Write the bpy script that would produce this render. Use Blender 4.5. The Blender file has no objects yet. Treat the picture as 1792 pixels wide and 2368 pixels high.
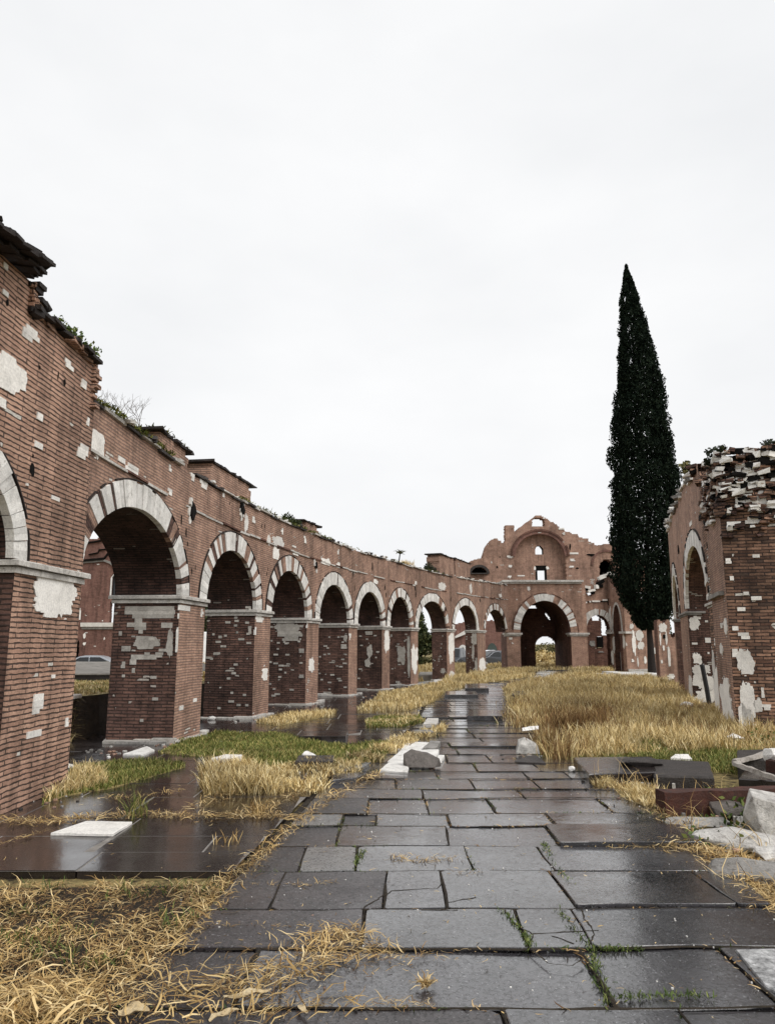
import bpy, bmesh, math, random
import numpy as np
from mathutils import Vector, Matrix, noise as mnoise
R = math.radians
sc = bpy.context.scene
COL = sc.collection
random.seed(7)
rng = np.random.default_rng(11)

# ------------------------------------------------------------------ survey of the place
F_, CX_, CY_, HOR_, EYE = 1713., 896., 1184., 1488., 1.6
PITCH = math.atan((HOR_ - CY_) / F_)
CP, SP = math.cos(PITCH), math.sin(PITCH)


def ray(x, y):
    u = (x - CX_) / F_
    v = -(y - CY_) / F_
    return u, CP - v * SP, SP + v * CP


def gr(x, y, z=0.):
    a, b, c = ray(x, y)
    t = (z - EYE) / c
    return a * t, b * t


def at(x, y, Y):
    a, b, c = ray(x, y)
    t = Y / b
    return a * t, EYE + c * t


# ------------------------------------------------------------------ mesh helpers
class MB:
    def __init__(self):
        self.v = []; self.f = []; self.uv = []; self.m = []

    def poly(self, pts, uvs=None, m=0):
        n = len(self.v)
        self.v += [tuple(p) for p in pts]
        self.f.append(tuple(range(n, n + len(pts))))
        if uvs is None:
            a, b, c = Vector(pts[0]), Vector(pts[1]), Vector(pts[2])
            nn = (b - a).cross(c - a)
            ax = max(range(3), key=lambda k: abs(nn[k]))
            o = [k for k in range(3) if k != ax]
            uvs = [(p[o[0]], p[o[1]]) for p in pts]
        self.uv += list(uvs)
        self.m.append(m)

    def hexa(self, c, m=0, uvf=None):
        """8 corners: bottom 0-3, top 4-7"""
        for q in ((0, 3, 2, 1), (4, 5, 6, 7), (0, 1, 5, 4), (1, 2, 6, 5), (2, 3, 7, 6), (3, 0, 4, 7)):
            self.poly([c[k] for k in q], None, m)

    def box(self, ctr, size, rz=0., m=0, tilt=(0, 0), jit=0.):
        M = Matrix.Translation(ctr) @ Matrix.Rotation(rz, 4, 'Z') @ Matrix.Rotation(tilt[0], 4, 'X') @ Matrix.Rotation(tilt[1], 4, 'Y')
        x, y, z = [s / 2 for s in size]
        J = (lambda: 1 + random.uniform(-jit, jit * .4)) if jit else (lambda: 1)
        c = [M @ Vector((p[0] * J(), p[1] * J(), p[2] * J())) for p in ((-x, -y, -z), (x, -y, -z), (x, y, -z), (-x, y, -z), (-x, -y, z), (x, -y, z), (x, y, z), (-x, y, z))]
        self.hexa(c, m)

    def prism(self, poly, z0, z1, m=0, ch=0.):
        """vertical prism; poly plan points; chamfer ch at the top"""
        n = len(poly)
        cx = sum(p[0] for p in poly) / n; cy = sum(p[1] for p in poly) / n
        zf = z1 if callable(z1) else (lambda x, y: z1)
        if ch > 0:
            top = []
            for p in poly:
                d = math.hypot(p[0] - cx, p[1] - cy) or 1
                k = max(.5, 1 - 1.3 * ch / d)
                top.append((cx + (p[0] - cx) * k, cy + (p[1] - cy) * k))
        else:
            top = poly
        T = [(p[0], p[1], zf(p[0], p[1])) for p in top]
        S = [(p[0], p[1], zf(p[0], p[1]) - ch) for p in poly]
        B = [(p[0], p[1], z0) for p in poly]
        self.poly(T, None, m)
        for i in range(n):
            j = (i + 1) % n
            if ch > 0:
                self.poly([S[i], S[j], T[j], T[i]], None, m)
            self.poly([B[i], B[j], S[j], S[i]], None, m)

    def tube(self, pts, r0, r1, n=6, m=0):
        pts = [Vector(p) for p in pts]
        rings = []
        for i, p in enumerate(pts):
            d = (pts[min(i + 1, len(pts) - 1)] - pts[max(i - 1, 0)]).normalized()
            a = d.orthogonal().normalized(); b = d.cross(a)
            r = r0 + (r1 - r0) * i / (len(pts) - 1)
            rings.append([p + (a * math.cos(6.2832 * k / n) + b * math.sin(6.2832 * k / n)) * r for k in range(n)])
        for A, B in zip(rings, rings[1:]):
            for k in range(n):
                l = (k + 1) % n
                self.poly([A[k], A[l], B[l], B[k]], None, m)
        self.poly(rings[0], None, m); self.poly(rings[-1], None, m)

    def build(self, name, mats, parent=None, smooth=False, weld=False):
        me = bpy.data.meshes.new(name)
        me.from_pydata(self.v, [], self.f)
        if not isinstance(mats, (list, tuple)):
            mats = [mats]
        for m in mats:
            me.materials.append(m)
        me.polygons.foreach_set('material_index', self.m)
        uvl = me.uv_layers.new(name='UVMap')
        uvl.data.foreach_set('uv', np.array(self.uv, dtype=np.float32).ravel())
        if weld:
            bm = bmesh.new(); bm.from_mesh(me)
            bmesh.ops.remove_doubles(bm, verts=bm.verts, dist=1e-4)
            bmesh.ops.recalc_face_normals(bm, faces=bm.faces)
            bm.to_mesh(me); bm.free()
        if smooth:
            me.polygons.foreach_set('use_smooth', [True] * len(me.polygons))
        me.update()
        o = bpy.data.objects.new(name, me)
        COL.objects.link(o)
        if parent is not None:
            o.parent = parent
            if parent.type == 'EMPTY':
                o.matrix_parent_inverse = Matrix.Translation(-Vector(parent.location))
        return o


def tag(o, label=None, cat=None, group=None, kind=None):
    if label: o['label'] = label
    if cat: o['category'] = cat
    if group: o['group'] = group
    if kind: o['kind'] = kind
    return o


def thing(name, loc, label, cat, group=None):
    o = bpy.data.objects.new(name, None)
    COL.objects.link(o)
    o.location = loc
    o.empty_display_size = .3
    return tag(o, label, cat, group)


def mesh_np(name, verts, nper, mat, parent=None, faces=None):
    """many equal small polygons: verts (N*nper,3)"""
    me = bpy.data.meshes.new(name)
    nv = len(verts)
    if faces is None:
        nf = nv // nper
        loops = np.arange(nv, dtype=np.int32)
        starts = np.arange(0, nv, nper, dtype=np.int32)
    else:
        loops = faces.ravel().astype(np.int32)
        nper = faces.shape[1]
        nf = len(faces)
        starts = np.arange(0, nf * nper, nper, dtype=np.int32)
    me.vertices.add(nv)
    me.vertices.foreach_set('co', verts.astype(np.float32).ravel())
    me.loops.add(len(loops))
    me.loops.foreach_set('vertex_index', loops)
    me.polygons.add(nf)
    me.polygons.foreach_set('loop_start', starts)
    me.polygons.foreach_set('loop_total', np.full(nf, nper, dtype=np.int32))
    me.update(calc_edges=True)
    me.validate()
    for m in (mat if isinstance(mat, (list, tuple)) else [mat]):
        me.materials.append(m)
    o = bpy.data.objects.new(name, me)
    COL.objects.link(o)
    if parent is not None:
        o.parent = parent
        if parent.type == 'EMPTY':
            o.matrix_parent_inverse = Matrix.Translation(-Vector(parent.location))
    return o


# ------------------------------------------------------------------ materials
class NT:
    def __init__(self, name):
        self.mat = bpy.data.materials.new(name)
        self.mat.use_nodes = True
        self.t = self.mat.node_tree
        self.b = self.t.nodes['Principled BSDF']

    def n(self, typ, **kw):
        nd = self.t.nodes.new(typ)
        for k, v in kw.items():
            if k in nd.inputs.keys() if isinstance(k, str) else False:
                pass
            setattr(nd, k, v)
        return nd

    def L(self, a, b):
        self.t.links.new(a, b)

    def noise(self, vec, scale, detail=4, rough=.55):
        nd = self.t.nodes.new('ShaderNodeTexNoise')
        nd.inputs['Scale'].default_value = scale
        nd.inputs['Detail'].default_value = detail
        nd.inputs['Roughness'].default_value = rough
        if vec is not None: self.L(vec, nd.inputs['Vector'])
        return nd.outputs['Fac']

    def ramp(self, fac, stops):
        nd = self.t.nodes.new('ShaderNodeValToRGB')
        el = nd.color_ramp.elements
        while len(el) < len(stops): el.new(.5)
        for e, (p, c) in zip(el, stops):
            e.position = p
            e.color = (c, c, c, 1) if isinstance(c, (int, float)) else (*c, 1)
        self.L(fac, nd.inputs['Fac'])
        return nd.outputs['Color']

    def mix(self, fac, a, b, mode='MIX'):
        nd = self.t.nodes.new('ShaderNodeMix')
        nd.data_type = 'RGBA'; nd.blend_type = mode
        for s, x in ((nd.inputs['Factor'], fac), (nd.inputs['A'], a), (nd.inputs['B'], b)):
            pass
        ins = [i for i in nd.inputs if i.enabled]
        fa = nd.inputs[0]; A = nd.inputs[6]; B = nd.inputs[7]
        for s, x in ((fa, fac), (A, a), (B, b)):
            if hasattr(x, 'is_linked') or hasattr(x, 'links'):
                self.L(x, s)
            elif isinstance(x, (int, float)):
                s.default_value = x if s is fa else (x, x, x, 1)
            else:
                s.default_value = (*x, 1)
        return nd.outputs[2]

    def math(self, op, a, b=0., clamp=False):
        nd = self.t.nodes.new('ShaderNodeMath')
        nd.operation = op; nd.use_clamp = clamp
        for s, x in ((nd.inputs[0], a), (nd.inputs[1], b)):
            if hasattr(x, 'links'): self.L(x, s)
            else: s.default_value = x
        return nd.outputs[0]

    def bump(self, h, dist, strength=1., normal=None):
        nd = self.t.nodes.new('ShaderNodeBump')
        nd.inputs['Distance'].default_value = dist
        nd.inputs['Strength'].default_value = strength
        self.L(h, nd.inputs['Height'])
        if normal is not None: self.L(normal, nd.inputs['Normal'])
        return nd.outputs['Normal']

    def coord(self, which='Object'):
        nd = self.t.nodes.new('ShaderNodeTexCoord')
        return nd.outputs[which]

    def island(self):
        nd = self.t.nodes.new('ShaderNodeNewGeometry')
        return nd.outputs['Random Per Island']

    def out(self, color=None, rough=None, normal=None, spec=None):
        for k, x in (('Base Color', color), ('Roughness', rough), ('Normal', normal), ('Specular IOR Level', spec)):
            if x is None: continue
            s = self.b.inputs[k]
            if hasattr(x, 'links'): self.L(x, s)
            elif isinstance(x, (int, float)): s.default_value = x
            else: s.default_value = (*x, 1)
        return self.mat


def mat_brick(name, c1, c2, cm, white=.0, row=.052, bw=.25, ms=.011, bump=.016, stain=.55, wcol=(.60, .57, .52), dark=.0, wob=.016):
    t = NT(name)
    uv = t.coord('UV'); ob = t.coord('Object')
    nz = t.n('ShaderNodeTexNoise'); nz.inputs['Scale'].default_value = 1.3; nz.inputs['Detail'].default_value = 2
    t.L(uv, nz.inputs['Vector'])
    vm = t.n('ShaderNodeVectorMath', operation='SUBTRACT'); t.L(nz.outputs['Color'], vm.inputs[0]); vm.inputs[1].default_value = (.5, .5, .5)
    vs = t.n('ShaderNodeVectorMath', operation='SCALE'); t.L(vm.outputs[0], vs.inputs[0]); vs.inputs['Scale'].default_value = .035
    nz2 = t.n('ShaderNodeTexNoise'); nz2.inputs['Scale'].default_value = 7; nz2.inputs['Detail'].default_value = 3
    t.L(uv, nz2.inputs['Vector'])
    vm2 = t.n('ShaderNodeVectorMath', operation='SUBTRACT'); t.L(nz2.outputs['Color'], vm2.inputs[0]); vm2.inputs[1].default_value = (.5, .5, .5)
    vs2 = t.n('ShaderNodeVectorMath', operation='SCALE'); t.L(vm2.outputs[0], vs2.inputs[0]); vs2.inputs['Scale'].default_value = wob
    va0 = t.n('ShaderNodeVectorMath', operation='ADD'); t.L(vs.outputs[0], va0.inputs[0]); t.L(vs2.outputs[0], va0.inputs[1])
    va = t.n('ShaderNodeVectorMath', operation='ADD'); t.L(uv, va.inputs[0]); t.L(va0.outputs[0], va.inputs[1])

    msn = t.math('MULTIPLY', t.ramp(t.noise(uv, 9., 3, .6), [(.3, .25), (.7, 1.)]), ms * 1.55)

    def brick(a, b, m):
        k = t.n('ShaderNodeTexBrick')
        k.offset = .45; k.squash = 1.
        for nm, v in (('Color1', a), ('Color2', b), ('Mortar', m)):
            k.inputs[nm].default_value = (*v, 1)
        k.inputs['Scale'].default_value = 1.
        t.L(msn, k.inputs['Mortar Size'])
        k.inputs['Mortar Smooth'].default_value = .35
        k.inputs['Bias'].default_value = 0.
        k.inputs['Brick Width'].default_value = bw
        k.inputs['Row Height'].default_value = row
        t.L(va.outputs[0], k.inputs['Vector'])
        return k
    kb = brick(c1, c2, cm)
    kr = brick((0, 0, 0), (1, 1, 1), (0, 0, 0))
    lo = t.noise(ob, .55, 5, .6)
    mid = t.noise(ob, 4.5, 5, .65)
    fine = t.noise(ob, 45, 4, .7)
    c = t.mix(1., kb.outputs['Color'], t.ramp(lo, [(.28, 1 - stain), (.5, 1.), (.75, 1.18)]), 'MULTIPLY')
    c = t.mix(1., c, t.ramp(mid, [(.28, 1 - stain), (.52, 1.0), (.75, 1.22)]), 'MULTIPLY')
    c = t.mix(1., c, t.ramp(fine, [(.3, .72), (.6, 1.06)]), 'MULTIPLY')
    mps = t.n('ShaderNodeMapping'); mps.inputs['Scale'].default_value = (2.6, 2.6, .28); t.L(ob, mps.inputs['Vector'])
    st = t.noise(mps.outputs[0], 1., 5, .65)   # rain streaks
    c = t.mix(1., c, t.ramp(st, [(.33, .62), (.5, 1.), (.72, 1.12)]), 'MULTIPLY')
    if dark > 0:   # scattered burnt bricks
        rd = t.math('LESS_THAN', kr.outputs['Color'], dark)
        c = t.mix(t.math('MULTIPLY', rd, .8), c, (.035, .025, .022))
    if white > 0:
        pn = t.noise(uv, 1.15, 3, .6)
        val = t.math('ADD', t.math('MULTIPLY', kr.outputs['Color'], .42), pn)
        w = t.math('GREATER_THAN', val, 1.07 - white)
        wc = t.mix(1., (*wcol,), t.ramp(fine, [(.25, .6), (.6, 1.05)]), 'MULTIPLY')
        c = t.mix(w, c, wc)
    h = t.math('ADD', t.math('MULTIPLY', kb.outputs['Fac'], -1.), t.math('MULTIPLY', fine, .5))
    h = t.math('ADD', h, t.math('MULTIPLY', kr.outputs['Color'], .35))
    nm = t.bump(h, bump, 1.)
    return t.out(c, .86, nm, .25)


def mat_stone(name, c1, c2, scale=3., rough=.75, bump=.006, spots=None, spec=.35, fine=60, dmin=.55):
    t = NT(name)
    ob = t.coord('Object')
    a = t.noise(ob, scale, 6, .65)
    f = t.noise(ob, fine, 4, .7)
    c = t.mix(t.ramp(a, [(.3, 0.), (.7, 1.)]), c1, c2)
    c = t.mix(1., c, t.ramp(f, [(.3, .75), (.65, 1.08)]), 'MULTIPLY')
    c = t.mix(1., c, t.ramp(t.island(), [(0., .8), (1., 1.12)]), 'MULTIPLY')
    dirt = t.noise(ob, scale * 1.7, 7, .72)
    c = t.mix(1., c, t.ramp(dirt, [(.30, dmin), (.52, 1.), (.75, 1.06)]), 'MULTIPLY')
    if spots:
        s = t.noise(ob, scale * 2.6, 7, .75)
        c = t.mix(t.ramp(s, [(.56, 0.), (.66, .85)]), c, spots)
    h = t.math('ADD', a, t.math('MULTIPLY', f, .35))
    return t.out(c, rough, t.bump(h, bump * 4, .8), spec)


def mat_wet(name, c1, c2, r0, r1, grain=.5, pits=True, tint=.35, coat=.85):
    """rain-wet paving: dark stone under an uneven film of water"""
    t = NT(name)
    ob = t.coord('Object')
    big = t.noise(ob, .9, 5, .6)
    mid = t.noise(ob, 5., 5, .6)
    fin = t.noise(ob, 85., 3, .7)
    med = t.noise(ob, 30., 4, .7)
    isl = t.island()
    c = t.mix(t.ramp(mid, [(.3, 0.), (.7, 1.)]), c1, c2)
    c = t.mix(1., c, t.ramp(isl, [(0., 1 - tint), (1., 1 + tint)]), 'MULTIPLY')
    c = t.mix(1., c, t.ramp(fin, [(.3, .55), (.6, 1.15)]), 'MULTIPLY')
    if pits:
        p = t.noise(ob, 48., 3, .6)
        c = t.mix(t.ramp(p, [(.395, 1.), (.44, 0.)]), c, (.012, .012, .012))
        p2 = t.noise(ob, 63., 2, .5)
        c = t.mix(t.ramp(p2, [(.66, 0.), (.70, .8)]), c, (.22, .22, .23))
    rr = t.math('ADD', t.math('MULTIPLY', t.ramp(big, [(.35, 0.), (.62, 1.)]), r1 - r0), r0)
    rr = t.math('ADD', rr, t.math('MULTIPLY', t.math('SUBTRACT', isl, .5), (r1 - r0) * .5), True)
    h = t.math('ADD', t.math('MULTIPLY', fin, .35), t.math('MULTIPLY', med, 1.))
    if pits: h = t.math('ADD', h, t.math('MULTIPLY', t.ramp(p, [(.38, 0.), (.45, 1.)]), .7))
    h = t.math('MULTIPLY', h, t.ramp(big, [(.34, .22), (.6, 1.)]))
    nm = t.bump(h, .0045 * grain, 1.)
    nm = t.bump(mid, .010 * grain, .5, nm)
    # the water film itself: smooth, only gently uneven
    film = t.bump(t.math('ADD', mid, t.math('MULTIPLY', h, .06 + .16 * grain)), .0030, .5)
    t.b.inputs['Coat Weight'].default_value = coat
    t.b.inputs['Coat IOR'].default_value = 1.48
    t.L(t.math('ADD', t.math('MULTIPLY', t.ramp(big, [(.36, 0.), (.64, 1.)]), (r1 - r0) * .6), r0 * .7), t.b.inputs['Coat Roughness'])
    t.L(film, t.b.inputs['Coat Normal'])
    return t.out(c, rr, nm, .4)


def mat_leaf(name, stops, rough=.7, trans=.0, spec=.2):
    t = NT(name)
    c = t.ramp(t.island(), stops)
    ob = t.coord('Object')
    lo = t.noise(ob, .8, 5, .7)
    c = t.mix(1., c, t.ramp(lo, [(.3, .48), (.5, .95), (.72, 1.3)]), 'MULTIPLY')
    m = t.out(c, rough, None, spec)
    if trans:
        t.b.inputs['Transmission Weight'].default_value = 0
    return m


def mat_plain(name, c, rough=.6, metal=0., spec=.5, var=.15, scale=8):
    t = NT(name)
    n = t.noise(t.coord('Object'), scale, 4, .6)
    col = t.mix(1., c, t.ramp(n, [(.25, 1 - var), (.75, 1 + var)]), 'MULTIPLY')
    t.b.inputs['Metallic'].default_value = metal
    return t.out(col, rough, None, spec)


BR_C1, BR_C2, BR_M = (.49, .31, .228), (.40, .242, .178), (.26, .175, .138)
M = {}
M['brick'] = mat_brick('brick_court_face', BR_C1, BR_C2, BR_M, white=.05, row=.046, bump=.010, stain=.34)
M['brick_near'] = mat_brick('brick_raked_joints', (.53, .335, .245), (.42, .253, .183), (.085, .058, .047), white=.03, row=.050, bw=.52, ms=.0085, bump=.022, stain=.34, wob=.026)
M['brick_jamb'] = mat_brick('brick_rough_core_shaded', (.185, .102, .078), (.098, .055, .045), (.055, .036, .030), white=.13, row=.052, bw=.22, stain=.6, wcol=(.42, .38, .34))  # rough jamb brick, colour also darkened to stand in for shade
M['brick_soffit'] = mat_brick('brick_shaded_soffit', (.115, .060, .047), (.065, .036, .030), (.035, .023, .019), white=.13, row=.05, bw=.22, stain=.7, wcol=(.2, .17, .15))  # underside brick and its pale stones darkened in colour as shade
M['brick_ruin'] = mat_brick('brick_mixed_ruin', (.47, .28, .19), (.13, .070, .050), (.075, .050, .040), white=.13, row=.062, bw=.27, ms=.010, bump=.03, stain=.6, dark=.15)
M['brick_far'] = mat_brick('brick_far_front', (.455, .285, .213), (.40, .240, .178), (.28, .19, .147), white=.05, row=.06, bw=.28, bump=.01, stain=.36)
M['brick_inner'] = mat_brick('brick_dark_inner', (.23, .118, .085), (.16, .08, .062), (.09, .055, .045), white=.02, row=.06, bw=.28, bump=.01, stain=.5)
M['brick_back'] = mat_brick('brick_old_villa', (.27, .145, .115), (.21, .105, .083), (.15, .095, .08), white=.03, row=.07, bw=.28, bump=.01, stain=.35)
M['plaster'] = mat_stone('lime_plaster', (.86, .84, .80), (.76, .735, .69), 2.2, .85, .004, None, .2, 40, .78)
M['plaster_grey'] = mat_stone('shaded_plaster', (.50, .475, .435), (.40, .375, .34), 2.6, .85, .004, (.26, .235, .205), .2, 40)  # plaster of the jambs, shade worked into a darker colour
M['stone_white'] = mat_stone('weathered_marble', (.86, .845, .81), (.70, .68, .645), 3.2, .7, .006, (.36, .34, .31), .35, 60, .68)
M['marble_dirty'] = mat_stone('dirty_marble', (.72, .70, .66), (.40, .38, .355), 5., .75, .012, (.13, .115, .10), .3)
M['stone_grey'] = mat_stone('grey_travertine', (.36, .345, .325), (.22, .21, .195), 3.5, .8, .008, (.10, .09, .08), .3)
M['stone_trim'] = mat_stone('trim_travertine', (.70, .675, .635), (.48, .455, .42), 5., .8, .006, (.20, .18, .155), .3)
M['stone_dark'] = mat_stone('dark_tufa', (.055, .045, .040), (.028, .023, .021), 5., .6, .012, None, .4)
M['tile_dark'] = mat_stone('dark_tile', (.040, .030, .026), (.016, .013, .012), 6., .7, .012, None, .3)  # near-black tile for eaves, caps and ring edges
M['black_and_shade'] = mat_stone('black_stone_and_shade', (.010, .009, .008), (.006, .005, .005), 6., .9, .004, None, .1)  # near-black: dark stone and frames, also shade painted where holes would be
M['path'] = mat_wet('wet_basalt', (.042, .039, .043), (.020, .0185, .021), .10, .30, .9, True, .45, 1.)
M['path_dark'] = mat_wet('rough_dark_basalt', (.042, .034, .035), (.017, .014, .015), .26, .5, 1.2, True, .35, .5)
M['path_pale'] = mat_wet('wet_pale_stone', (.19, .19, .185), (.12, .12, .118), .25, .5, 1., True, .1)
M['terrace'] = mat_wet('wet_brown_slate', (.030, .023, .022), (.016, .013, .0125), .10, .30, .35, False, .25, .45)
M['mortar'] = mat_stone('pale_mortar', (.33, .31, .285), (.16, .14, .125), 4., .7, .003)
M['soil'] = mat_stone('joint_soil', (.045, .032, .020), (.020, .016, .010), 9., .9, .01)
M['moss'] = mat_leaf('moss', [(0., (.075, .095, .018)), (.6, (.15, .165, .035)), (1., (.27, .24, .07))])
M['straw'] = mat_leaf('straw', [(0., (.12, .065, .025)), (.3, (.40, .26, .10)), (.7, (.60, .43, .19)), (1., (.72, .57, .32))], .6)
M['dry'] = mat_leaf('dry_grass', [(0., (.24, .155, .065)), (.25, (.50, .365, .155)), (.65, (.70, .55, .265)), (1., (.82, .71, .44))], .65)
M['brown'] = mat_leaf('brown_grass', [(0., (.08, .04, .018)), (.5, (.23, .125, .05)), (1., (.46, .32, .14))], .65)
M['green'] = mat_leaf('green_grass', [(0., (.075, .095, .020)), (.45, (.15, .18, .042)), (.75, (.27, .26, .075)), (1., (.50, .40, .16))], .65)
M['weed'] = mat_leaf('weed', [(0., (.035, .065, .012)), (.6, (.09, .13, .03)), (1., (.20, .22, .06))], .6)
M['bush'] = mat_leaf('bush_leaf', [(0., (.018, .028, .010)), (.6, (.05, .065, .022)), (1., (.11, .115, .045))], .65)
M['bush_olive'] = mat_leaf('bush_olive', [(0., (.045, .050, .018)), (.6, (.12, .115, .04)), (1., (.21, .18, .08))], .65)
M['cypress'] = mat_leaf('cypress_needles', [(0., (.004, .007, .0045)), (.6, (.012, .020, .013)), (1., (.022, .031, .019))], .85, 0, .05)
M['ivy'] = mat_leaf('dark_leaf', [(0., (.008, .012, .006)), (.7, (.02, .028, .012)), (1., (.05, .06, .02))], .5)
M['bark'] = mat_stone('bark', (.022, .015, .012), (.010, .007, .006), 14., .9, .01)
M['twig'] = mat_plain('twig', (.10, .075, .06), .8)
M['twig_dark'] = mat_plain('twig_dark', (.025, .018, .014), .8)
M['iron'] = mat_plain('black_iron', (.010, .010, .011), .5)
M['rust'] = mat_stone('rust', (.085, .025, .014), (.035, .014, .010), 6., .7, .006, (.02, .012, .01))
M['wood'] = mat_stone('grey_weathered_wood', (.50, .46, .42), (.30, .265, .23), 7., .75, .004, (.12, .09, .07))
M['glass'] = mat_plain('dark_glass', (.012, .014, .016), .08)
M['paint_silver'] = mat_plain('silver_paint', (.36, .38, .41), .28, .5)
M['paint_dark'] = mat_plain('charcoal_paint', (.07, .075, .085), .25, .3)
M['paint_white'] = mat_plain('white_paint', (.75, .75, .75), .35)
M['paint_navy'] = mat_plain('navy_paint', (.018, .028, .065), .35)
M['rubber'] = mat_plain('rubber', (.015, .015, .015), .8)
M['concrete'] = mat_stone('old_concrete', (.30, .28, .25), (.20, .185, .165), 2.5, .85, .005)
M['frame'] = mat_plain('white_frame', (.7, .69, .67), .6)

# ------------------------------------------------------------------ walls that follow a plan curve
class Curve:
    def __init__(self, C, sg, n=40, straight=False):
        """C control points in plan, sg +1: outside is to the left of travel, -1: to the right"""
        P = []
        if straight:
            for (a, b) in zip(C, C[1:]):
                for k in range(n):
                    t = k / n
                    P.append((a[0] + (b[0] - a[0]) * t, a[1] + (b[1] - a[1]) * t))
            P.append(C[-1])
        else:
            for i in range(1, len(C) - 2):
                p0, p1, p2, p3 = C[i - 1:i + 3]
                for k in range(n):
                    t = k / n
                    f = lambda a, b, c, d: .5 * ((2 * b) + (-a + c) * t + (2 * a - 5 * b + 4 * c - d) * t * t + (-a + 3 * b - 3 * c + d) * t ** 3)
                    P.append((f(p0[0], p1[0], p2[0], p3[0]), f(p0[1], p1[1], p2[1], p3[1])))
            P.append(C[-2])
        self.P = np.array(P)
        d = np.diff(self.P, axis=0)
        self.S = np.concatenate([[0], np.cumsum(np.hypot(d[:, 0], d[:, 1]))])
        self.len = self.S[-1]
        self.tap = None      # the wall thins along its run
        self.sg = sg

    def p(self, s):
        return np.interp(s, self.S, self.P[:, 0]), np.interp(s, self.S, self.P[:, 1])

    def nrm(self, s):
        a = self.p(max(0, s - .25)); b = self.p(min(self.len, s + .25))
        tx, ty = b[0] - a[0], b[1] - a[1]
        l = math.hypot(tx, ty)
        return -ty / l * self.sg, tx / l * self.sg

    def pt(self, s, off, z):
        x, y = self.p(s)
        if s < 0 or s > self.len:
            a = self.p(0 if s < 0 else self.len - .3); b = self.p(.3 if s < 0 else self.len)
            l = math.hypot(b[0] - a[0], b[1] - a[1])
            e = s if s < 0 else s - self.len
            x += (b[0] - a[0]) / l * e; y += (b[1] - a[1]) / l * e
        nx, ny = self.nrm(min(max(s, 0), self.len))
        if self.tap is not None and off > .02:
            off *= float(np.interp(s, self.tap[0], self.tap[1]))
        return (x + nx * off, y + ny * off, z)

    def hit(self, px, py, off=0.):
        a, b, c = ray(px, py)
        r = a / b
        best = None
        ss = np.linspace(0, self.len, 1600)
        Q = np.array([self.pt(s, off, 0)[:2] for s in ss])
        g = Q[:, 0] - r * Q[:, 1]
        for i in np.nonzero((g[:-1] * g[1:] <= 0) & (Q[:-1, 1] > 2))[0]:
            t = g[i] / (g[i] - g[i + 1]) if g[i] != g[i + 1] else 0
            Y = Q[i, 1] + t * (Q[i + 1, 1] - Q[i, 1])
            return ss[i] + t * (ss[i + 1] - ss[i]), EYE + c * Y / b
        return None

    def hit_jamb(self, sb, px, py):
        a, b, c = ray(px, py)
        r = a / b
        x, y, _ = self.pt(sb, 0, 0)
        nx, ny = self.nrm(sb)
        o = (r * y - x) / (nx - r * ny)
        return o, EYE + c * (y + o * ny) / b


def ell(s0, s1, zs, apex, th, w=0.):
    sm = (s0 + s1) / 2; a = (s1 - s0) / 2
    return sm + (a + w) * math.cos(th), zs + (apex - zs + w) * math.sin(th)


def wall_skin(mb, cur, cols, off, T, ztop, m_face=0):
    """cols: list of (s, zbottom); front + back skins and the top"""
    for (sa, za), (sb, zb) in zip(cols, cols[1:]):
        if sb - sa < 1e-6: continue
        ta, tb = ztop(sa), ztop(sb)
        for o in (off, off + T):
            mb.poly([cur.pt(sa, o, za), cur.pt(sb, o, zb), cur.pt(sb, o, tb), cur.pt(sa, o, ta)],
                    [(sa, za), (sb, zb), (sb, tb), (sa, ta)], m_face)
        mb.poly([cur.pt(sa, off, ta), cur.pt(sb, off, tb), cur.pt(sb, off + T, tb), cur.pt(sa, off + T, ta)],
                [(sa, 0), (sb, 0), (sb, T), (sa, T)], m_face)


def arch_cols(s0, s1, zs, apex, n=30):
    return [ell(s0, s1, zs, apex, math.pi * (1 - k / n)) for k in range(n + 1)]


def soffit(mb, cur, s0, s1, zs, apex, off, T, m, n=30):
    c = arch_cols(s0, s1, zs, apex, n)
    L = 0
    for (sa, za), (sb, zb) in zip(c, c[1:]):
        d = math.hypot(sb - sa, zb - za)
        mb.poly([cur.pt(sa, off, za), cur.pt(sb, off, zb), cur.pt(sb, off + T, zb), cur.pt(sa, off + T, za)],
                [(0, L), (0, L + d), (T, L + d), (T, L)], m)
        L += d


def end_cap(mb, cur, s, off, T, z0, z1, m):
    mb.poly([cur.pt(s, off, z0), cur.pt(s, off + T, z0), cur.pt(s, off + T, z1), cur.pt(s, off, z1)],
            [(0, z0), (T, z0), (T, z1), (0, z1)], m)


def pier_mesh(cur, b, c, off, T, z1, m=(0, 1), z0=-.12, lean=0.):
    mb = MB()
    n = 4
    ss = [b + (c - b) * k / n for k in range(n + 1)]
    for sa, sb in zip(ss, ss[1:]):
        for o in (off, off + T):
            mb.poly([cur.pt(sa, o, z0), cur.pt(sb, o, z0), cur.pt(sb, o, z1), cur.pt(sa, o, z1)],
                    [(sa, z0), (sb, z0), (sb, z1), (sa, z1)], m[0])
    end_cap(mb, cur, b, off, T, z0, z1, m[1])
    end_cap(mb, cur, c, off, T, z0, z1, m[1])
    return mb


def ring_piece(mb, cur, s0, s1, off, T, e, z0, z1, m=0, jit=0):
    """a moulding course round a pier: footprint grown by e"""
    n = 7
    ss = [s0 - e + (s1 - s0 + 2 * e) * k / n for k in range(n + 1)]
    P = [cur.pt(s, off - e + random.uniform(-.004, .014) * (random.random() < .6), 0)[:2] for s in ss] + [cur.pt(s, off + T + e, 0)[:2] for s in reversed(ss)]
    mb.prism(P, z0, z1, m, min(.012, (z1 - z0) * .3))
    mb.poly([(p[0], p[1], z0) for p in P], None, m)


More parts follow.
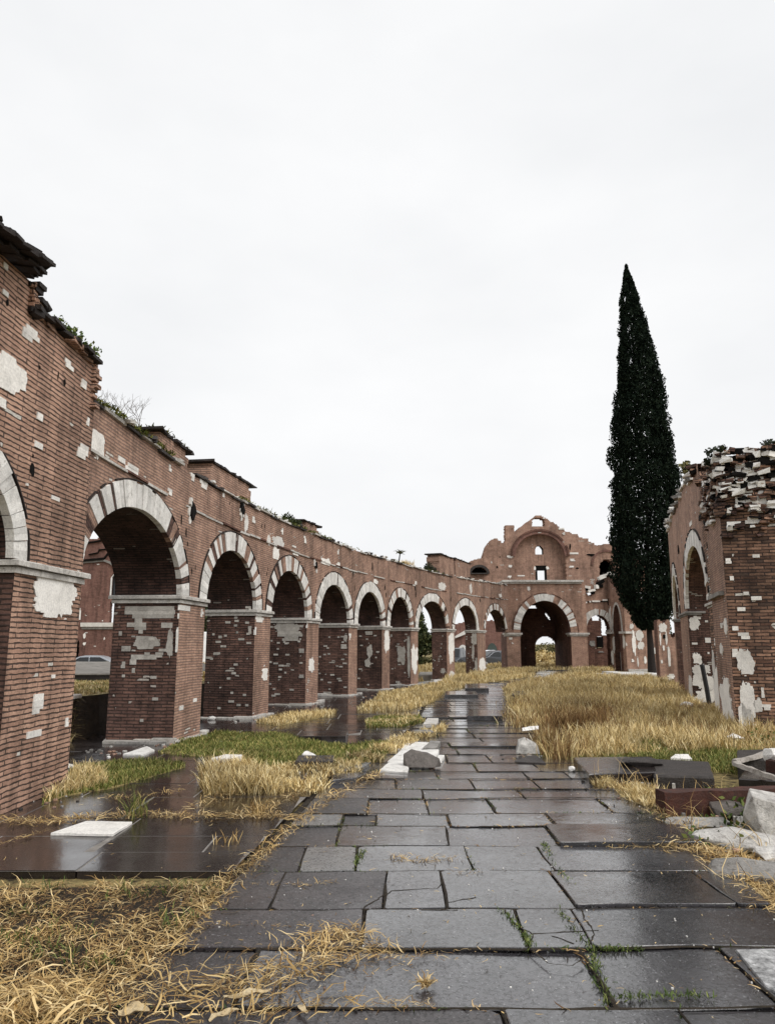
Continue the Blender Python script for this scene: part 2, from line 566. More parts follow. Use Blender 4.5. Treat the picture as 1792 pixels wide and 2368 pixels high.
def archivolt(mb, cur, s0, s1, zs, apex, off, pattern, w=.33, proud=.02, mats=(0, 1)):
    n = len(pattern)
    sub = 2
    L = 0
    wt_ = [random.uniform(.7, 1.8) if ch == 'w' else random.uniform(.35, 1.1) for ch in pattern]
    cum = [0]
    for q in wt_: cum.append(cum[-1] + q)
    for k in range(n):
        g0, g1 = cum[k] / cum[-1], cum[k + 1] / cum[-1]
        a0 = math.pi * (1 - g0 - .03 / n); a1 = math.pi * (1 - g1 + .03 / n)
        isw = pattern[k] == 'w'
        pr = proud + random.uniform(-.006, .010) + (.004 if isw else 0)
        ww = w + random.uniform(-.02, .02)
        mi = mats[0] if isw else (mats[1] if len(mats) < 3 or random.random() < .6 else mats[2])
        for q in range(sub):
            t0 = a0 + (a1 - a0) * q / sub; t1 = a0 + (a1 - a0) * (q + 1) / sub
            i0 = ell(s0, s1, zs, apex, t0, -.004); i1 = ell(s0, s1, zs, apex, t1, -.004)
            o0 = ell(s0, s1, zs, apex, t0, ww); o1 = ell(s0, s1, zs, apex, t1, ww)
            d = math.hypot(i1[0] - i0[0], i1[1] - i0[1]) * 1.2
            fr = [cur.pt(p[0], off - pr, p[1]) for p in (i0, i1, o1, o0)]
            bk = [cur.pt(p[0], off + .06, p[1]) for p in (i0, i1, o1, o0)]
            mb.poly(fr, [(0, L), (0, L + d), (ww, L + d), (ww, L)], mi)
            for x in range(4):
                y = (x + 1) % 4
                if q == 0 and x == 1 or q == sub - 1 and x == 3: continue
                mb.poly([fr[x], fr[y], bk[y], bk[x]], [(0, 0), (0, .1), (.1, .1), (.1, 0)], mi)
            L += d


def hood(mb, cur, s0, s1, zs, apex, off, w0, w1, proud, m, gaps=.12, n=40):
    for k in range(n):
        if random.random() < gaps: continue
        a0 = math.pi * (1 - k / n); a1 = math.pi * (1 - (k + 1) / n)
        q = [ell(s0, s1, zs, apex, a0, w0), ell(s0, s1, zs, apex, a1, w0), ell(s0, s1, zs, apex, a1, w1), ell(s0, s1, zs, apex, a0, w1)]
        mb.hexa([cur.pt(p[0], off + .03, p[1]) for p in q] + [cur.pt(p[0], off - proud, p[1]) for p in q], m)


def plates(mb, fn, u0, u1, z0, z1, m, bw=.13, bh=.058, th=.012, fill=.0, seed=0):
    """blocky remains of plaster or reset stones: thin real plates on a wall face fn(u, z, proud)"""
    if u1 < u0: u0, u1 = u1, u0
    if z1 < z0: z0, z1 = z1, z0
    rr = random.Random(seed * 7919 + int(u0 * 1000) + int(z0 * 977))
    nr = max(1, round((z1 - z0) / bh)); h = (z1 - z0) / nr
    cu, cz = (u0 + u1) / 2, (z0 + z1) / 2
    if nr >= 4 and (u1 - u0) > .05:      # ragged sheet of plaster
        n = int(min(90, max(26, 2 * ((u1 - u0) + (z1 - z0)) / .035)))
        P = []
        sd = rr.uniform(0, 90)
        for k in range(n):
            a = 6.2832 * k / n
            ca, sa = math.cos(a), math.sin(a)
            q = (abs(ca) ** 2.8 + abs(sa) ** 2.8) ** (-1 / 2.8)
            f = mnoise.fractal(Vector((ca * 1.7 + sd, sa * 1.7, sd * .3)), 1., 2., 5)
            q *= min(1.06, .86 + .30 * f + rr.uniform(-.05, .05))
            u = cu + (u1 - u0) / 2 * ca * q; z = cz + (z1 - z0) / 2 * sa * q
            zs_ = round(z / .052) * .052                    # breaks along the brick courses
            z = z + (zs_ - z) * .7
            P.append((min(u1, max(u0, u)), min(z1 + .02, max(z0 - .02, z))))
        top = [fn(p[0], p[1], th) for p in P]
        mb.poly(top, [(p[0], p[1]) for p in P], m)
        for i in range(n):
            j = (i + 1) % n
            mb.poly([fn(*P[i], -.015), fn(*P[j], -.015), top[j], top[i]], None, m)
        for k in range(max(2, n // 9)):                        # crumbs left round the edge
            p = rr.choice(P)
            a = p[0] + rr.uniform(-.07, .07); b = p[1] + rr.uniform(-.07, .07)
            w_ = rr.uniform(.02, .07); h_ = rr.uniform(.015, .035)
            if u0 - .02 < a and a + w_ < u1 + .02:
                mb.hexa([fn(a, b, -.01), fn(a + w_, b, -.01), fn(a + w_, b + h_, -.01), fn(a, b + h_, -.01), fn(a, b, th * .8), fn(a + w_, b + .006, th * .8), fn(a + w_ - .008, b + h_, th * .8), fn(a, b + h_ - .006, th * .8)], m)
        return
    for r in range(nr):
        za = z0 + r * h; zb = za + h
        if nr == 1:
            runs = [(u0, u1)]
        else:
            y = ((za + zb) / 2 - cz) / ((z1 - z0) / 2)
            half = (u1 - u0) / 2 * min(1, max(.18, (1 - abs(y) ** 3.2) + rr.uniform(-.30, .20) + .12 * math.sin(r * .9 + u0 * 7)))
            sh = (u1 - u0) * (rr.uniform(-.07, .07) + .08 * math.sin(r * .7 + z0 * 5))
            a = max(u0, cu + sh - half); b = min(u1, cu + sh + half)
            a = u0 + round((a - u0) / (bw / 2)) * bw / 2; b = u0 + round((b - u0) / (bw / 2)) * bw / 2
            runs = [(a, max(b, a + bw * .5))]
        for a, b in runs:
            t = th + rr.uniform(-.003, .003)
            e = min(.008, (zb - za) * .04) * 0
            n = max(1, int((b - a) / .5))
            for q in range(n):
                p0 = a + (b - a) * q / n; p1 = a + (b - a) * (q + 1) / n
                j = [rr.uniform(-.012, .012) if (q == 0) else 0, rr.uniform(-.012, .012) if q == n - 1 else 0]
                A, B = p0 + j[0], p1 + j[1]
                mb.hexa([fn(A, za, -.02), fn(B, za, -.02), fn(B, zb + .001, -.02), fn(A, zb + .001, -.02),
                         fn(A, za, t), fn(B, za, t), fn(B, zb + .001, t), fn(A, zb + .001, t)], m)


def blot(mb, fn, u, z, w, h, m, th=.004, seed=1):
    """irregular small plate: broken stub, and socket whose shade is put in its colour"""
    rr = random.Random(seed)
    n = 9
    P = []
    for k in range(n):
        a = 6.2832 * k / n
        q = rr.uniform(.55, 1.1)
        P.append((u + w / 2 * math.cos(a) * q, z + h / 2 * math.sin(a) * q))
    mb.poly([fn(p[0], p[1], th) for p in P], None, m)
    for i in range(n):
        j = (i + 1) % n
        mb.poly([fn(*P[i], -.01), fn(*P[j], -.01), fn(*P[j], th), fn(*P[i], th)], None, m)


def raster(mb, fn, u0, u1, z0, z1, mask, row=.08, T=.6, du=.03, m=0, m_in=None, jit=.03, seed=3, uoff=0.):
    """masonry built course by course; mask(u, z) says where brick stands. fn(u, z, depth)"""
    rr = random.Random(seed)
    mi = m if m_in is None else m_in
    nr = int(round((z1 - z0) / row)); h = (z1 - z0) / nr
    prev = []
    for r in range(nr):
        za = z0 + r * h; zb = za + h; zc = (za + zb) / 2
        nu = int((u1 - u0) / du)
        runs = []; st = None
        for k in range(nu + 1):
            u = u0 + k * du
            on = k < nu and mask(u + du / 2, zc)
            if on and st is None: st = u
            if not on and st is not None:
                runs.append((st, u)); st = None
        for a, b in runs:
            A = a + (rr.uniform(-jit, jit) if a > u0 + 1e-6 else 0); B = b + (rr.uniform(-jit, jit) if b < u1 - du * 1.5 else 0)
            for d in (0., T):
                mb.poly([fn(A, za, d), fn(B, za, d), fn(B, zb, d), fn(A, zb, d)], [(A + uoff, za), (B + uoff, za), (B + uoff, zb), (A + uoff, zb)], m)
            for x in (A, B):
                mb.poly([fn(x, za, 0), fn(x, za, T), fn(x, zb, T), fn(x, zb, 0)], [(0, za), (T, za), (T, zb), (0, zb)], mi)
            for z in (za, zb):
                mb.poly([fn(A, z, 0), fn(B, z, 0), fn(B, z, T), fn(A, z, T)], [(A, 0), (B, 0), (B, T), (A, T)], mi)


def plane_fn(x0, y0, dx, dy, nx, ny):
    return lambda u, z, d: (x0 + dx * u + nx * d, y0 + dy * u + ny * d, z)


def in_poly(P, x, y):
    c = False
    n = len(P)
    for i in range(n):
        x0, y0 = P[i]; x1, y1 = P[(i + 1) % n]
        if (y0 > y) != (y1 > y) and x < (x1 - x0) * (y - y0) / (y1 - y0) + x0:
            c = not c
    return c


def top_line(P, u):
    """height of a broken skyline given as points"""
    if u <= P[0][0] or u >= P[-1][0]: return -9
    return float(np.interp(u, [p[0] for p in P], [p[1] for p in P]))


def rock(name, loc, size, seed, mats, label=None, cat='stone', group=None, rz=0., n=26, sq=2.6, parent=None, tilt=(0, 0), bev=.012):
    rr = random.Random(seed)
    bm = bmesh.new()
    for k in range(n):
        d = Vector((rr.gauss(0, 1), rr.gauss(0, 1), rr.gauss(0, 1))).normalized()
        q = (abs(d.x) ** sq + abs(d.y) ** sq + abs(d.z) ** sq) ** (-1 / sq) * rr.uniform(.82, 1.)
        bm.verts.new((d.x * q * size[0] / 2, d.y * q * size[1] / 2, d.z * q * size[2] / 2))
    r = bmesh.ops.convex_hull(bm, input=bm.verts)
    bmesh.ops.delete(bm, geom=[v for v in bm.verts if not v.link_faces], context='VERTS')
    bmesh.ops.dissolve_limit(bm, angle_limit=R(9), verts=bm.verts, edges=bm.edges)
    bmesh.ops.bevel(bm, geom=list(bm.edges), offset=min(size) * .06, segments=2, profile=.6, affect='EDGES', clamp_overlap=True)
    bmesh.ops.triangulate(bm, faces=bm.faces)
    bmesh.ops.subdivide_edges(bm, edges=bm.edges, cuts=2, use_grid_fill=True)
    sc_ = max(size)
    for v in bm.verts:
        nn = mnoise.fractal(Vector((v.co.x, v.co.y, v.co.z)) * (5. / sc_) + Vector((seed * 3.1, 0, 0)), 1., 2., 4)
        v.co += v.co.normalized() * nn * .035 * sc_ * .6
    Mx = Matrix.Rotation(rz, 4, 'Z') @ Matrix.Rotation(tilt[0], 4, 'X') @ Matrix.Rotation(tilt[1], 4, 'Y')
    bmesh.ops.transform(bm, matrix=Mx, verts=bm.verts)
    zmin = min(v.co.z for v in bm.verts)
    for v in bm.verts: v.co += Vector((loc[0], loc[1], loc[2] - zmin))
    me = bpy.data.meshes.new(name)
    bm.to_mesh(me); bm.free()
    me.uv_layers.new(name='UVMap')
    for m in (mats if isinstance(mats, list) else [mats]): me.materials.append(m)
    o = bpy.data.objects.new(name, me)
    COL.objects.link(o)
    if label: tag(o, label, cat, group)
    if parent: o.parent = parent
    return o


# ------------------------------------------------------------------ grass, straw and leaves
def blades(name, P, ln, wd, el0, el1, mat, parent=None, az=None, azs=1.2):
    N = len(P)
    a0 = rng.uniform(0, 6.2832, N) if az is None else az
    a1 = a0 + rng.normal(0, azs * .35, N); a2 = a1 + rng.normal(0, azs * .45, N)
    e0 = np.clip(el0 + rng.normal(0, .22, N), -.1, 1.5); e2 = el1 + rng.normal(0, .3, N)
    e1 = (e0 + e2) / 2
    pts = [P]
    for a, e, f in ((a0, e0, .34), (a1, e1, .36), (a2, e2, .30)):
        d = np.stack([np.cos(a) * np.cos(e), np.sin(a) * np.cos(e), np.sin(e)], 1)
        q = pts[-1] + d * (ln * f)[:, None]
        q[:, 2] = np.maximum(q[:, 2], P[:, 2] + .002)
        pts.append(q)
    tw = a0 + rng.normal(1.5708, .5, N)
    wv = np.stack([np.cos(tw), np.sin(tw), rng.normal(0, .25, N)], 1)
    V = np.empty((N, 8, 3))
    for k, f in enumerate((.7, 1., .75, .12)):
        V[:, 2 * k] = pts[k] - wv * (wd * f / 2)[:, None]
        V[:, 2 * k + 1] = pts[k] + wv * (wd * f / 2)[:, None]
    base = np.arange(N)[:, None, None] * 8
    fc = np.array([[0, 1, 3, 2], [2, 3, 5, 4], [4, 5, 7, 6]])[None] + base
    return mesh_np(name, V.reshape(-1, 3), 4, mat, parent, fc.reshape(-1, 4))


def poly_pts(poly, n, ypow=0.):
    P = np.array(poly)
    x0, y0 = P.min(0); x1, y1 = P.max(0)
    out = []
    tot = 0
    while tot < n:
        x = rng.uniform(x0, x1, n * 2); y = rng.uniform(y0, y1, n * 2)
        c = np.zeros(len(x), bool)
        for i in range(len(P)):
            a = P[i]; b = P[(i + 1) % len(P)]
            if a[1] == b[1]: continue
            cond = (a[1] > y) != (b[1] > y)
            c ^= cond & (x < (b[0] - a[0]) * (y - a[1]) / (b[1] - a[1]) + a[0])
        if ypow:
            c &= rng.uniform(0, 1, len(x)) < (max(y0, 1) / y) ** ypow
        out.append(np.stack([x[c], y[c]], 1)); tot += c.sum()
    return np.concatenate(out)[:n]


def clump(xy, scale=.8, seed=0.):
    """0..1 patchiness at plan points"""
    return np.array([mnoise.fractal(Vector((x / scale + seed, y / scale, seed * 1.7)), 1., 2., 3) for x, y in xy]) * .5 + .5


def leaves(name, P, size, mat, parent=None, up=.3, asp=.55):
    """leaf-sized quads scattered at P"""
    N = len(P)
    d = rng.normal(0, 1, (N, 3)); d[:, 2] += up; d /= np.linalg.norm(d, axis=1)[:, None]
    e = np.cross(d, rng.normal(0, 1, (N, 3))); e /= np.linalg.norm(e, axis=1)[:, None] + 1e-9
    s = size * rng.uniform(.6, 1.35, N)
    a = d * (s / 2)[:, None]; b = e * (s / 2 * asp)[:, None]
    V = np.stack([P - a, P + b - a * .1, P + a, P - b - a * .1], 1)
    return mesh_np(name, V.reshape(-1, 3), 4, mat, parent)


def blob_pts(blobs, n, shell=.55):
    """points in a union of ellipsoids (cx,cy,cz,rx,ry,rz), thicker toward the skin"""
    w = np.array([b[3] * b[4] * b[5] for b in blobs]) ** .75
    k = rng.choice(len(blobs), n, p=w / w.sum())
    B = np.array(blobs)[k]
    d = rng.normal(0, 1, (n, 3)); d /= np.linalg.norm(d, axis=1)[:, None]
    r = rng.uniform(shell ** 3, 1.05, n) ** (1 / 3)
    return B[:, :3] + d * r[:, None] * B[:, 3:]

# ================================================================== camera, sky, sun
cam_d = bpy.data.cameras.new('camera')
cam = bpy.data.objects.new('camera', cam_d)
COL.objects.link(cam)
cam.location = (0, 0, EYE)
cam.rotation_euler = (R(90) + PITCH, 0, 0)
cam_d.sensor_fit = 'VERTICAL'; cam_d.sensor_height = 24.; cam_d.lens = F_ / 2368. * 24.
cam_d.clip_end = 3000; cam_d.clip_start = .05
sc.camera = cam

SUN_DIR = Vector((.56, -.50, .76)).normalized()
sun_d = bpy.data.lights.new('sun', 'SUN')
sun_d.energy = 1.5; sun_d.angle = R(38); sun_d.color = (1., .965, .92)
sun = bpy.data.objects.new('sun', sun_d)
COL.objects.link(sun)
sun.rotation_euler = SUN_DIR.to_track_quat('Z', 'Y').to_euler()
sun.location = (20, -20, 40)

w = bpy.data.worlds.new('World'); sc.world = w
w.use_nodes = True
wt = w.node_tree
bg = wt.nodes['Background']
sky = wt.nodes.new('ShaderNodeTexSky'); sky.sky_type = 'NISHITA'; sky.sun_disc = False
sky.sun_elevation = math.asin(SUN_DIR.z); sky.sun_rotation = math.atan2(SUN_DIR.x, SUN_DIR.y)
hs = wt.nodes.new('ShaderNodeHueSaturation'); hs.inputs['Saturation'].default_value = .12
wt.links.new(sky.outputs[0], hs.inputs['Color'])
tcw = wt.nodes.new('ShaderNodeTexCoord')
mp = wt.nodes.new('ShaderNodeMapping'); mp.inputs['Scale'].default_value = (1., 1., 2.2)
wt.links.new(tcw.outputs['Generated'], mp.inputs['Vector'])
cn = wt.nodes.new('ShaderNodeTexNoise'); cn.inputs['Scale'].default_value = 2.3; cn.inputs['Detail'].default_value = 5; cn.inputs['Roughness'].default_value = .5
wt.links.new(mp.outputs[0], cn.inputs['Vector'])
cr = wt.nodes.new('ShaderNodeValToRGB')
SKY_LO, SKY_HI = (6.0, 6.08, 6.2), (6.82, 6.85, 6.9)
cr.color_ramp.elements[0].position = .3; cr.color_ramp.elements[0].color = (*SKY_LO, 1)
cr.color_ramp.elements[1].position = .68; cr.color_ramp.elements[1].color = (*SKY_HI, 1)
wt.links.new(cn.outputs['Fac'], cr.inputs['Fac'])
mx = wt.nodes.new('ShaderNodeMix'); mx.data_type = 'RGBA'; mx.inputs[0].default_value = .95
wt.links.new(hs.outputs[0], mx.inputs[6]); wt.links.new(cr.outputs[0], mx.inputs[7])
wt.links.new(mx.outputs[2], bg.inputs['Color'])
bg.inputs['Strength'].default_value = .1

sc.view_settings.view_transform = 'Standard'
sc.view_settings.look = 'None'
sc.view_settings.exposure = .57
sc.view_settings.gamma = 1.
sc.view_settings.use_curve_mapping = False
sc.render.engine = 'CYCLES'
sc.cycles.max_bounces = 6
sc.cycles.use_denoising = True

# ================================================================== left arcade
LC = Curve([(-4.02, -9.), (-3.95, -3.), (-3.80, 4.2), (-3.66, 8.2), (-3.42, 13.0), (-2.83, 16.9), (-2.05, 20.4), (-1.1, 23.8), (0, 26.9), (1.15, 29.9),
            (2.6, 33.3), (4.5, 38.0), (7.6, 46.6), (10.5, 54)], 1)
T_L = 1.12
pier_px = [((26, 1868), (150, 1825)), ((400, 1716), (462, 1702)), ((583, 1663), (620, 1652)), ((705.6, 1632.6), (734.5, 1621)),
           ((805, 1612), (825, 1602)), ((883, 1598), (901, 1591)), ((950, 1587), (967, 1582)), ((1034, 1578), (1052, 1574)), ((1105, 1565), (1124, 1562))]
piers = [(LC.hit(*a)[0], LC.hit(*b)[0]) for a, b in pier_px]
s_end = LC.hit(1172, 1548)[0]
piers[0] = (LC.hit(25, 1345)[0], (LC.hit(183, 1345)[0] + LC.hit(157, 1700)[0]) / 2)
LC.tap = (np.array([0, piers[5][1], piers[6][0], piers[7][0], piers[8][0], s_end]), np.array([1, 1, .88, .62, .55, .55]))
S1 = piers[0][1] - .05                  # right end of the tall block
Sc = S1 - 1.53                          # where its cornice ends
p0 = (piers[0][0] - 4.8, piers[0][0] - 3.65)
spr_top = lambda i: max(spr[i], spr[i - 1]) if i else spr[0]
apex = [3.5, 3.51, 3.47, 3.41, 3.33, 3.33, 3.34, 3.37, 3.43, 3.50]
spr = [2.42, 2.40, 2.34, 2.28, 2.23, 2.22, 2.20, 2.22, 2.25, 2.28]
spans = [(p0[1], piers[0][0] - .08)] + [(piers[i][1], piers[i + 1][0]) for i in range(8)] + [(piers[8][1], s_end)]


def zt_L(s):
    return float(np.interp(s, [0, 30 + S1 - 4.5, 36 + S1 - 4.5, s_end], [4.5, 4.6, 4.78, 5.12])) + .012 * math.sin(s * 5.1) + .010 * math.sin(s * 13.)


arc = thing('brick_arcade', LC.pt(piers[3][0], 0, 0), 'long curving red brick arcade with striped white arch rings', 'arcade')
BJ = [M['brick'], M['brick_jamb'], M['brick_soffit'], M['plaster'], M['black_and_shade'], M['brick_near'], M['stone_trim'], M['plaster_grey']]


def fF(o0=0.):
    return lambda u, z, o: LC.pt(u, o0 - o, z)


def fR(sb):
    return lambda u, z, o: LC.pt(sb - o, u, z)


# wall above the springing, tall end block first
mb = MB()
mb2 = MB()
cols = [(s, 2.42) for s in np.linspace(p0[0], p0[1], 5)] + arch_cols(*spans[0], 2.42, apex[0]) + [(s, 2.42) for s in np.linspace(*piers[0], 5)]


def zt_block(s):
    return 5.27 if s < Sc else 4.985


cols_b = [c for c in cols if c[0] < Sc] + [(Sc - 1e-3, np.interp(Sc, [c[0] for c in cols], [c[1] for c in cols]))]
cols_c = [(Sc, np.interp(Sc, [c[0] for c in cols], [c[1] for c in cols]))] + [c for c in cols if c[0] > Sc]
wall_skin(mb, LC, cols_b, -.035, T_L + .035, zt_block, 5)
wall_skin(mb, LC, cols_c, -.035, T_L + .035, zt_block, 5)
end_cap(mb, LC, Sc, -.035, T_L, 4.9, 5.27, 5)
end_cap(mb, LC, S1, -.035, T_L, 2.42, 4.985, 5)
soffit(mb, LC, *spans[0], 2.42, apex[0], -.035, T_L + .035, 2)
# ragged bricks on the broken right edge and over the broken top
for k in range(58):
    z = 2.55 + (4.95 - 2.55) * k / 58
    if z < 4.42: continue
    e = random.uniform(.0, .06)
    c = LC.pt(S1 + e / 2 - .03, random.uniform(-.01, .12), z)
    mb.box(c, (random.uniform(.12, .3), .10 + e, .05), math.atan2(*(np.array(LC.nrm(S1))[::-1])), 5)
for k in range(70):
    s = random.uniform(Sc, S1 + .03)
    c = LC.pt(s, random.uniform(-.02, .5), 4.985 + random.uniform(-.02, .03))
    mb.box(c, (random.uniform(.1, .26), random.uniform(.12, .3), .05), random.uniform(-.25, .25), 5)
for k in range(26):
    z = 4.985 + .29 * k / 26
    e = random.uniform(.0, .10)
    mb.box(LC.pt(Sc + e / 2 - .03, random.uniform(0, .2), z), (.25, .1 + e, .05), random.uniform(-.2, .2), 5)
for (x0, y0, x1, y1) in [(50, 756, 91, 791), (-20, 828, 66, 925), (-5, 922, 14, 945), (150, 835, 172, 855), (187, 880, 203, 900), (83, 955, 98, 972),
                         (172, 1025, 204, 1060), (80, 1023, 98, 1037), (118, 1148, 137, 1157), (5, 608, 17, 622), (5, 672, 18, 684), (60, 1118, 66, 1124), (200, 965, 206, 985)]:
    a = LC.hit(max(x0, 1) if x0 > 0 else 1, y1, -.035); b = LC.hit(x1, y0, -.035)
    if a is None or b is None: continue
    if x0 <= 0: a = (a[0] - .25, a[1])
    zz = LC.hit((x0 + x1) / 2 if x0 > 0 else x1 * .6, y1, -.035)[1], LC.hit((x0 + x1) / 2 if x0 > 0 else x1 * .6, y0, -.035)[1]
    plates(mb, fF(-.035), a[0], b[0], zz[0], zz[1], 3, seed=x1)
for i, (x, y, w_, h_) in enumerate([(75, 1088, .10, .16), (135, 868, .03, .12), (150, 885, .08, .12), (92, 850, .05, .06), (77, 1054, .04, .05), (18, 700, .05, .10)]):
    s, z = LC.hit(x, y, -.035)
    blot(mb, fF(-.035), s, z, w_, h_, 4, seed=i + 5)  # holes drawn as near-black plates, shade put in colour
tall = mb.build('tall_wall', BJ, arc)

# ruined tile cornice that crowns the tall block
mb = MB()
for lay, (o, dz) in enumerate([(-.24, -.035), (-.38, 0.), (-.33, .035)]):
    s = p0[0]
    while s < Sc - .14 + lay * .03:
        l = random.uniform(.10, .24)
        s2 = min(s + l, Sc - .10 + lay * .03)
        oo = (o + random.uniform(-.04, .03)) * min(1, max(.35, (Sc - .02 - s) * 2.4))
        P = []
        for q, off, zz in ((s, oo, 5.325), (s2, oo + random.uniform(-.02, .02), 5.325), (s2, .35, 5.40), (s, .35, 5.40)):
            p = LC.pt(q, off, 0)
            P.append((p[0], p[1], zz + dz - (.12 * max(0, Sc - .3 - q) + (0 if off > 0 else .02)) + random.uniform(-.008, .008)))
        mb.hexa(P + [(p[0], p[1], p[2] + .034) for p in P], 0)
        s = s2 + .003
for k in range(60):
    s = random.uniform(Sc - 2.6, Sc - .1)
    c = LC.pt(s, random.uniform(-.25, .25), 5.42 - .12 * max(0, Sc - .3 - s) + random.uniform(-.03, .02))
    mb.box(c, (random.uniform(.06, .22), random.uniform(.06, .2), random.uniform(.03, .07)), random.uniform(0, 3), 0, (random.uniform(-.3, .3), random.uniform(-.3, .3)), .45)
for k in range(20):
    z = 5.27 - .018 * k
    mb.box(LC.pt(Sc + random.uniform(-.04, .06) * (1 - k / 24), random.uniform(-.08, .15), z), (.16, .14, .05), random.uniform(-.4, .4), 0)
mb.build('ruined_cornice', M['tile_dark'], arc)

# broken roof tiles along the lower step of the tall block, and a jutting stump
mb = MB()
s = Sc + .03
while s < S1 + .02:
    l = min(random.uniform(.16, .34), S1 + .05 - s)
    P = [LC.pt(s, -.14 + random.uniform(-.04, .04), 0), LC.pt(s + l, -.13 + random.uniform(-.04, .04), 0), LC.pt(s + l, .7, 0), LC.pt(s, .7, 0)]
    z = 4.995 + random.uniform(-.01, .02)
    mb.hexa([(p[0], p[1], z) for p in P] + [(p[0], p[1], z + .04) for p in P], 0)
    s += l * .9
mb.tube([LC.pt(Sc - .05, .05, 5.05), LC.pt(Sc + .10, -.02, 5.10), LC.pt(Sc + .20, -.06, 5.15), LC.pt(Sc + .26, -.07, 5.10)], .035, .05, 7)
mb.build('broken_coping', M['tile_dark'], arc)

# main wall
mb = MB()
for i in range(1, 10):
    z0 = spr[i]
    c = arch_cols(*spans[i], z0, apex[i])
    wall_skin(mb, LC, c, 0., T_L, zt_L, 0)
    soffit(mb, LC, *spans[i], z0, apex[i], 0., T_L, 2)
    if i < 9:
        b, cc = piers[i]
        wall_skin(mb, LC, [(s, spr_top(i + 1)) for s in np.linspace(b, cc, 4)], 0., T_L, zt_L, 0)
wall_skin(mb, LC, [(s, 2.3) for s in np.linspace(s_end, s_end + .9, 3)], 0., T_L, zt_L, 0)
for (x0, y0, x1, y1) in [(205, 995, 244, 1060), (273, 1058, 290, 1070), (290, 1075, 320, 1093), (387, 1130, 398, 1145), (440, 1095, 450, 1112), (462, 1112, 480, 1130),
                         (564, 1188, 575, 1232), (583, 1195, 590, 1209), (629, 1240, 658, 1267), (617, 1238, 626, 1260), (629, 1265, 646, 1295), (740, 1290, 765, 1307),
                         (777, 1300, 786, 1313), (675, 1276, 690, 1284), (676, 1262, 684, 1266), (1012, 1347, 1031, 1366), (1085, 1349, 1091, 1374), (1152, 1373, 1160, 1381),
                         (863, 1338, 874, 1353), (515, 1140, 519, 1150), (650, 1221, 656, 1236), (702, 1240, 709, 1256), (780, 1270, 784, 1282), (958, 1344, 963, 1352), (390, 1075, 396, 1090)]:
    a = LC.hit(x0, y1); b = LC.hit(x1, y0); zm = (LC.hit((x0 + x1) / 2, y1)[1], LC.hit((x0 + x1) / 2, y0)[1])
    plates(mb, fF(), a[0], b[0], zm[0], zm[1], 3, seed=x0)
for i, (x, y, w_, h_) in enumerate([(420, 1202, .10, .22), (431, 1232, .08, .2), (434, 1258, .05, .1), (817, 1326, .10, .26), (861, 1311, .12, .34), (605, 1218, .05, .12), (613, 1217, .05, .12),
                                    (890, 1359, .12, .26), (893, 1376, .12, .26), (960, 1361, .14, .3), (961, 1375, .14, .3), (1110, 1388, .22, .3), (1042, 1386, .14, .28),
                                    (820, 1362, .08, .3), (620, 1316, .05, .14), (617, 1327, .05, .1), (532, 1165, .04, .08), (452, 1313, .04, .1), (444, 1322, .06, .14)]):
    r = LC.hit(x, y)
    blot(mb, fF(), r[0], r[1], w_, h_, 4, seed=i + 31)  # wall holes not cut: dark plates carry their shade
# torn sockets, their shade painted as dark plates, with white broken edges
for i, (x, y, w_, h_) in enumerate([(443, 1182, .30, .42), (558, 1178, .26, .34), (729, 1306, .22, .3)]):
    r = LC.hit(x, y)
    for k in range(6):
        blot(mb, fF(), r[0] + random.uniform(-.5, .5) * w_, r[1] + random.uniform(-.6, .4) * h_, w_ * .4, h_ * .45, 3, .02 + .004 * k, seed=i * 9 + k)
    blot(mb, fF(), r[0], r[1], w_, h_ * .9, 4, .05, seed=i + 77)
mb.build('wall', BJ, arc)

# arch rings
pats = ["bbbbbbbbwbbbbwbbbbbbwwwwwwwwww", "wwwbbbwbwbwwwwwwwwwwbbbbwwbwbw", "wwwwbwbwbwbbwwwbwwwbbwbwbwbwbw", "wbwwbwbbbwbbbwwbbwwbwbwwbwbwbw", "wwwwwwwwwwwwwwwwbwwwwwwwwbwwbw",
        "wwwwwwwwwwwwwwwwwwwwwwwwwwbwbw", "wwwbwwbwwwbbwwbwwwbwwbwwbwbbwb", "wwwwwbwwwwwwwwwwbbbwwbbbbwwbbb", "wwbwwwwwwwbwwwwwwbwwwwwwwwwwww", "bwwbbbwbbwbwwbbwbwwbbwwbbwwwbb"]
for i in range(10):
    o = -.035 if i == 0 else 0.
    mb = MB()
    ww = (.36 if i < 5 else .33) if i else .25
    archivolt(mb, LC, *spans[i], spr[i], apex[i], o, pats[i], ww, .02, (0, 1, 3) if i else (0, 1))
    hood(mb, LC, *spans[i], spr[i], apex[i], o, ww + .022, ww + .038, .03, 2, .18)
    mb.build('archivolt', [M['stone_white'], M['brick'] if i else M['brick_near'], M['tile_dark'], M['brick_jamb']], arc)

